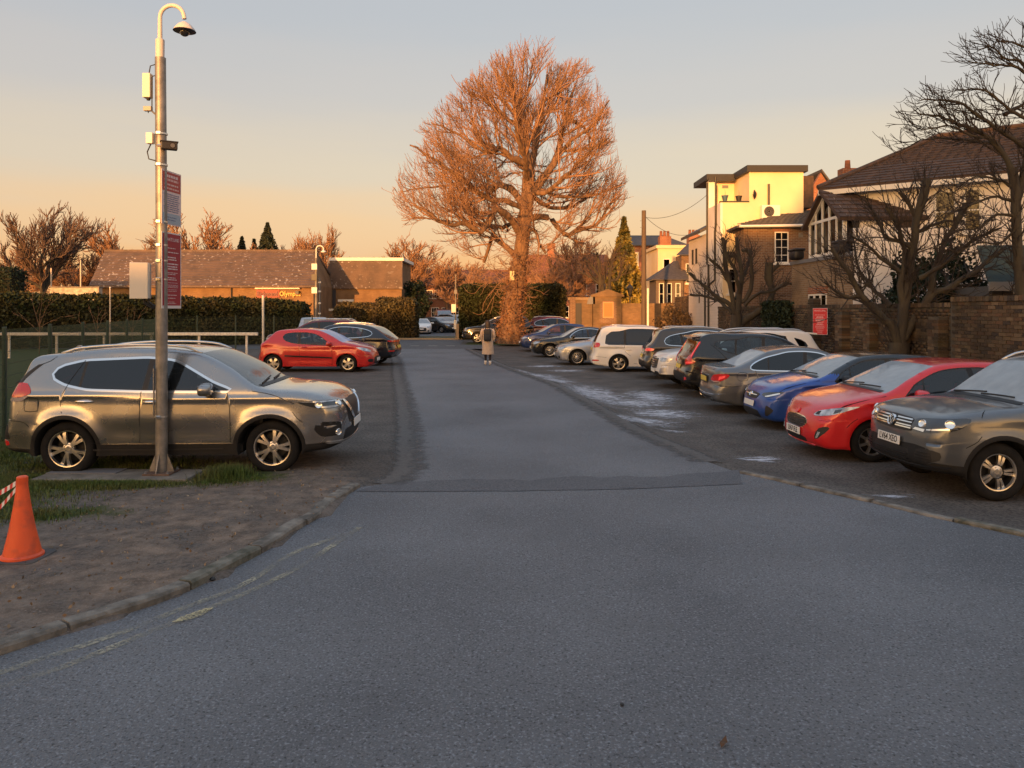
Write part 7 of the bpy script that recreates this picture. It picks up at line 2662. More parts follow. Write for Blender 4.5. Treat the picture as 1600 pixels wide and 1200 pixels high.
for k in range(12):
	t = k / 12
	z0, z1 = 3.95 + 2.5 * t, 3.95 + 2.5 * (t + .075)
	y0 = -.12 + .62 * t
	bx('tile_course', .0 + .8 * t, 7.38 - .1 * t, y0 - .06, y0 + .1, z0, z1, hall_tile, h)
w = empty('low_wall', 'pale flint wall showing above the long dark hedge on the left', 'wall', (wx(116, 58), 58, 0))
bx('wall_core', -1.9, 1.9, 0, .5, 0, 3.85, mat('flint', (.55, .48, .38), .9, col2=(.30, .25, .2), scale=4, bump=.6), w)
bx('coping', -1.95, 1.95, -.05, .55, 3.85, 3.95, M['conc'], w)
# garden sheds behind the near wall
h = empty('shed', 'garden shed with mossy green felt roof behind the near brick wall', 'shed', (12.0, 19.0, 0))
M['felt'] = mat('mossy_felt', (.022, .032, .028), .9, col2=(.045, .055, .035), scale=2.5, bump=.4)
bx('wall', .1, 4, 0, 2.6, 0, 2.75, mat('shed_boards', (.12, .11, .10), .85), h)
for k in range(6):
	bx('board', .15 + k * .3, .43 + k * .3, -.03, -.004, 2.0, 2.62, mat('shed_board', (.10 + .01 * (k % 3), .09, .085), .85), h)
quadwall('roof', [(-.1, -.3, 2.85), (4.3, -.3, 2.85), (4.3, 1.3, 3.9), (.6, 1.3, 3.9)], M['felt'], h, (0, 0, -.08))
bx('fascia_board', -.1, 4.2, -.34, -.3, 2.62, 2.85, mat('shed_fascia', (.30, .28, .26), .8), h)
h = empty('shed', 'low lean to with dark mossy roof tucked behind the near brick wall corner', 'shed', (11.9, 16.2, 0))
bx('wall', 0, 3.5, 0, 1.6, 0, 2.6, mat('shed_wall', (.26, .24, .21), .85), h)
quadwall('roof', [(-.1, -.15, 2.62), (3.7, -.15, 2.62), (3.7, 1.7, 3.35), (-.1, 1.7, 3.35)], M['felt'], h, (0, 0, -.07))
# unseen blockers shaped as houses, added to shade the car park from low sun
for x0, x1, hh, lb in ((-95, -70, 5.0, 'added sun blocker shaped as a low terrace, far to the left and out of view'), (-69, -33, 6.2, 'added sun blocker shaped as a low terrace, out of view'), (-32, -17.5, 4.2, 'added sun blocker shaped as a bungalow, out of view'), (-16.5, -11.8, 8.6, 'added sun blocker shaped as a three storey house, out of view'), (-11.5, 30, 11.0, 'added sun blocker shaped as a tall building, out of view')):
	h = empty('house', lb, 'house', (x0, -52, 0))
	bx('wall', 0, x1 - x0, 0, 7, 0, hh, M['stock'], h)
	quadwall('roof', [(-.2, 7.2, hh), (x1 - x0 + .2, 7.2, hh), (x1 - x0 + .2, 3.5, hh + 2.4), (-.2, 3.5, hh + 2.4)], M['tile'], h, (0, -.1, -.1))
	quadwall('roof', [(x1 - x0 + .2, -.2, hh), (-.2, -.2, hh), (-.2, 3.5, hh + 2.4), (x1 - x0 + .2, 3.5, hh + 2.4)], M['tile'], h, (0, .1, -.1))
	for k in range(int((x1 - x0) / 3)):
		for z in np.arange(1, hh - 1.5, 2.9):
			window(h, (1 + k * 3 + 1.0, 7.0, z), (-1, 0, 0), 1.0, 1.4, (0, 1, 0), (2, 2))

# ------------------------------------------------------------------ trees, hedges, grass
def tubes(lines, sides):
	"""Many branches at once: list of (points (n,3), radii (n,)) -> vertex and quad arrays."""
	groups = {}
	for P, r_ in lines:
		groups.setdefault(len(P), []).append((P, r_))
	VV, FF, base = [], [], 0
	for n, g in groups.items():
		P = np.array([a for a, _ in g])
		r_ = np.array([b for _, b in g])
		T = np.gradient(P, axis=1)
		T /= np.linalg.norm(T, axis=2, keepdims=True) + 1e-9
		ref = nr.normal(0, 1, (len(g), 1, 3))
		U = ref - T * np.sum(ref * T, 2, keepdims=True)
		U /= np.linalg.norm(U, axis=2, keepdims=True) + 1e-9
		W = np.cross(T, U)
		a = np.arange(sides) * 2 * np.pi / sides
		V = P[:, :, None, :] + (U[:, :, None, :] * np.cos(a)[None, None, :, None] + W[:, :, None, :] * np.sin(a)[None, None, :, None]) * r_[:, :, None, None]
		B = len(g)
		idx = np.arange(B * n * sides).reshape(B, n, sides) + base
		q = np.stack([idx[:, :-1, :], np.roll(idx, -1, 2)[:, :-1, :], np.roll(idx, -1, 2)[:, 1:, :], idx[:, 1:, :]], -1)
		VV.append(V.reshape(-1, 3))
		FF.append(q.reshape(-1, 4))
		base += B * n * sides
	return np.concatenate(VV), np.concatenate(FF)

def unit(v):
	return v / (np.linalg.norm(v) + 1e-9)

def shoot_branch(p, d, ln, r0, n, wob, up, r1=None):
	P = [np.array(p, float)]
	d = unit(np.array(d, float))
	for i in range(n - 1):
		d = unit(d + nr.normal(0, wob, 3) + np.array([0, 0, up]) * (i + 1) / n)
		P.append(P[-1] + d * ln / (n - 1))
	return np.array(P), np.linspace(r0, r1 if r1 is not None else r0 * .35, n)

def along(P, s):
	d = np.r_[0, np.cumsum(np.linalg.norm(np.diff(P, axis=0), axis=1))]
	s = s * d[-1]
	i = min(np.searchsorted(d, s, side='right') - 1, len(P) - 2)
	t = (s - d[i]) / max(d[i + 1] - d[i], 1e-9)
	return P[i] + (P[i + 1] - P[i]) * t, unit(P[i + 1] - P[i]), d[-1]

def side_dir(t, spread, out, k_out, k_up):
	v = nr.normal(0, 1, 3)
	v = unit(v - t * (v @ t))
	return unit(t * math.cos(spread) + v * math.sin(spread) + out * k_out + np.array([0, 0, k_up]))

def ramify(limbs, spec, axis, inside=None):
	"""limbs: list of (points, radii). spec per level: spacing, (min, max) length, spread, up, out, wobble, points, start, radius factor."""
	levels = [limbs]
	for sp in spec:
		new = []
		for P, r_ in levels[-1]:
			L = np.sum(np.linalg.norm(np.diff(P, axis=0), axis=1))
			k = max(1, int(L * (1 - sp['start']) / sp['gap']))
			for j in range(k):
				s = sp['start'] + (1 - sp['start']) * (j + nr.uniform(.1, .9)) / k
				p, t, _ = along(P, s)
				rr_ = np.interp(s, np.linspace(0, 1, len(r_)), r_)
				o = p - axis(p)
				o[2] *= .35
				o = unit(o)
				d = side_dir(t, nr.uniform(*sp['spread']), o, sp['out'], sp['up0'])
				ln = nr.uniform(*sp['len']) * (1.15 - .5 * s)
				ok = False
				for _ in range(3):
					if inside is None or inside(p + d * ln):
						ok = True
						break
					ln *= .6
				if not ok and nr.random() < .8:
					continue
				new.append(shoot_branch(p, d, ln, max(sp['rmin'], min(rr_ * sp['rf'], sp['rmax'])), sp['n'], sp['wob'], sp['up'], sp.get('r1')))
		levels.append(new)
	return levels

def tree_obj(name, label, loc, trunk_lines, levels, bark, twig, group=None, cat='tree', tsides=10):
	root = empty(name, label, cat, loc, group=group)
	V, F = tubes(trunk_lines, tsides)
	me = np_mesh('trunk', V, F, True)
	me.materials.append(bark)
	link('trunk', me, root)
	vs, fs, b = [], [], 0
	for lv, sides in levels:
		if not lv:
			continue
		V, F = tubes(lv, sides)
		vs.append(V)
		fs.append(F + b)
		b += len(V)
	if vs:
		me = np_mesh('crown', np.concatenate(vs), np.concatenate(fs), False)
		me.materials.append(twig)
		link('crown', me, root)
	return root

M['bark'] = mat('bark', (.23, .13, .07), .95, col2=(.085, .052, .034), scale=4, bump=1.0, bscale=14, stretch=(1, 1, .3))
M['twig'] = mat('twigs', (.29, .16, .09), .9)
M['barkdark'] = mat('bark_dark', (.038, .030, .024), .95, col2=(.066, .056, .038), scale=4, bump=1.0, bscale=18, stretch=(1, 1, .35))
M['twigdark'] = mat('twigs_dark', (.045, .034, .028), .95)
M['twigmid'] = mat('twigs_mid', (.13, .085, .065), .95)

def hero_tree():
	Y0 = 45.2
	X0, Z0 = wx(798, Y0), 0.0

	def W(zx, zy, d=0.0):
		return np.array([wx(zx * .4 + 600, Y0) - X0, d, max(wz(zy * .4 + 60, Y0), -.1)])

	def L(pts, r0, r1, h=.35):
		P = np.array([W(*p) for p in pts])
		d_, _ = catmull(P, h)
		d_ = d_ + np.r_[np.zeros((1, 3)), nr.normal(0, .035, (len(d_) - 1, 3))]
		t = np.linspace(0, 1, len(d_))
		return d_, (.86 * r0 * (1 - t)**.9 + r1 * t**.8) * (1 + .10 * np.sin(t * 37 + r0 * 50))
	tr, _ = catmull(np.array([W(497, 1192), W(499, 1120), W(508, 1010), W(526, 900), W(540, 800), W(552, 700), W(562, 600), W(566, 520)]), .3)
	tt = np.linspace(0, 1, len(tr))
	trunk = (tr, np.interp(tt, [0, .06, .2, .45, .7, 1], [.90, .70, .58, .48, .41, .36]) * (1 + .05 * np.sin(tt * 40)))
	raw = [([(566, 525), (545, 440, -.3), (530, 350, -.5), (530, 300, -.6), (510, 240, -.8), (480, 150, -1)], .34, .05),
		   ([(568, 520), (590, 430, .4), (605, 330, .6), (625, 240, .8), (640, 120, 1)], .28, .05),
		   ([(572, 610), (640, 520, .5), (685, 430, .8), (705, 340, 1), (715, 280, 1.2), (760, 150, 1.5)], .36, .05),
		   ([(712, 300, 1), (770, 310, 1.6), (815, 350, 2), (822, 420, 2.2)], .15, .05),
		   ([(560, 490), (500, 475, -.6), (450, 440, -1), (410, 465, -1.3), (375, 400, -1.6), (340, 340, -2)], .26, .05),
		   ([(545, 650), (490, 580, .8), (440, 560, 1.4), (385, 605, 2), (350, 560, 2.4), (290, 560, 3), (200, 480, 3.6)], .28, .05),
		   ([(535, 660), (470, 640, -1), (420, 650, -2), (340, 600, -3), (230, 530, -4), (140, 480, -4.5)], .2, .04),
		   ([(530, 760), (470, 690, -1), (430, 685, -1.5), (410, 740, -1.8), (380, 770, -2), (330, 740, -2.4), (270, 750, -3), (150, 680, -3.6)], .27, .05),
		   ([(520, 850), (450, 790, 1), (420, 760, 1.5), (402, 830, 1.8), (385, 868, 2)], .2, .1),
		   ([(565, 700), (620, 690, .5), (660, 705, .8), (710, 760, 1), (770, 740, 1.2), (840, 715, 1.5), (880, 650, 1.8), (950, 590, 2.2)], .25, .04),
		   ([(555, 745), (600, 770, -.6), (605, 810, -.8), (628, 842, -1)], .15, .07),
		   ([(572, 600), (640, 610, -1), (700, 560, -2), (780, 480, -2.6), (850, 430, -3.2)], .2, .04),
		   ([(562, 560), (570, 500, 2), (590, 400, 4), (600, 250, 5)], .24, .05),
		   ([(560, 560), (550, 500, -2), (520, 420, -3.6), (500, 260, -4.6)], .24, .05),
		   ([(565, 600), (650, 640, 2), (760, 620, 3.5), (880, 540, 4.5)], .19, .04),
		   ([(532, 350, -.5), (470, 330, -1.6), (400, 290, -2.5), (320, 250, -3)], .16, .04),
		   ([(560, 520), (480, 420, 2.5), (400, 360, 4), (300, 330, 5)], .2, .04),
		   ([(690, 430, .8), (760, 380, 0), (830, 330, -.6), (870, 260, -1)], .14, .04),
		   ([(535, 700), (460, 720, 2.5), (330, 690, 4), (200, 620, 4.6)], .18, .04),
		   ([(600, 590, 0), (700, 615, .3), (820, 605, .8), (940, 560, 1)], .15, .04), ([(690, 430, .8), (790, 425, .5), (890, 400, .2)], .12, .04),
		   ([(400, 465, -1.2), (300, 400, -1.5), (190, 350, -1.5)], .1, .035), ([(440, 560, 1.4), (340, 480, 1.5), (220, 410, 1.5)], .11, .035), ([(530, 330, -.5), (450, 230, 0), (390, 165, .3)], .1, .035),
		   ([(250, 540, 3), (150, 560, 2), (60, 590, 1)], .07, .03), ([(330, 740, -2.4), (220, 720, -1.5), (110, 700, -.5)], .07, .03),
		   ([(625, 240, .8), (690, 190, 0), (720, 110, -.5)], .1, .04), ([(520, 280, -.6), (570, 200, -1.2), (580, 110, -1.5)], .1, .04)]
	limbs = [L(*a) for a in raw]
	zz = [60, 100, 150, 200, 300, 400, 500, 600, 700, 780, 860, 930]
	lf = [640, 470, 390, 320, 200, 110, 50, 30, 40, 100, 240, 330]
	rt = [740, 790, 830, 865, 890, 910, 950, 1000, 960, 900, 850, 760]

	def inside(p):
		zy = (HOR - (p[2] - CAM_Z) / Y0 * FPX - 60) / .4
		zx = ((p[0] + X0) / Y0 * FPX + 800 - 600) / .4
		if zy < 62 or zy > 960:
			return False
		l_, r_ = np.interp(zy, zz, lf), np.interp(zy, zz, rt)
		c, hw = (l_ + r_) / 2, (r_ - l_) / 2
		return ((zx - c) / hw)**2 + (p[1] / 7.2)**2 < 1.0
	axis = lambda p: np.array([W(560, 560)[0], 0, p[2] - 1.5])
	spec = [dict(gap=.32, len=(1.8, 4.8), spread=(.6, 1.25), out=.6, up0=.25, up=.22, wob=.15, n=8, start=.2, rf=.45, rmin=.028, rmax=.075),
			dict(gap=.34, len=(.9, 2.2), spread=(.5, 1.0), out=.35, up0=.15, up=.3, wob=.15, n=6, start=.15, rf=.6, rmin=.017, rmax=.027, r1=.011),
			dict(gap=.165, len=(.4, 1.2), spread=(.4, .9), out=.25, up0=.15, up=.4, wob=.14, n=4, start=.1, rf=.65, rmin=.0125, rmax=.015, r1=.008)]
	lv = ramify(limbs, spec, axis, inside)
	# shoots growing straight out of the trunk
	sh = []
	for _ in range(520):
		s = nr.uniform(.02, .75)
		p, t, _l = along(tr, s)
		a = nr.uniform(0, 2 * np.pi)
		r_ = np.interp(s, [0, .06, .2, .45, .7, 1], [.88, .70, .58, .48, .41, .36])
		d = np.array([math.cos(a), math.sin(a), nr.uniform(-.3, .8)])
		sh.append(shoot_branch(p + d * np.array([1, 1, 0]) * r_ * .95, d, nr.uniform(.2, .9), .010, 5, .25, .1, .005))
	for _ in range(120):
		s = nr.uniform(.3, 1)
		p, t, _l = along(tr, s)
		a = nr.uniform(0, 2 * np.pi)
		d = np.array([math.cos(a), math.sin(a) * .9, nr.uniform(-.2, .6)])
		b = shoot_branch(p, d, nr.uniform(1.2, 3.4), .026, 8, .22, nr.choice([-.25, .35]), .012)
		sh.append(b)
		for _k in range(5):
			q, t2, _l = along(b[0], nr.uniform(.3, 1))
			sh.append(shoot_branch(q, side_dir(t2, .7, d, .2, .1), nr.uniform(.4, 1.1), .016, 5, .18, .2, .009))
	root = tree_obj('bare_tree', 'great bare tree with broad crown glowing orange beside the road', (X0, Y0, 0), [trunk] + limbs, [(lv[1], 5), (lv[2], 3), (lv[3], 3), (sh, 3)], M['bark'], M['twig'], tsides=12)
	# dead leaves clinging to the shoots round the trunk
	c = []
	for _ in range(1700):
		s = nr.beta(1.3, 2.2) * .55
		p, t, _l = along(tr, s)
		a = nr.uniform(0, 2 * np.pi)
		r_ = np.interp(s, [0, .06, .2, .45, .7, 1], [.88, .70, .58, .48, .41, .36]) + abs(nr.normal(0, .11))
		c.append(p + np.array([math.cos(a) * r_, math.sin(a) * r_, 0]))
	me = leaf_mesh('leaves', np.array(c), .06, .13)
	me.materials.append(mat('dead_leaves', (.22, .10, .04), .8, col2=(.10, .05, .028), scale=3))
	link('leaves', me, root)['kind'] = 'stuff'
	bx('tree_notice', -.13, .13, -.78, -.74, 3.9, 4.45, mat('notice', (.55, .42, .25), .6), root).location = (wx(800, Y0) - X0, 0, 0)
	return root

def leaf_mesh(name, C, s0, s1, up=0.0, elong=1.5):
	n = len(C)
	u = nr.normal(0, 1, (n, 3))
	u[:, 2] += up
	u /= np.linalg.norm(u, axis=1)[:, None]
	v = np.cross(u, nr.normal(0, 1, (n, 3)))
	v /= np.linalg.norm(v, axis=1)[:, None] + 1e-9
	s = nr.uniform(s0, s1, n)[:, None]
	V = np.stack([C - u * s * elong / 2, C + v * s / 2, C + u * s * elong / 2, C - v * s / 2], 1).reshape(-1, 3)
	return np_mesh(name, V, np.arange(4 * n).reshape(n, 4))

def leaf_mat(name, c1, c2, sc=1.0, c3=None):
	m = mat(name, c1, .75, col2=c2, scale=sc, lo=.38, hi=.62, spec=.25)
	nt = m.node_tree
	b = nt.nodes['Principled BSDF']
	src = b.inputs['Base Color'].links[0].from_socket
	g = nd(nt, 'ShaderNodeNewGeometry')
	hv = nd(nt, 'ShaderNodeHueSaturation')
	r_ = nd(nt, 'ShaderNodeMapRange')
	r_.inputs['To Min'].default_value = .55
	r_.inputs['To Max'].default_value = 1.45
	nt.links.new(g.outputs['Random Per Island'], r_.inputs[0])
	nt.links.new(r_.outputs[0], hv.inputs['Value'])
	nt.links.new(src, hv.inputs['Color'])
	nt.links.new(hv.outputs[0], b.inputs['Base Color'])
	return m

M['hedge'] = leaf_mat('hedge_leaves', (.026, .036, .012), (.048, .042, .017))
M['hedgebrown'] = leaf_mat('hedge_leaves_brown', (.085, .070, .026), (.060, .045, .022))
M['ever'] = leaf_mat('evergreen', (.014, .026, .016), (.024, .036, .018))
M['conifer'] = leaf_mat('golden_conifer', (.36, .27, .06), (.22, .18, .045), .7)
M['spruce'] = leaf_mat('spruce', (.020, .030, .020), (.03, .035, .02))
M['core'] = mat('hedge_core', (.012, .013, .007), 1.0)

def hedge(label, x0, x1, y0, y1, h, m, n, skew=0.0, slope=0.0, size=(.08, .16), rag=.15, rnd=.3, cat='hedge'):
	"""Clipped hedge: leaves over its faces, with a rough dark core. skew shifts y along x."""
	root = empty('hedge', label, cat, ((x0 + x1) / 2, (y0 + y1) / 2, 0))
	w, d = (x1 - x0) / 2, (y1 - y0) / 2
	areas = np.array([w * 2 * h, w * 2 * d * 2, d * 2 * h, d * 2 * h, w * h])
	pk = nr.choice(5, n, p=areas / areas.sum())
	a, b = nr.uniform(-1, 1, n), nr.uniform(0, 1, n)
	C = np.zeros((n, 3))
	C[:, 0] = np.select([pk == 0, pk == 1, pk == 2, pk == 3], [a * w, a * w, -w, w], a * w)
	C[:, 1] = np.select([pk == 0, pk == 1, pk == 2, pk == 3], [-d, (b * 2 - 1) * d, a * d, a * d], d)
	C[:, 2] = np.select([pk == 1], [h], b * h)
	bump_ = .5 * np.sin(C[:, 0] * 1.3 + 1) * np.sin(C[:, 2] * 2.1 + C[:, 0] * .4) + .4 * np.sin(C[:, 0] * 3.7 + C[:, 1])
	k = 1 - rnd * np.clip((C[:, 2] - h + rnd) / rnd, 0, 1)**2 / max(d, .5)
	C[:, 1] = C[:, 1] * k + bump_ * rag + nr.normal(0, rag * .5, n)
	C[:, 0] = C[:, 0] * (1 - (1 - k) * .4) + nr.normal(0, rag * .5, n)
	C[:, 2] += nr.normal(0, rag * .5, n) + (pk == 1) * bump_ * rag * .7
	C[:, 1] += skew * C[:, 0] / w
	C[:, 2] *= 1 + slope * C[:, 0] / w
	C[:, 2] = np.maximum(C[:, 2], .02)
	me = leaf_mesh('foliage', C, *size)
	me.materials.append(m)
	link('foliage', me, root)
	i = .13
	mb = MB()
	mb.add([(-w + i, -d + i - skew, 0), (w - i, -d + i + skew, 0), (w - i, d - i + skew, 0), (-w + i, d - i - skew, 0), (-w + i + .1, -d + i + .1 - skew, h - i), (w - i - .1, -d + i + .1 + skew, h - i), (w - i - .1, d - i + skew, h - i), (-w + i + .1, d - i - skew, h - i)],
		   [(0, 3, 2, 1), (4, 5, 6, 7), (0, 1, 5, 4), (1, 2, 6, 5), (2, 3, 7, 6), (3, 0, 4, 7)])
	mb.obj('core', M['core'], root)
	return root

def bush(name, label, cx, cy, cz, rx, ry, rz_, m, n, size=(.10, .22), group=None, cat='bush', twigs=0):
	root = empty(name, label, cat, (cx, cy, 0), group=group)
	v = nr.normal(0, 1, (n, 3))
	v /= np.linalg.norm(v, axis=1)[:, None]
	lump = 1 + .22 * np.sin(v[:, 0] * 5 + cx) * np.sin(v[:, 2] * 6 + cy) + .12 * np.sin(v[:, 1] * 9 + v[:, 0] * 7)
	C = v * np.array([rx, ry, rz_]) * (lump * nr.uniform(.62, 1.05, n)**.6)[:, None] + np.array([0, 0, cz])
	C = C[C[:, 2] > 0]
	me = leaf_mesh('foliage', C, *size)
	me.materials.append(m)
	link('foliage', me, root)
	tw = [shoot_branch((nr.uniform(-.2, .2), nr.uniform(-.2, .2), 0), (nr.normal(0, .4), nr.normal(0, .4), 1), cz * 1.1, .03, 5, .12, .1) for _ in range(8)]
	V, F = tubes(tw, 5)
	me = np_mesh('stems', V, F)
	me.materials.append(M['twigdark'])
	link('stems', me, root)
	return root

def spruce(label, x, y, h, r_, m, n=5000, group=None, size=(.14, .34), tier=14):
	root = empty('conifer', label, 'tree', (x, y, 0), group=group)
	t = nr.uniform(0.02, 1, n)**.75
	lay = np.floor(t * tier) / tier
	fr = (t - lay) * tier
	a = nr.uniform(0, 2 * np.pi, n)
	R_ = r_ * np.maximum(1 - t * .55 - lay * .45, 0) * nr.uniform(.15, 1, n)**.6 * (1 + .25 * np.sin(a * 5 + lay * 40))
	C = np.stack([R_ * np.cos(a), R_ * np.sin(a), h * (1 - (1 - t) * .97) - R_ * .35 * (1 - fr * .5)], 1)
	C[:, 2] = np.maximum(C[:, 2] , .1)
	C[:, 2] = h * .05 + (h * .95) * t - R_ * .42
	C[:, 2] = np.maximum(C[:, 2], .15)
	me = leaf_mesh('foliage', C, *size, elong=1.9)
	me.materials.append(m)
	link('foliage', me, root)
	MB().tube([(0, 0, 0), (0, 0, h * .96)], [r_ * .09, .02], 7).obj('trunk', M['barkdark'], root)
	return root

def bare_proto(seed, h=12.0, rc=5.0, dens=1.0):
	"""Lines of a generic bare broadleaf tree standing at the origin."""
	global nr
	keep = nr
	nr = np.random.default_rng(seed)
	tr, rr_ = shoot_branch((0, 0, 0), (nr.normal(0, .05), nr.normal(0, .05), 1), h * .42, h * .026, 7, .05, .05, h * .016)
	limbs = []
	for k in range(9):
		p, t, _ = along(tr, nr.uniform(.5, 1))
		a = k * 2.4 + nr.uniform(-.4, .4)
		e = nr.uniform(.35, 1.25)
		d = np.array([math.cos(a) * math.cos(e), math.sin(a) * math.cos(e), math.sin(e)])
		limbs.append(shoot_branch(p, d, h * nr.uniform(.36, .56), h * .012, 10, .13, .12, .03))
	inside = lambda p: (p[0] / rc)**2 + (p[1] / rc)**2 + ((p[2] - h * .60) / (h * .43))**2 < 1
	axis = lambda p: np.array([0, 0, p[2] - 1])
	spec = [dict(gap=.5 / dens, len=(1.2, 2.8), spread=(.5, 1.0), out=.45, up0=.25, up=.25, wob=.15, n=7, start=.2, rf=.55, rmin=.055, rmax=.08, r1=.035),
			dict(gap=.42 / dens, len=(.7, 1.6), spread=(.4, .9), out=.3, up0=.2, up=.3, wob=.14, n=5, start=.15, rf=.6, rmin=.04, rmax=.05, r1=.028),
			dict(gap=.30 / dens, len=(.4, .9), spread=(.4, .8), out=.2, up0=.2, up=.3, wob=.12, n=3, start=.1, rf=.65, rmin=.031, rmax=.033, r1=.02)]
	lv = ramify(limbs, spec, axis, inside)
	nr = keep
	V1, F1 = tubes([(tr, rr_)] + limbs, 7)
	t_me = np_mesh('trunk', V1, F1, True)
	vs, fs, b = [], [], 0
	for l_, s_ in ((lv[1], 4), (lv[2], 3), (lv[3], 3)):
		V, F = tubes(l_, s_)
		vs.append(V)
		fs.append(F + b)
		b += len(V)
	c_me = np_mesh('crown', np.concatenate(vs), np.concatenate(fs))
	return t_me, c_me

def put_tree(proto, label, x, y, h, w=1.0, rz=0.0, bark=None, twig=None, group=None, base=12.0):
	root = empty('bare_tree', label, 'tree', (x, y, 0), rz, group)
	for me, m in ((proto[0], bark or M['bark']), (proto[1], twig or M['twig'])):
		o = bpy.data.objects.new(me.name, me)
		COL.objects.link(o)
		o.parent = root
		if not me.materials:
			me.materials.append(None)
		o.material_slots[0].link = 'OBJECT'
		o.material_slots[0].material = m
		s = 1.1 * h / base
		o.scale = (s * w, s * w, s)
	return root

hero_tree()
PA, PB, PC = bare_proto(3, 12, 4.8, 1.5), bare_proto(5, 12, 5.6, 1.5), bare_proto(9, 12, 5.2, 1.5)
BG = 'bare trees behind the hall and hedges'
put_tree(PB, 'big dark bare tree with spreading crown above the long hedge at the left', wx(70, 78), 78, wz(313, 78), .92, .4, M['barkdark'], M['twigmid'])
for i, (px, top, y, pr, w, lb) in enumerate((
		(205, 350, 96, PA, 1.15, 'bare tree behind the left end of the hall roof'), (318, 344, 92, PC, 1.35, 'rounded bare tree rising over the middle of the hall roof'),
		(455, 357, 98, PA, .9, 'slim bare tree between the dark spruce and the tall lamp'), (512, 357, 96, PB, .8, 'bare tree behind the hooked camera mast'),
		(640, 378, 112, PC, 1.5, 'bushy russet bare tree left of the great tree'), (700, 398, 108, PB, 1.4, 'low russet bare tree over the far terrace roof'),
		(22, 385, 88, PC, 1.5, 'russet scrubby tree at the far left edge'), (128, 384, 86, PA, 1.5, 'russet scrubby tree next to the hall gable'), (165, 400, 100, PB, 1.4, 'low scrubby tree against the hall corner'),
		(905, 372, 78, PC, 1.25, 'bare tree in front of the long brick house'), (745, 420, 74, PB, 1.6, 'low twiggy tree left of the great trunk'), (862, 410, 70, PA, 1.5, 'low twiggy tree right of the great trunk'))):
	put_tree(pr, lb, wx(px, y), y, wz(top, y), w, i * 1.3, M['bark'], M['twig'], BG)
for px, top, y, r_, lb in ((418, 348, 95, 2.6, 'tall dark spruce above the hall roof'), (378, 370, 99, 1.9, 'shortest dark spruce left of the tall spruce'), (397, 374, 97, 1.6, 'small dark spruce touching the tall spruce')):
	spruce(lb, wx(px, y), y, wz(top, y), r_ * 1.9, M['spruce'], 9000, 'dark spruces above the hall roof', (.12, .26), 22)
spruce('golden green conifer behind the black lantern', wx(975, 60), 60, wz(340, 60), 2.5, M['conifer'], 12000, size=(.10, .24), tier=13)

hedge('long dark clipped hedge behind the playing field at the left', wx(-60, 41), wx(473, 48), 43.6, 45.6, 2.83, M['hedge'], 26000, skew=4, slope=-.055)
hedge('clipped brown green hedge, left block beside the annexe', wx(522, 56), wx(588, 56), 56, 58.6, 2.55, M['hedgebrown'], 7000, rnd=.5)
hedge('clipped brown green hedge, taller right block beside the annexe', wx(584, 55), wx(645, 55), 55, 58, 2.9, M['hedgebrown'], 8000, rnd=.5)
hedge('dark clipped hedge behind the great tree', wx(719, 54), wx(882, 54), 54, 56.5, 3.9, M['hedge'], 22000)
hedge('block of dark evergreen hedge at the far left edge', wx(-60, 55), wx(17, 55), 55, 57, 5.2, M['ever'], 5000)
bush('bush', 'dark evergreen bush right of the clipped brown hedge', wx(646, 76), 76, 2.5, 1.5, 1.4, 2.5, M['ever'], 5000)
bush('bush', 'dark tangled shrub behind the brick wall and pollard tree', 11.9, 21.2, 2.3, 1.35, .9, 1.5, M['ever'], 9000, (.05, .12))
bush('shrub', 'low dark shrub at the foot of the telegraph pole by the ochre wall', wx(1056, 40.5), 40.7, 1.1, 1.0, .6, 1.2, leaf_mat('brown_shrub', (.05, .035, .022), (.07, .05, .03)), 2600, (.05, .12))
# ivy on the boundary wall
iv = empty('ivy', 'dark ivy hanging over the old brick wall right of the leaning pollard', 'ivy', (WX, 26.9, 0))
n_ = 6000
C = np.stack([nr.normal(-.12, .07, n_), nr.normal(0, .75, n_), 2.45 - np.abs(nr.normal(0, .85, n_))], 1)
C = C[(C[:, 2] > .1) & (np.abs(C[:, 1]) < 1.5 - .25 * np.abs(C[:, 2] - 1.5))]
me = leaf_mesh('leaves', C, .06, .12)
me.materials.append(M['ever'])
link('leaves', me, iv)
MB().tube([(-.05, .1, 0), (-.06, 0, 1.2), (-.05, -.2, 2.2)], .03, 6).obj('stem', M['barkdark'], iv)

# ---- pollarded trees traced from the photograph
def traced(name, label, Y0, raw, conv, spec, bark, twig, knob=True, base=None, cat='tree'):
	X0 = wx(base[0], Y0)

	def W(p):
		px, py = conv(p[0], p[1])
		d = p[2] if len(p) > 2 else 0.0
		return np.array([wx(px, Y0) - X0, d, max(wz(py, Y0), -.05)])
	limbs, knobs = [], []
	for pts, r0, r1 in raw:
		P = np.array([W(p) for p in pts])
		d_, _ = catmull(P, .14)
		d_ = d_ + np.r_[np.zeros((1, 3)), nr.normal(0, .012, (len(d_) - 1, 3))]
		t = np.linspace(0, 1, len(d_))
		r_ = .74 * (r0 + (r1 - r0) * t) * (1 + .13 * np.sin(t * 29 + r0 * 90))
		if knob and r1 > .03:
			r_[-2:] *= 1.35
		limbs.append((d_, r_))
	axis = lambda p: np.array([0, 0, p[2] - 1.0])
	lv = ramify(limbs, spec, axis)
	return tree_obj(name, label, (X0, Y0, 0), limbs, [(l_, 4 if i == 0 else 3) for i, l_ in enumerate(lv[1:])], bark, twig, tsides=9, cat=cat)

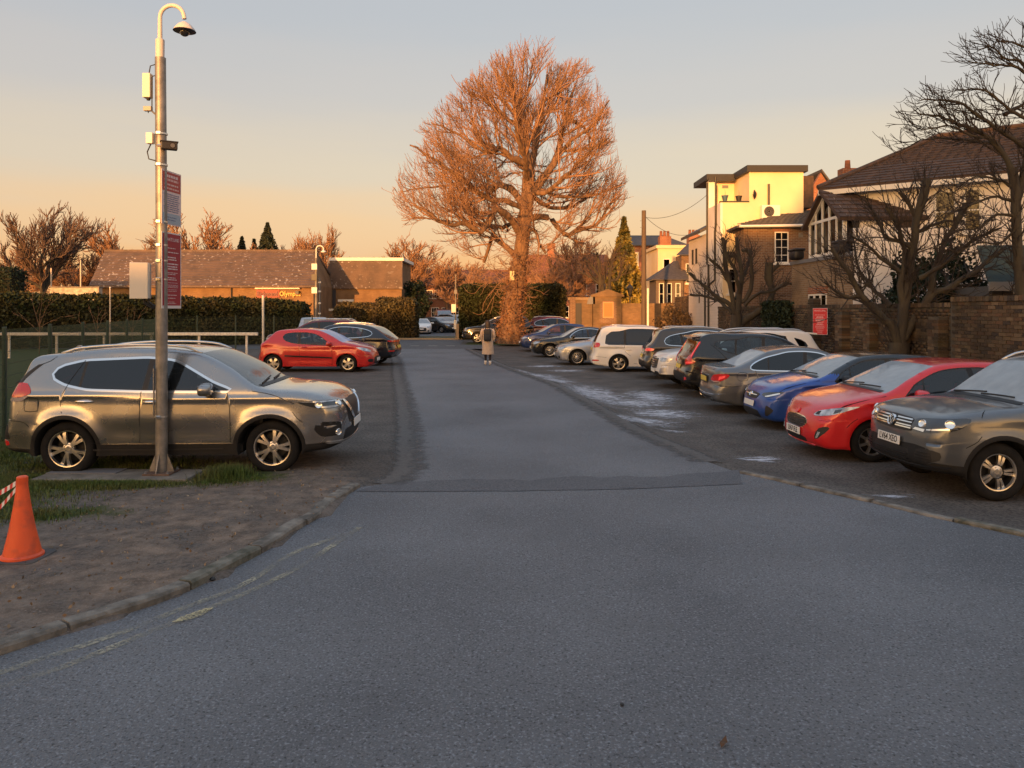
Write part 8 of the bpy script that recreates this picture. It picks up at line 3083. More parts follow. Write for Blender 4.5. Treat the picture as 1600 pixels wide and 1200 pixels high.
whip = [dict(gap=.075, len=(.35, 1.2), spread=(.5, 1.2), out=.25, up0=.25, up=.15, wob=.16, n=6, start=.3, rf=.35, rmin=.010, rmax=.018, r1=.006),
		dict(gap=.17, len=(.15, .55), spread=(.4, .9), out=.1, up0=.2, up=.2, wob=.14, n=4, start=.2, rf=.6, rmin=.007, rmax=.009, r1=.005)]
c7 = lambda a, b: (a / 4 + 1000, b / 4 + 220)
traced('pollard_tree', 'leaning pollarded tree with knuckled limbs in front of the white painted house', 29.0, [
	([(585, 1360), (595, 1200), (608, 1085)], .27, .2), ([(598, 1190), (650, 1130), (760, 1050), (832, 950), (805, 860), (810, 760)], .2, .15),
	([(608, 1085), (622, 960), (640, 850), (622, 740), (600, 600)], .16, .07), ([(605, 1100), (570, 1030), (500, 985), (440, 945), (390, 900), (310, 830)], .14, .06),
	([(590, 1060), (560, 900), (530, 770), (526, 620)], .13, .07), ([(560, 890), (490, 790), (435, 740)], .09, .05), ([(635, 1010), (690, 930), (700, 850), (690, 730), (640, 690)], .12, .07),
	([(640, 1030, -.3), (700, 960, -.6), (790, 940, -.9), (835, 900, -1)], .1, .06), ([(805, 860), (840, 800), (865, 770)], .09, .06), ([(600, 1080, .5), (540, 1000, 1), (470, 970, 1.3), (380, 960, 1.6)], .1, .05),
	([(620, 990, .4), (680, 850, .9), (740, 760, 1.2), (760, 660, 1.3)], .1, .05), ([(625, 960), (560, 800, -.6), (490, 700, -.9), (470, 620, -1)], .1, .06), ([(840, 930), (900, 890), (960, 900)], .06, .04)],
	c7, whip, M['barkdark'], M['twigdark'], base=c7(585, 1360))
c5 = lambda a, b: (a / 5.333 + 1300, b / 5.333 + 380)
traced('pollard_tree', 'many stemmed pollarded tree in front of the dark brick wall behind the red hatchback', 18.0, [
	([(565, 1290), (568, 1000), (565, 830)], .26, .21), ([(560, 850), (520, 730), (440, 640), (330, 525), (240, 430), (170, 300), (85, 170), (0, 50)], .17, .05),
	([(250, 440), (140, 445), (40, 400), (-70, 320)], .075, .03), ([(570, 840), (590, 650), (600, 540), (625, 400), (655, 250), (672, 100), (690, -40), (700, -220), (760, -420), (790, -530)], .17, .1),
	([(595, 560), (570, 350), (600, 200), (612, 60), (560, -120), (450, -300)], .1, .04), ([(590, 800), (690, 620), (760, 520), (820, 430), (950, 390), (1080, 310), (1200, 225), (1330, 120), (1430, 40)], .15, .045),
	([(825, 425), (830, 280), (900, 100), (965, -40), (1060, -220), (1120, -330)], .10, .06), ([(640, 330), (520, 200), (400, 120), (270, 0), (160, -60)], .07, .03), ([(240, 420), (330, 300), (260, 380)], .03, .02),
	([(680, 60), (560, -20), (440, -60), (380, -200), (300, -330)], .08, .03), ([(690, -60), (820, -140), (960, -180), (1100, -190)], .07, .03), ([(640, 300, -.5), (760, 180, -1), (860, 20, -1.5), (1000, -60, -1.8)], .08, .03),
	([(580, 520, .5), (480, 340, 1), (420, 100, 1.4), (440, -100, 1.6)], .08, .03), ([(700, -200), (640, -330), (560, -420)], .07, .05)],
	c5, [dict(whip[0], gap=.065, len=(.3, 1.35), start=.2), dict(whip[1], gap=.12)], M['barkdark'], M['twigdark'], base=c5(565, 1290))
c8 = lambda a, b: (a * .4 + 1270, b * .4 + 40)
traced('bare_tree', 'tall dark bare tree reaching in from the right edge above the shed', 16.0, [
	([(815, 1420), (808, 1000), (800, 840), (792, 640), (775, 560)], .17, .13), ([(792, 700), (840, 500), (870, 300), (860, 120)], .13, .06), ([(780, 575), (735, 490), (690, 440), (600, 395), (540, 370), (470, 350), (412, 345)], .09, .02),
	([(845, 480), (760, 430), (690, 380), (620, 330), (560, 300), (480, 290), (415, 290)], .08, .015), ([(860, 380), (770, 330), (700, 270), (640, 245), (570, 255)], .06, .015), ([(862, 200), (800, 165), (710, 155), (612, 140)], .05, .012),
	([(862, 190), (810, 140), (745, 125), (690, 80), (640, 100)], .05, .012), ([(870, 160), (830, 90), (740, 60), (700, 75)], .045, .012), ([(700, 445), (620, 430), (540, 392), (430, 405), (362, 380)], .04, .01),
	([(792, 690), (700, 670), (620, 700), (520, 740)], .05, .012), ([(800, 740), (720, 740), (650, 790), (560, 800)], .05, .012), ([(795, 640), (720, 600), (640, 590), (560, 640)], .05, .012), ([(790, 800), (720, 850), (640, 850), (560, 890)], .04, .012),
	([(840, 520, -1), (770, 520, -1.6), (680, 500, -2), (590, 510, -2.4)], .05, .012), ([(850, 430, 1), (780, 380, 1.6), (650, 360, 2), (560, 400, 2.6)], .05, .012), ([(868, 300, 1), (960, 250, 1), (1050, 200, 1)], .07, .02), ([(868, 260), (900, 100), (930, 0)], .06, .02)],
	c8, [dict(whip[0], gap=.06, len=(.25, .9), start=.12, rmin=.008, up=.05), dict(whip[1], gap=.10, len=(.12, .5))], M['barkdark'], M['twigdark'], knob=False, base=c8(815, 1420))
c6 = lambda a, b: (a * .15 + 880, b * .15 + 340)
traced('pollard_tree', 'dense twiggy pollard mop behind the gate pier', 52.0, [
	([(400, 1100), (400, 760), (390, 600)], .3, .22), ([(480, 760), (490, 560), (520, 400), (540, 350)], .16, .12), ([(490, 660), (580, 620), (610, 540), (600, 450)], .14, .1), ([(400, 760), (440, 560), (480, 430)], .15, .1),
	([(392, 640), (300, 500), (200, 420)], .15, .06), ([(392, 640), (370, 450), (350, 360)], .15, .08), ([(390, 700), (250, 600), (140, 560)], .12, .05), ([(395, 680, .8), (300, 560, 1), (240, 400, 1.4)], .12, .05)],
	c6, [dict(whip[0], gap=.10, len=(.7, 1.8), start=.3, rmin=.014, rmax=.02, r1=.008), dict(whip[1], gap=.25, len=(.3, .8), rmin=.010, r1=.006)], M['barkdark'], M['twigmid'], base=c6(400, 1100))
SAP = 'leafless saplings in front of the long hedge'
c3 = lambda a, b: (a / 4.571 + 0, b / 4.571 + 300)
for X_, lb, sc in ((280, 'tallest sapling in front of the long hedge, near the left edge', 1.0), (690, 'middle sapling in front of the long hedge', .8), (945, 'sapling in front of the long hedge closest to the camera pole', .75)):
	f = lambda a, b: c3(X_ + a * sc, 1150 + b * sc)
	traced('sapling', lb, 36.0, [([(0, 40), (2, -200), (5, -280)], .035, .02), ([(0, -190), (-30, -300), (-60, -400)], .02, .008), ([(2, -200), (60, -330), (150, -400)], .02, .008), ([(0, -150), (-90, -230), (-180, -290)], .015, .007), ([(2, -180), (110, -240), (230, -270)], .015, .007), ([(5, -270), (20, -360), (10, -420)], .015, .007)],
		   f, [dict(whip[0], gap=.3, len=(.3, .9), rmin=.007, r1=.004)], M['bark'], M['twig'], knob=False, base=f(0, 40))

# ---- grass
def grass(C, h0, h1, m, name='grass'):
	n = len(C)
	h = nr.uniform(h0, h1, n)[:, None]
	a = nr.uniform(0, 2 * np.pi, n)
	lean = np.stack([np.cos(a), np.sin(a), np.zeros(n)], 1) * h * nr.uniform(.1, .8, n)[:, None]
	w = np.stack([-np.sin(a), np.cos(a), np.zeros(n)], 1) * nr.uniform(.0025, .005, n)[:, None]
	up = np.array([0, 0, 1.0])
	V = np.stack([C - w, C + w, C + w * .8 + lean * .35 + up * h * .6, C - w * .8 + lean * .35 + up * h * .6, C + lean + up * h], 1).reshape(-1, 3)
	b = np.arange(n)[:, None] * 5
	F = np.concatenate([b + np.array([0, 1, 2]), b + np.array([0, 2, 3]), b + np.array([3, 2, 4])])
	me = np_mesh(name, V, F)
	me.materials.append(m)
	return tag(link(name, me), kind='stuff')

M['grass'] = leaf_mat('grass_blades', (.075, .115, .026), (.11, .12, .04), 2)
g_all = []
for cx, cy, sx, sy, n in ((-7.0, 8.7, 1.4, .6, 17000), (-8.4, 8.9, 1.3, .9, 14000), (-5.6, 10.3, 1.2, .4, 3000), (-5.1, 9.12, 1.1, .13, 5200), (-3.62, 9.45, .22, .2, 3600), (-3.2, 9.35, .45, .16, 1500), (-6.25, 9.35, .3, .25, 3000), (-6.0, 6.95, .55, .35, 3200), (-6.6, 6.2, .6, .25, 2200), (-5.0, 7.8, .6, .2, 700), (-8.0, 5.8, 1, .3, 1800)):
	g_all.append(np.stack([nr.normal(cx, sx * .6, n), nr.normal(cy, sy * .7, n), np.full(n, .0)], 1))
for _ in range(1):
	t = nr.uniform(0, 1, 14000)**1.5
	yy = 10.5 + t * 18
	g_all.append(np.stack([-8.3 - (yy - 12.2) * .31 + .35 + nr.normal(0, .3, len(yy)), yy, np.zeros(len(yy))], 1))
gp = np.concatenate(g_all)
gp = gp[~pip(gp[:, :2], road_poly)]
gp = gp[~((gp[:, 0] > -6.02) & (gp[:, 0] < -4.02) & (gp[:, 1] > 9.25) & (gp[:, 1] < 9.95))]
gp = np.concatenate([gp, gp + nr.normal(0, .05, gp.shape) * [1, 1, 0]])
gp = gp[~pip(gp[:, :2], road_poly)]
grass(gp, .02, .075, M['grass'])
big = np.stack([nr.normal(-3.62, .13, 1800), nr.normal(9.5, .12, 1800), np.zeros(1800)], 1)
grass(big, .10, .20, M['grass'], 'grass_tuft')

# dead leaves and straw lying on the earth verge
lp = np.stack([nr.uniform(-9, -1.6, 2600), nr.uniform(4.2, 10, 2600)], 1)
lp = lp[pip(lp, verge_poly)]
ld = seg_dist(lp, KERB_L)[0]
me = leaf_mesh('leaf_litter', np.c_[lp, .045 * smooth01(1.3 - ld / 2.6) + .010], .008, .026, up=-.0)
me.materials.append(leaf_mat('litter', (.16, .10, .055), (.30, .23, .15), 3))
tag(link('leaf_litter', me), kind='stuff')

# ------------------------------------------------------------------ camera pole with its signs and boxes
PX, PY = wx(252.5, 9.63), 9.63
sl = empty('concrete_pad', 'low concrete pad in the grass under the camera pole', 'pad', (-5.02, 9.58, 0))
MB().box(-.96, .98, -.30, .30, -.05, .05).obj('slab', M['conc'], sl, bevel=.012)
MB().box(-.95, -.05, .0, .29, .051, .062).obj('cable_cover', M['lead'], sl, bevel=.004)
po = empty('camera_pole', 'tall galvanised pole on the concrete pad with hooked dome camera on top', 'pole', (PX, PY, .05))
tube('shaft', [(0, 0, 0), (0, 0, 3), (-.015, 0, 5.34)], [.074, .07, .066], M['galv'], po, 20)
MB().box(-.17, .17, -.17, .17, 0, .022).obj('base_plate', mat('rusty_plate', (.10, .06, .045), .8, col2=(.16, .10, .07), scale=14), po, bevel=.004)
for k in range(4):
	a = k * PI / 2
	fin = MB().prism([(.06, .02), (.165, .02), (.072, .26)], -.006, .006, 'y')
	fin.obj('base_fin', M['galv'], po, rot=(0, 0, a))
for sx in (-1, 1):
	for sy in (-1, 1):
		MB().lathe([(0, .05), (.012, .05), (.012, .03), (.02, .03), (.02, .022)], 6).obj('anchor_bolt', M['lead'], po, loc=(sx * .14, sy * .14, 0))
MB().box(-.075, -.062, -.08, -.05, .75, 1.35).obj('inspection_door', M['galv'], po, bevel=.004)
hook = [(-.02, 0, 5.3), (-.02, 0, 5.5), (-.02, 0, 5.86)] + [(-.02 + .155 - .155 * math.cos(a), 0, 5.86 + .155 * math.sin(a)) for a in np.linspace(.25, PI - .2, 9)] + [(.295, 0, 5.84)]
pinkish = mat('painted_bracket', (.62, .55, .50), .5)
tube('swan_neck', hook, [.036, .03] + [.026] * (len(hook) - 2), pinkish, po, 12)
MB().lathe([(.052, 0), (.055, .30), (.03, .32)], 16, c=(-.02, 0, 5.27)).obj('collar', pinkish, po, smooth=True, angle=.6)
for z in (.72, 2.48, 2.72, 2.92, 3.22, 3.95, 4.35):
	MB().lathe([(.072, 0), (.077, 0), (.077, .02), (.072, .02)], 20, c=(-.004, 0, z)).obj('steel_band', M['silver'], po)
	MB().box(-.03, .03, -.10, -.074, z - .012, z + .03).obj('band_clip', M['chrome'], po, bevel=.006)
cables = MB()
cables.tube([(-.05, -.03, 5.25), (-.12, -.05, 5.22), (-.15, -.05, 5.05), (-.15, -.05, 4.85)], .007, 6)
cables.obj('cable', M['black'], po)
MB().tube([(-.07, -.04, 5.1), (-.1, -.05, 5.08), (-.10, -.05, 4.7), (-.15, -.05, 4.62), (-.16, -.05, 4.68)], .007, 6).obj('cable', M['black'], po)
MB().tube([(-.12, -.04, 4.22), (-.16, -.05, 4.12), (-.14, -.05, 4.03), (-.06, -.03, 4.01)], .008, 6).obj('cable', M['black'], po)
POLE = 'equipment fixed to the camera pole'
dm = empty('dome_camera', 'dome security camera hanging from the hook at the top of the pole', 'security camera', (PX + .295, PY, 5.85))
MB().lathe([(.03, .0), (.05, -.015), (.075, -.03), (.115, -.075), (.13, -.10), (.13, -.115), (.09, -.115), (0, -.11)], 28).obj('housing', pinkish, dm, smooth=True, angle=.7)
MB().lathe([(.135, -.112), (.14, -.118), (.07, -.128), (.062, -.12)], 28).obj('rim', mat('dark_rim', (.06, .05, .045), .4), dm, smooth=True, angle=.7)
MB().lathe([(.06, -.12), (.058, -.145), (.045, -.17), (.02, -.183), (0, -.186)], 20).obj('dome', mat('smoked_dome', (.01, .01, .01), .05, coat=1), dm, smooth=True)
cream = mat('box_sunlit_cream', (.72, .64, .52), .5)  # warm sunlight on a white box, put into its colour
o = empty('junction_box', 'white weatherproof box, painted sunlit cream, highest on the left of the camera pole', 'box', (PX - .165, PY - .03, 5.02), group=POLE)
MB().box(-.05, .05, -.045, .045, -.155, .155).obj('casing', cream, o, bevel=.008)
MB().lathe([(0, -.03), (.02, -.03), (.03, 0), (0, 0)], 12, c=(.01, 0, -.155)).obj('gland', M['black'], o)
o = empty('light_sensor', 'small grey sensor on a bracket left of the pole', 'sensor', (PX - .14, PY - .05, 4.72), group=POLE)
MB().box(-.06, .04, -.03, .03, -.028, .03).obj('head', mat('sensor_grey', (.36, .33, .29), .5), o, bevel=.005)
MB().tube([(.03, 0, -.02), (.07, .02, -.06), (.11, .04, -.06)], .012, 6).obj('bracket', M['lead'], o)
o = empty('junction_box', 'small white box below the sensor on the camera pole', 'box', (PX - .125, PY - .04, 4.345), group=POLE)
MB().box(-.042, .042, -.04, .04, -.07, .07).obj('casing', mat('white_box', (.78, .72, .64), .5), o, bevel=.008)
o = empty('bullet_camera', 'black box camera on the right of the pole above the signs', 'security camera', (PX + .125, PY - .08, 4.24), rz=R(28), group=POLE)
MB().box(-.09, .105, -.05, .05, -.05, .05).obj('casing', M['fascia'], o, bevel=.012)
MB().box(-.10, .115, -.056, .056, .045, .058).obj('hood', M['fascia'], o, bevel=.005)
MB().lathe([(0, 0), (.028, 0), (.032, .008), (.034, 0)], 16, 'y', c=(.045, -.056, 0)).obj('lens', mat('camera_glass', (.03, .02, .03), .05, coat=1), o)
MB().tube([(-.08, 0, 0), (-.12, .03, 0)], .02, 8).obj('bracket', M['silver'], o)
cb = empty('control_cabinet', 'grey control cabinet, its sunlit front painted cream, strapped to the left of the pole', 'cabinet', (PX - .21, PY - .02, 2.52), rz=R(20), group=POLE)
MB().box(-.155, .07, -.10, .10, -.225, .225).obj('casing', mat('cabinet_grey', (.42, .44, .45), .5), cb, bevel=.008)
MB().box(-.16, .05, -.115, -.098, -.23, .23).obj('door', mat('cabinet_front_sunlit', (.74, .66, .54), .5), cb, bevel=.006)  # lighter front colour paints the sunlight falling on the cabinet
MB().tube([(0, 0, -.22), (.0, 0, -.28), (.08, .0, -.34), (.16, .0, -.345)], .016, 8).obj('cable', M['black'], cb)
MB().tube([(.04, 0, -.22), (.045, 0, -.27), (.1, .0, -.32), (.17, .0, -.33)], .016, 8).obj('cable', M['black'], cb)

def sign(name, label, loc, rz, w, h, base, blocks, heads, group=None, border=(.72, .70, .66), lines=(), gap=None):
	"""Printed notice: backing sheet, coloured fields, words and rows of small print."""
	s = empty(name, label, 'sign', loc, rz, group)
	MB().box(-w / 2, w / 2, -.002, .004, -h / 2, h / 2).obj('panel', mat('sign_sheet', border, .5), s)
	for x0, x1, z0, z1, c in blocks:
		MB().box(x0, x1, -.0045, -.0025, z0, z1).obj('field', mat('sign_field', c, .5), s)
	for tx, z, sz, c, sx in heads:
		o = link('lettering', text_mesh(tx, sz, .0005), s, mat('sign_letters', c, .5), (0, -.0056, z), (R(90), 0, 0))
		o.scale = (sx, 1, 1)
	for z, ww, t, c in lines:
		mb = MB()
		x = -ww / 2
		while x < ww / 2:
			l_ = min(rng.uniform(.03, .09) * w / .4, ww / 2 - x)
			mb.box(x, x + max(l_ - .012, .008), -.006, -.0048, z - t / 2, z + t / 2)
			x += l_
		mb.obj('small_print', mat('print_ink', c, .5), s)['kind'] = 'stuff'
	return s

SR = R(85)
u_ = Vector((math.cos(SR), math.sin(SR), 0))
c1 = Vector((PX + .045, PY - .10, 0)) + u_ * .235
red_, pale = (.40, .045, .035), (.58, .50, .50)
sign('parking_sign', 'upper pole sign with red heading over pale printed lines', (c1.x, c1.y, 3.60), SR, .47, .70, None,
	 [(-.215, .215, .085, .33, red_), (-.215, .215, -.335, -.20, (.33, .38, .44))], [], POLE, (.68, .52, .50),
	 [(.28, .32, .035, (.72, .5, .48)), (.23, .34, .03, (.66, .36, .33)), (.17, .34, .022, (.66, .40, .36)), (.12, .36, .022, (.66, .36, .33))] +
	 [(.045 - .027 * k, .38 - .02 * (k % 3), .012, (.16, .17, .28)) for k in range(9)] + [(-.25, .22, .014, (.15, .18, .28)), (-.285, .18, .014, (.15, .18, .28))])
dr_ = (.30, .014, .028)
lw = (.62, .50, .50)
plines = [(.29, .2, .010, lw), (.235, .34, .012, lw), (.17, .22, .014, lw), (.14, .25, .014, lw), (.085, .33, .016, lw), (.05, .28, .016, lw), (.02, .30, .016, lw), (-.03, .3, .008, lw), (-.05, .2, .008, lw), (-.095, .2, .011, lw), (-.12, .26, .011, lw), (-.16, .3, .005, lw),
		  (-.19, .32, .005, lw), (-.205, .32, .005, lw), (-.22, .32, .005, lw), (-.25, .26, .005, lw), (-.27, .26, .005, lw), (-.32, .26, .009, lw), (-.36, .18, .009, lw), (-.41, .15, .006, lw), (-.43, .2, .006, lw)]
sign('private_land_sign', 'lower dark red pole sign headed PRIVATE LAND', (c1.x, c1.y, 2.66), SR, .47, .985, None, [(-.215, .215, -.455, .475, dr_)], [('PRIVATE LAND', .40, .062, (.70, .60, .60), .86)], POLE, (.66, .60, .58), plines)
sign('private_land_sign', 'bright red PRIVATE LAND sign on the old brick wall', (WX - .30, 22.6, 1.80), R(-66), .56, .80, None, [(-.27, .27, -.39, .39, (.62, .03, .03))], [('PRIVATE LAND', .32, .07, (.75, .6, .58), .95)], None, (.7, .62, .6),
	 [(a * .82, b * 1.15, t, (.72, .5, .48)) for a, b, t, _ in plines[1:]])

# ------------------------------------------------------------------ traffic cone with tape
cx_, cy_ = wx(36, 6.43), 6.42
cn = empty('traffic_cone', 'faded orange traffic cone on a dark rubber base at the left edge', 'traffic cone', (cx_, cy_, .01))
MB().prism([(-.20, -.16), (-.16, -.20), (.16, -.20), (.20, -.16), (.20, .16), (.16, .20), (-.16, .20), (-.20, .16)], 0, .03, 'z').obj('base', mat('cone_base', (.055, .055, .057), .8, col2=(.09, .085, .08), scale=8), cn, bevel=.008)
ocone = mat('cone_orange', (.80, .10, .022), .5, col2=(.42, .065, .03), scale=7, lo=.5, hi=.75, bump=.2, bscale=30)
MB().lathe([(.165, .03), (.165, .045), (.145, .06), (.10, .26), (.068, .45), (.045, .62), (.042, .66), (.044, .668), (.044, .705), (.034, .715), (.02, .715), (0, .705)], 36).obj('body', ocone, cn, smooth=True, angle=.7)
tp = empty('barrier_tape', 'red and white striped barrier tape tied to the cone', 'tape', (cx_, cy_, .01))
for s_ in range(2):
	st = [(-.05 - .75 * t, .02 + .3 * t, (.66 - .04 * s_) - (.24 + .16 * s_) * t - .10 * math.sin(PI * t) * (.6 + .5 * s_)) for t in np.linspace(0, 1, 24)]
	for c_, nm in ((0, 'red_stripe'), (1, 'white_stripe')):
		mb = MB()
		for i in range(23):
			if i % 2 == c_:
				a, b = st[i], st[i + 1]
				mb.add([(a[0], a[1], a[2] - .022), (b[0], b[1], b[2] - .022), (b[0], b[1] + .006, b[2] + .022), (a[0], a[1] + .006, a[2] + .022)], [(0, 1, 2, 3)])
		mb.obj(nm, mat('tape_red', (.55, .03, .03), .4) if c_ == 0 else mat('tape_white', (.72, .70, .68), .4), tp, fix=False)['kind'] = 'stuff'

# ------------------------------------------------------------------ mesh fence, rail, posts on the playing field
M['fgreen'] = mat('fence_green', (.008, .035, .026), .5)

def mesh_fence(label, a, d, n, step, h, spacing):
	root = empty('mesh_fence', label, 'fence', (a[0], a[1], 0), math.atan2(d[1], d[0]))
	for k in range(n + 1):
		MB().box(-.03, .03, -.03, .03, 0, h).obj('post', M['fgreen'], root, loc=(k * step, 0, 0), bevel=.006)
	for k in range(n):
		mb = MB()
		x = spacing
		while x < step:
			mb.box(k * step + x - .0022, k * step + x + .0022, -.003, .003, .05, h - .04)
			x += spacing
		for z in np.arange(.06, h - .03, .2):
			mb.box(k * step, (k + 1) * step, -.0055, -.0025, z - .003, z + .003)
		mb.obj('wire_panel', M['fgreen'], root)['kind'] = 'stuff'
	return root

fd = Vector((-math.sin(R(17)), math.cos(R(17))))
mesh_fence('dark green wire mesh fence running beside the grey SUV', (-8.27 - fd.x * 2.5, 12.2 - fd.y * 2.5), fd, 8, 2.5, 1.87, .05)
mesh_fence('far dark green mesh fence beyond the red hatchback', (-18.5, 39.2), Vector((1, 0.02)), 5, 2.0, 1.85, .06)
ra_ = empty('pitch_rail', 'white painted rail round the playing field', 'railing', (0, 33, 0))
wr_ = mat('flaky_white_rail', (.74, .70, .62), .7, col2=(.55, .50, .44), scale=14)
xa, xb = wx(5, 33), wx(403, 33)
MB().box(xa - 6, xb, -.05, .05, 1.02, 1.15).obj('rail', wr_, ra_, bevel=.01)
x = xa + .2 - 6.3
while x < xb:
	bx('post', x - .045, x + .045, .051, .12, 0, 1.1, wr_, ra_)
	x += 2.1
w_ = empty('white_post', 'slim white post at the end of the pitch rail behind the red hatchback', 'post', (wx(411, 40), 40, 0))
MB().tube([(0, 0, 0), (0, 0, 2.9)], .062, 10).obj('shaft', mat('post_white', (.74, .68, .58), .5), w_)
MB().lathe([(.062, 0), (.075, .0), (.075, .03), (0, .05)], 10, c=(0, 0, 2.88)).obj('cap', M['wood'], w_)
for px, top, y, lb in ((172, 450, 36, 'thin white marker pole between the saplings'), (126, 408, 60, 'thin pale pole above the long hedge at the left'), (80, 420, 60, 'thinner pale pole beside the big dark tree')):
	o = empty('marker_pole', lb, 'pole', (wx(px, y), y, 0))
	MB().tube([(0, 0, 0), (0, 0, wz(top, y))], .03 if y < 50 else .05, 8).obj('shaft', mat('pole_pale', (.6, .5, .4), .6), o)
	MB().lathe([(0, 0), (.04, 0), (.04, .05), (0, .06)], 8, c=(0, 0, wz(top, y))).obj('cap', M['wood'], o)

# ------------------------------------------------------------------ far masts, posts, lantern, telegraph pole
m_ = empty('camera_mast', 'tall sunlit mast with hooked top in front of the hall corner', 'pole', (wx(494, 57), 57, 0))
tube('shaft', [(0, 0, 0), (0, 0, 6.1)], [.11, .085], M['conc'], m_, 12)
tube('swan_neck', [(0, 0, 6.0), (0, 0, 6.7)] + [(.28 - .28 * math.cos(a), 0, 6.75 + .28 * math.sin(a)) for a in np.linspace(.2, PI - .2, 7)] + [(.56, 0, 6.65)], .045, M['wood'], m_, 8)
MB().lathe([(.05, .05), (.2, -.08), (.2, -.12), (0, -.2)], 14, c=(.56, 0, 6.65)).obj('dome_camera', M['wood'], m_)
for z in (5.2, 4.4, 3.4):
	bx('equipment_box', -.3, .1, -.2, -.05, z, z + .45, M['wood'] if z != 4.4 else M['fascia'], m_)
m2_ = empty('drain_mast', 'thin dark pole right beside the sunlit mast', 'pole', (wx(499.5, 57.5), 57.5, 0))
tube('shaft', [(0, 0, 0), (0, 0, 4.6)], .06, M['lead'], m2_, 8)
for z in (1.8, 2.6, 3.5, 4.2):
	bx('clip', -.09, .09, -.09, .06, z, z + .12, M['wood'], m2_)
sp_ = empty('sign_post', 'thin post with white plates left of the dark hedge', 'sign post', (wx(712, 54), 54, 0))
tube('post', [(0, 0, 0), (0, 0, 4.7)], .05, M['conc'], sp_, 8)
bx('plate', -.30, .02, -.10, -.06, 1.95, 2.55, M['wood'], sp_)
bx('plate', -.12, .06, -.10, -.06, .75, 1.4, M['wood'], sp_)
bx('plate', -.1, .1, -.09, -.05, 3.3, 3.6, M['lead'], sp_)
o = empty('timber_post', 'short timber post at the foot of the thin sign post', 'post', (wx(715, 53.5), 53.5, 0))
bx('shaft', -.09, .09, -.09, .09, 0, 1.15, mat('timber', (.34, .24, .15), .85), o)
ln = empty('lantern_post', 'black Victorian lantern standing by the gate pier', 'street lamp', (wx(985, 47), 47.2, 0))
tube('column', [(0, 0, 0), (0, 0, 1.5), (0, 0, 3.0)], [.09, .06, .04], M['fascia'], ln, 10)
MB().lathe([(.05, 3.0), (.10, 3.1), (.19, 3.5), (.22, 3.52), (.10, 3.7), (.03, 3.75), (.03, 3.85), (0, 3.87)], 6).obj('lantern', M['fascia'], ln)
MB().lathe([(.07, 3.12), (.165, 3.47)], 6).obj('glass', M['pane'], ln)
bx('ladder_bar', -.28, .28, -.015, .015, 2.95, 2.98, M['fascia'], ln)
tpole = empty('telegraph_pole', 'wooden telegraph pole behind the white people carrier', 'telegraph pole', (wx(1006, 40), 40, 0))
tube('shaft', [(0, 0, 0), (0, 0, 7.45)], [.15, .115], mat('creosote', (.13, .09, .06), .9, col2=(.09, .065, .045), scale=3, stretch=(6, 6, .4), bump=.5), tpole, 12)
bx('notice_board', .16, .26, -.03, .03, 1.2, 3.3, M['wood'], tpole)
for k in range(3):
	MB().tube([(-.12, 0, 6.2 + k * .35), (-.2, 0, 6.2 + k * .35)], .012, 5).obj('step_iron', M['lead'], tpole)
for (a, b, sag, lb) in (((wx(1006, 40), 40, 7.1), (9.75, 37.3, 7.9), .45, 'telephone wire from the pole to the cream house'), ((wx(1006, 40), 40, 7.2), (9.75, 41.5, 6.3), .35, 'lower telephone wire from the pole to the cream house')):
	pts = [(a[0] + (b[0] - a[0]) * t, a[1] + (b[1] - a[1]) * t, a[2] + (b[2] - a[2]) * t - sag * 4 * t * (1 - t)) for t in np.linspace(0, 1, 14)]
	tag(tube('wire', pts, .012, M['wire'], None, 5), lb, 'wire')

# ------------------------------------------------------------------ fallen leaf, twigs and stones on the road
lf_ = MB().add([(0, 0, 0), (.02, .015, .012), (.055, .012, .01), (.075, 0, .025), (.05, -.016, .006), (.018, -.014, .014)], [(0, 1, 5), (1, 2, 4, 5), (2, 3, 4)])
x, y = G(1127, 1172)
tag(lf_.obj('fallen_leaf', mat('leaf_brown', (.09, .045, .02), .8), None, fix=False, loc=(x, y, .012), rot=(0, 0, 1)), 'single curled brown leaf on the asphalt at the bottom', 'leaf')
for i, (px, py) in enumerate(((972, 1104), (263, 898), (332, 908))):
	x, y = G(px, py)
	o = MB().lathe([(0, 0), (.02, .002), (.026, .012), (.016, .024), (0, .026)], 7).obj('stone', M['black'], None, loc=(x, y, .006), rot=(0, 0, i))
	o.scale = (.5, .5, .5) if i == 0 else (1, 1, 1)
	tag(o, ('small dark stone on the asphalt near the leaf', 'small dark lump on the earth verge by the kerb', 'dark clod at the kerb edge')[i], 'stone')
st_ = []
pr_ = np.stack([nr.uniform(-8, -1.5, 900), nr.uniform(4.3, 12, 900)], 1)
pr2 = np.stack([nr.uniform(2.5, 9, 500), nr.uniform(7, 20, 500)], 1)
pr_ = np.concatenate([pr_, pr2])
pr_ = pr_[~pip(pr_, road_poly)]
mb = MB()
for p in pr_:
	r_ = rng.uniform(.004, .014)
	a = rng.uniform(0, 3)
	mb.add([(p[0] + r_ * math.cos(a + k * 1.57) * 1.2, p[1] + r_ * math.sin(a + k * 1.57), .004) for k in range(4)] + [(p[0], p[1], .008 + r_ * .8)], [(0, 1, 4), (1, 2, 4), (2, 3, 4), (3, 0, 4)])
gl_ = low_side([v[0] for v in mb.v], [v[1] for v in mb.v])
me = np_mesh('gravel', [(a, b, c + l_ + (.02 if -9 < a < -2 and b < 12 else 0)) for (a, b, c), l_ in zip(mb.v, gl_)], np.array(mb.f))
me.materials.append(mat('pebbles', (.16, .145, .13), .9, col2=(.07, .06, .055), scale=30))
tag(link('gravel', me), kind='stuff')

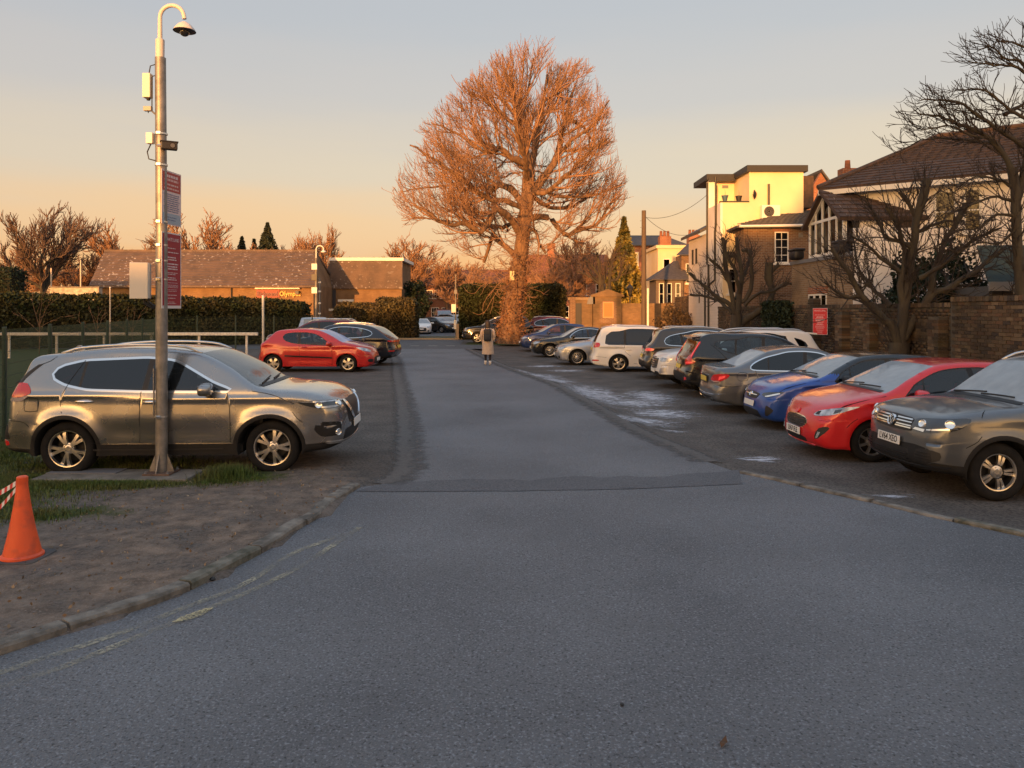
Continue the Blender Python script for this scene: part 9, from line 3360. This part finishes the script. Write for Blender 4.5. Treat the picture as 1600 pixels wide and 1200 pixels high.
# ------------------------------------------------------------------ the walking woman
def skin_body(joints, edges, name):
	me = bpy.data.meshes.new(name)
	me.from_pydata([j[0] for j in joints], edges, [])
	o = bpy.data.objects.new(name, me)
	COL.objects.link(o)
	sk = o.modifiers.new('skin', 'SKIN')
	sk.use_smooth_shade = True
	for i, j in enumerate(joints):
		me.skin_vertices[0].data[i].radius = (j[1], j[2] if len(j) > 2 else j[1])
	me.skin_vertices[0].data[0].use_root = True
	ss = o.modifiers.new('sub', 'SUBSURF')
	ss.levels = ss.render_levels = 2
	dg = bpy.context.evaluated_depsgraph_get()
	dg.update()
	out = bpy.data.meshes.new_from_object(o.evaluated_get(dg))
	bpy.data.objects.remove(o)
	out.name = name
	return out

wxp, wyp = wx(762, 29.0), 29.0
wm = empty('person', 'woman in a long beige coat walking away along the road', 'person', (wxp, wyp, .008))
J = [((0, 0, .90), .13, .11), ((0, 0, 1.12), .115, .095), ((0, .01, 1.34), .14, .10), ((0, .01, 1.43), .06), ((0, .02, 1.52), .05), ((0, .03, 1.585), .085, .095), ((0, .03, 1.66), .075, .085),
	 ((.09, 0, .86), .095), ((.095, .05, .47), .06), ((.09, -.06, .10), .04), ((.095, .08, .045), .035),
	 ((-.09, 0, .86), .095), ((-.085, .04, .47), .06), ((-.08, .10, .10), .04), ((-.085, .24, .045), .035),
	 ((.185, .01, 1.37), .055), ((.225, -.01, 1.12), .045), ((.20, .10, .92), .035), ((.19, .15, .86), .03),
	 ((-.185, .01, 1.37), .055), ((-.225, -.01, 1.12), .045), ((-.20, .10, .92), .035), ((-.19, .15, .86), .03)]
E = [(0, 1), (1, 2), (2, 3), (3, 4), (4, 5), (5, 6), (0, 7), (7, 8), (8, 9), (9, 10), (0, 11), (11, 12), (12, 13), (13, 14), (2, 15), (15, 16), (16, 17), (17, 18), (2, 19), (19, 20), (20, 21), (21, 22)]
link('body', skin_body(J, E, 'body'), wm, mat('dark_leggings', (.014, .012, .02), .8))

def loft(rings, n=20):
	mb = MB()
	vs = []
	for (cx, cy, z, rx, ry) in rings:
		for k in range(n):
			a = 2 * PI * k / n
			f = 1 + .05 * math.sin(a * 5 + z * 3) * (1.3 - z)
			vs.append((cx + rx * f * math.cos(a), cy + ry * f * math.sin(a), z))
	fs = [(i * n + k, i * n + (k + 1) % n, (i + 1) * n + (k + 1) % n, (i + 1) * n + k) for i in range(len(rings) - 1) for k in range(n)]
	return mb.add(vs, fs)

coat_m = mat('beige_wool', (.58, .45, .34), .95, col2=(.48, .36, .27), scale=9, bump=.2)
loft([(0, .03, .42, .235, .20), (0, .03, .47, .233, .20), (0, .02, .70, .222, .185), (0, .01, .95, .205, .165), (0, .01, 1.12, .19, .145), (0, .01, 1.30, .20, .14), (0, .01, 1.39, .185, .125), (0, .01, 1.435, .12, .10), (0, .015, 1.47, .075, .075), (0, .015, 1.50, .07, .07)]).obj('coat', coat_m, wm, smooth=True)
for s in (1, -1):
	MB().tube([(s * .16, .01, 1.38), (s * .205, .0, 1.30), (s * .245, -.015, 1.12), (s * .235, .04, 1.0), (s * .20, .10, .90)], [.075, .075, .066, .06, .055], 12).obj('sleeve', coat_m, wm, smooth=True)
	for k in range(4):
		MB().tube([(s * (.20 - .012 * k), .11 + .012 * k, .89), (s * (.20 - .016 * k), .135 + .012 * k, .84), (s * (.19 - .016 * k), .15 + .01 * k, .80)], [.012, .011, .008], 6).obj('finger', mat('skin', (.5, .3, .22), .6), wm, smooth=True)
hair = mat('dark_hair', (.02, .013, .010), .6, bump=.4, bscale=120)
MB().lathe([(0, 1.745), (.05, 1.735), (.085, 1.70), (.10, 1.64), (.10, 1.57), (.105, 1.48), (.10, 1.42), (.06, 1.40), (.02, 1.40)], 16).obj('hair', hair, wm, smooth=True, loc=(0, .0, 0)).scale = (1, .95, 1)
sole = mat('white_trainer', (.70, .66, .62), .6)
for s, y in ((.095, .02), (-.085, .16)):
	MB().tube([(s, y - .10, .055), (s, y - .03, .06), (s, y + .06, .048), (s, y + .15, .035)], [.045, .05, .045, .03], 10).obj('shoe', sole, wm, smooth=True)
	MB().tube([(s, y - .09, .06), (s, y - .10, .17)], [.046, .05], 10).obj('shoe_cuff', sole, wm, smooth=True)
bp_ = empty('backpack', 'dark slim backpack on the woman\'s back', 'backpack', (wxp, wyp - .20, .008))
MB().box(-.145, .145, -.09, .06, .93, 1.40).obj('bag', mat('pack_navy', (.015, .017, .022), .7), bp_, bevel=.05, seg=3, smooth=True)
MB().box(-.115, .115, -.125, -.08, .97, 1.18).obj('pocket', mat('pack_pocket', (.02, .022, .028), .7), bp_, bevel=.025, smooth=True)
for s in (1, -1):
	MB().tube([(s * .08, .03, 1.38), (s * .09, .14, 1.46), (s * .10, .28, 1.42), (s * .11, .33, 1.25), (s * .12, .2, 1.0)], .016, 6).obj('strap', M['fascia'], bp_)
MB().tube([(-.04, -.02, 1.39), (0, -.03, 1.44), (.04, -.02, 1.39)], .01, 6).obj('grab_handle', M['fascia'], bp_)
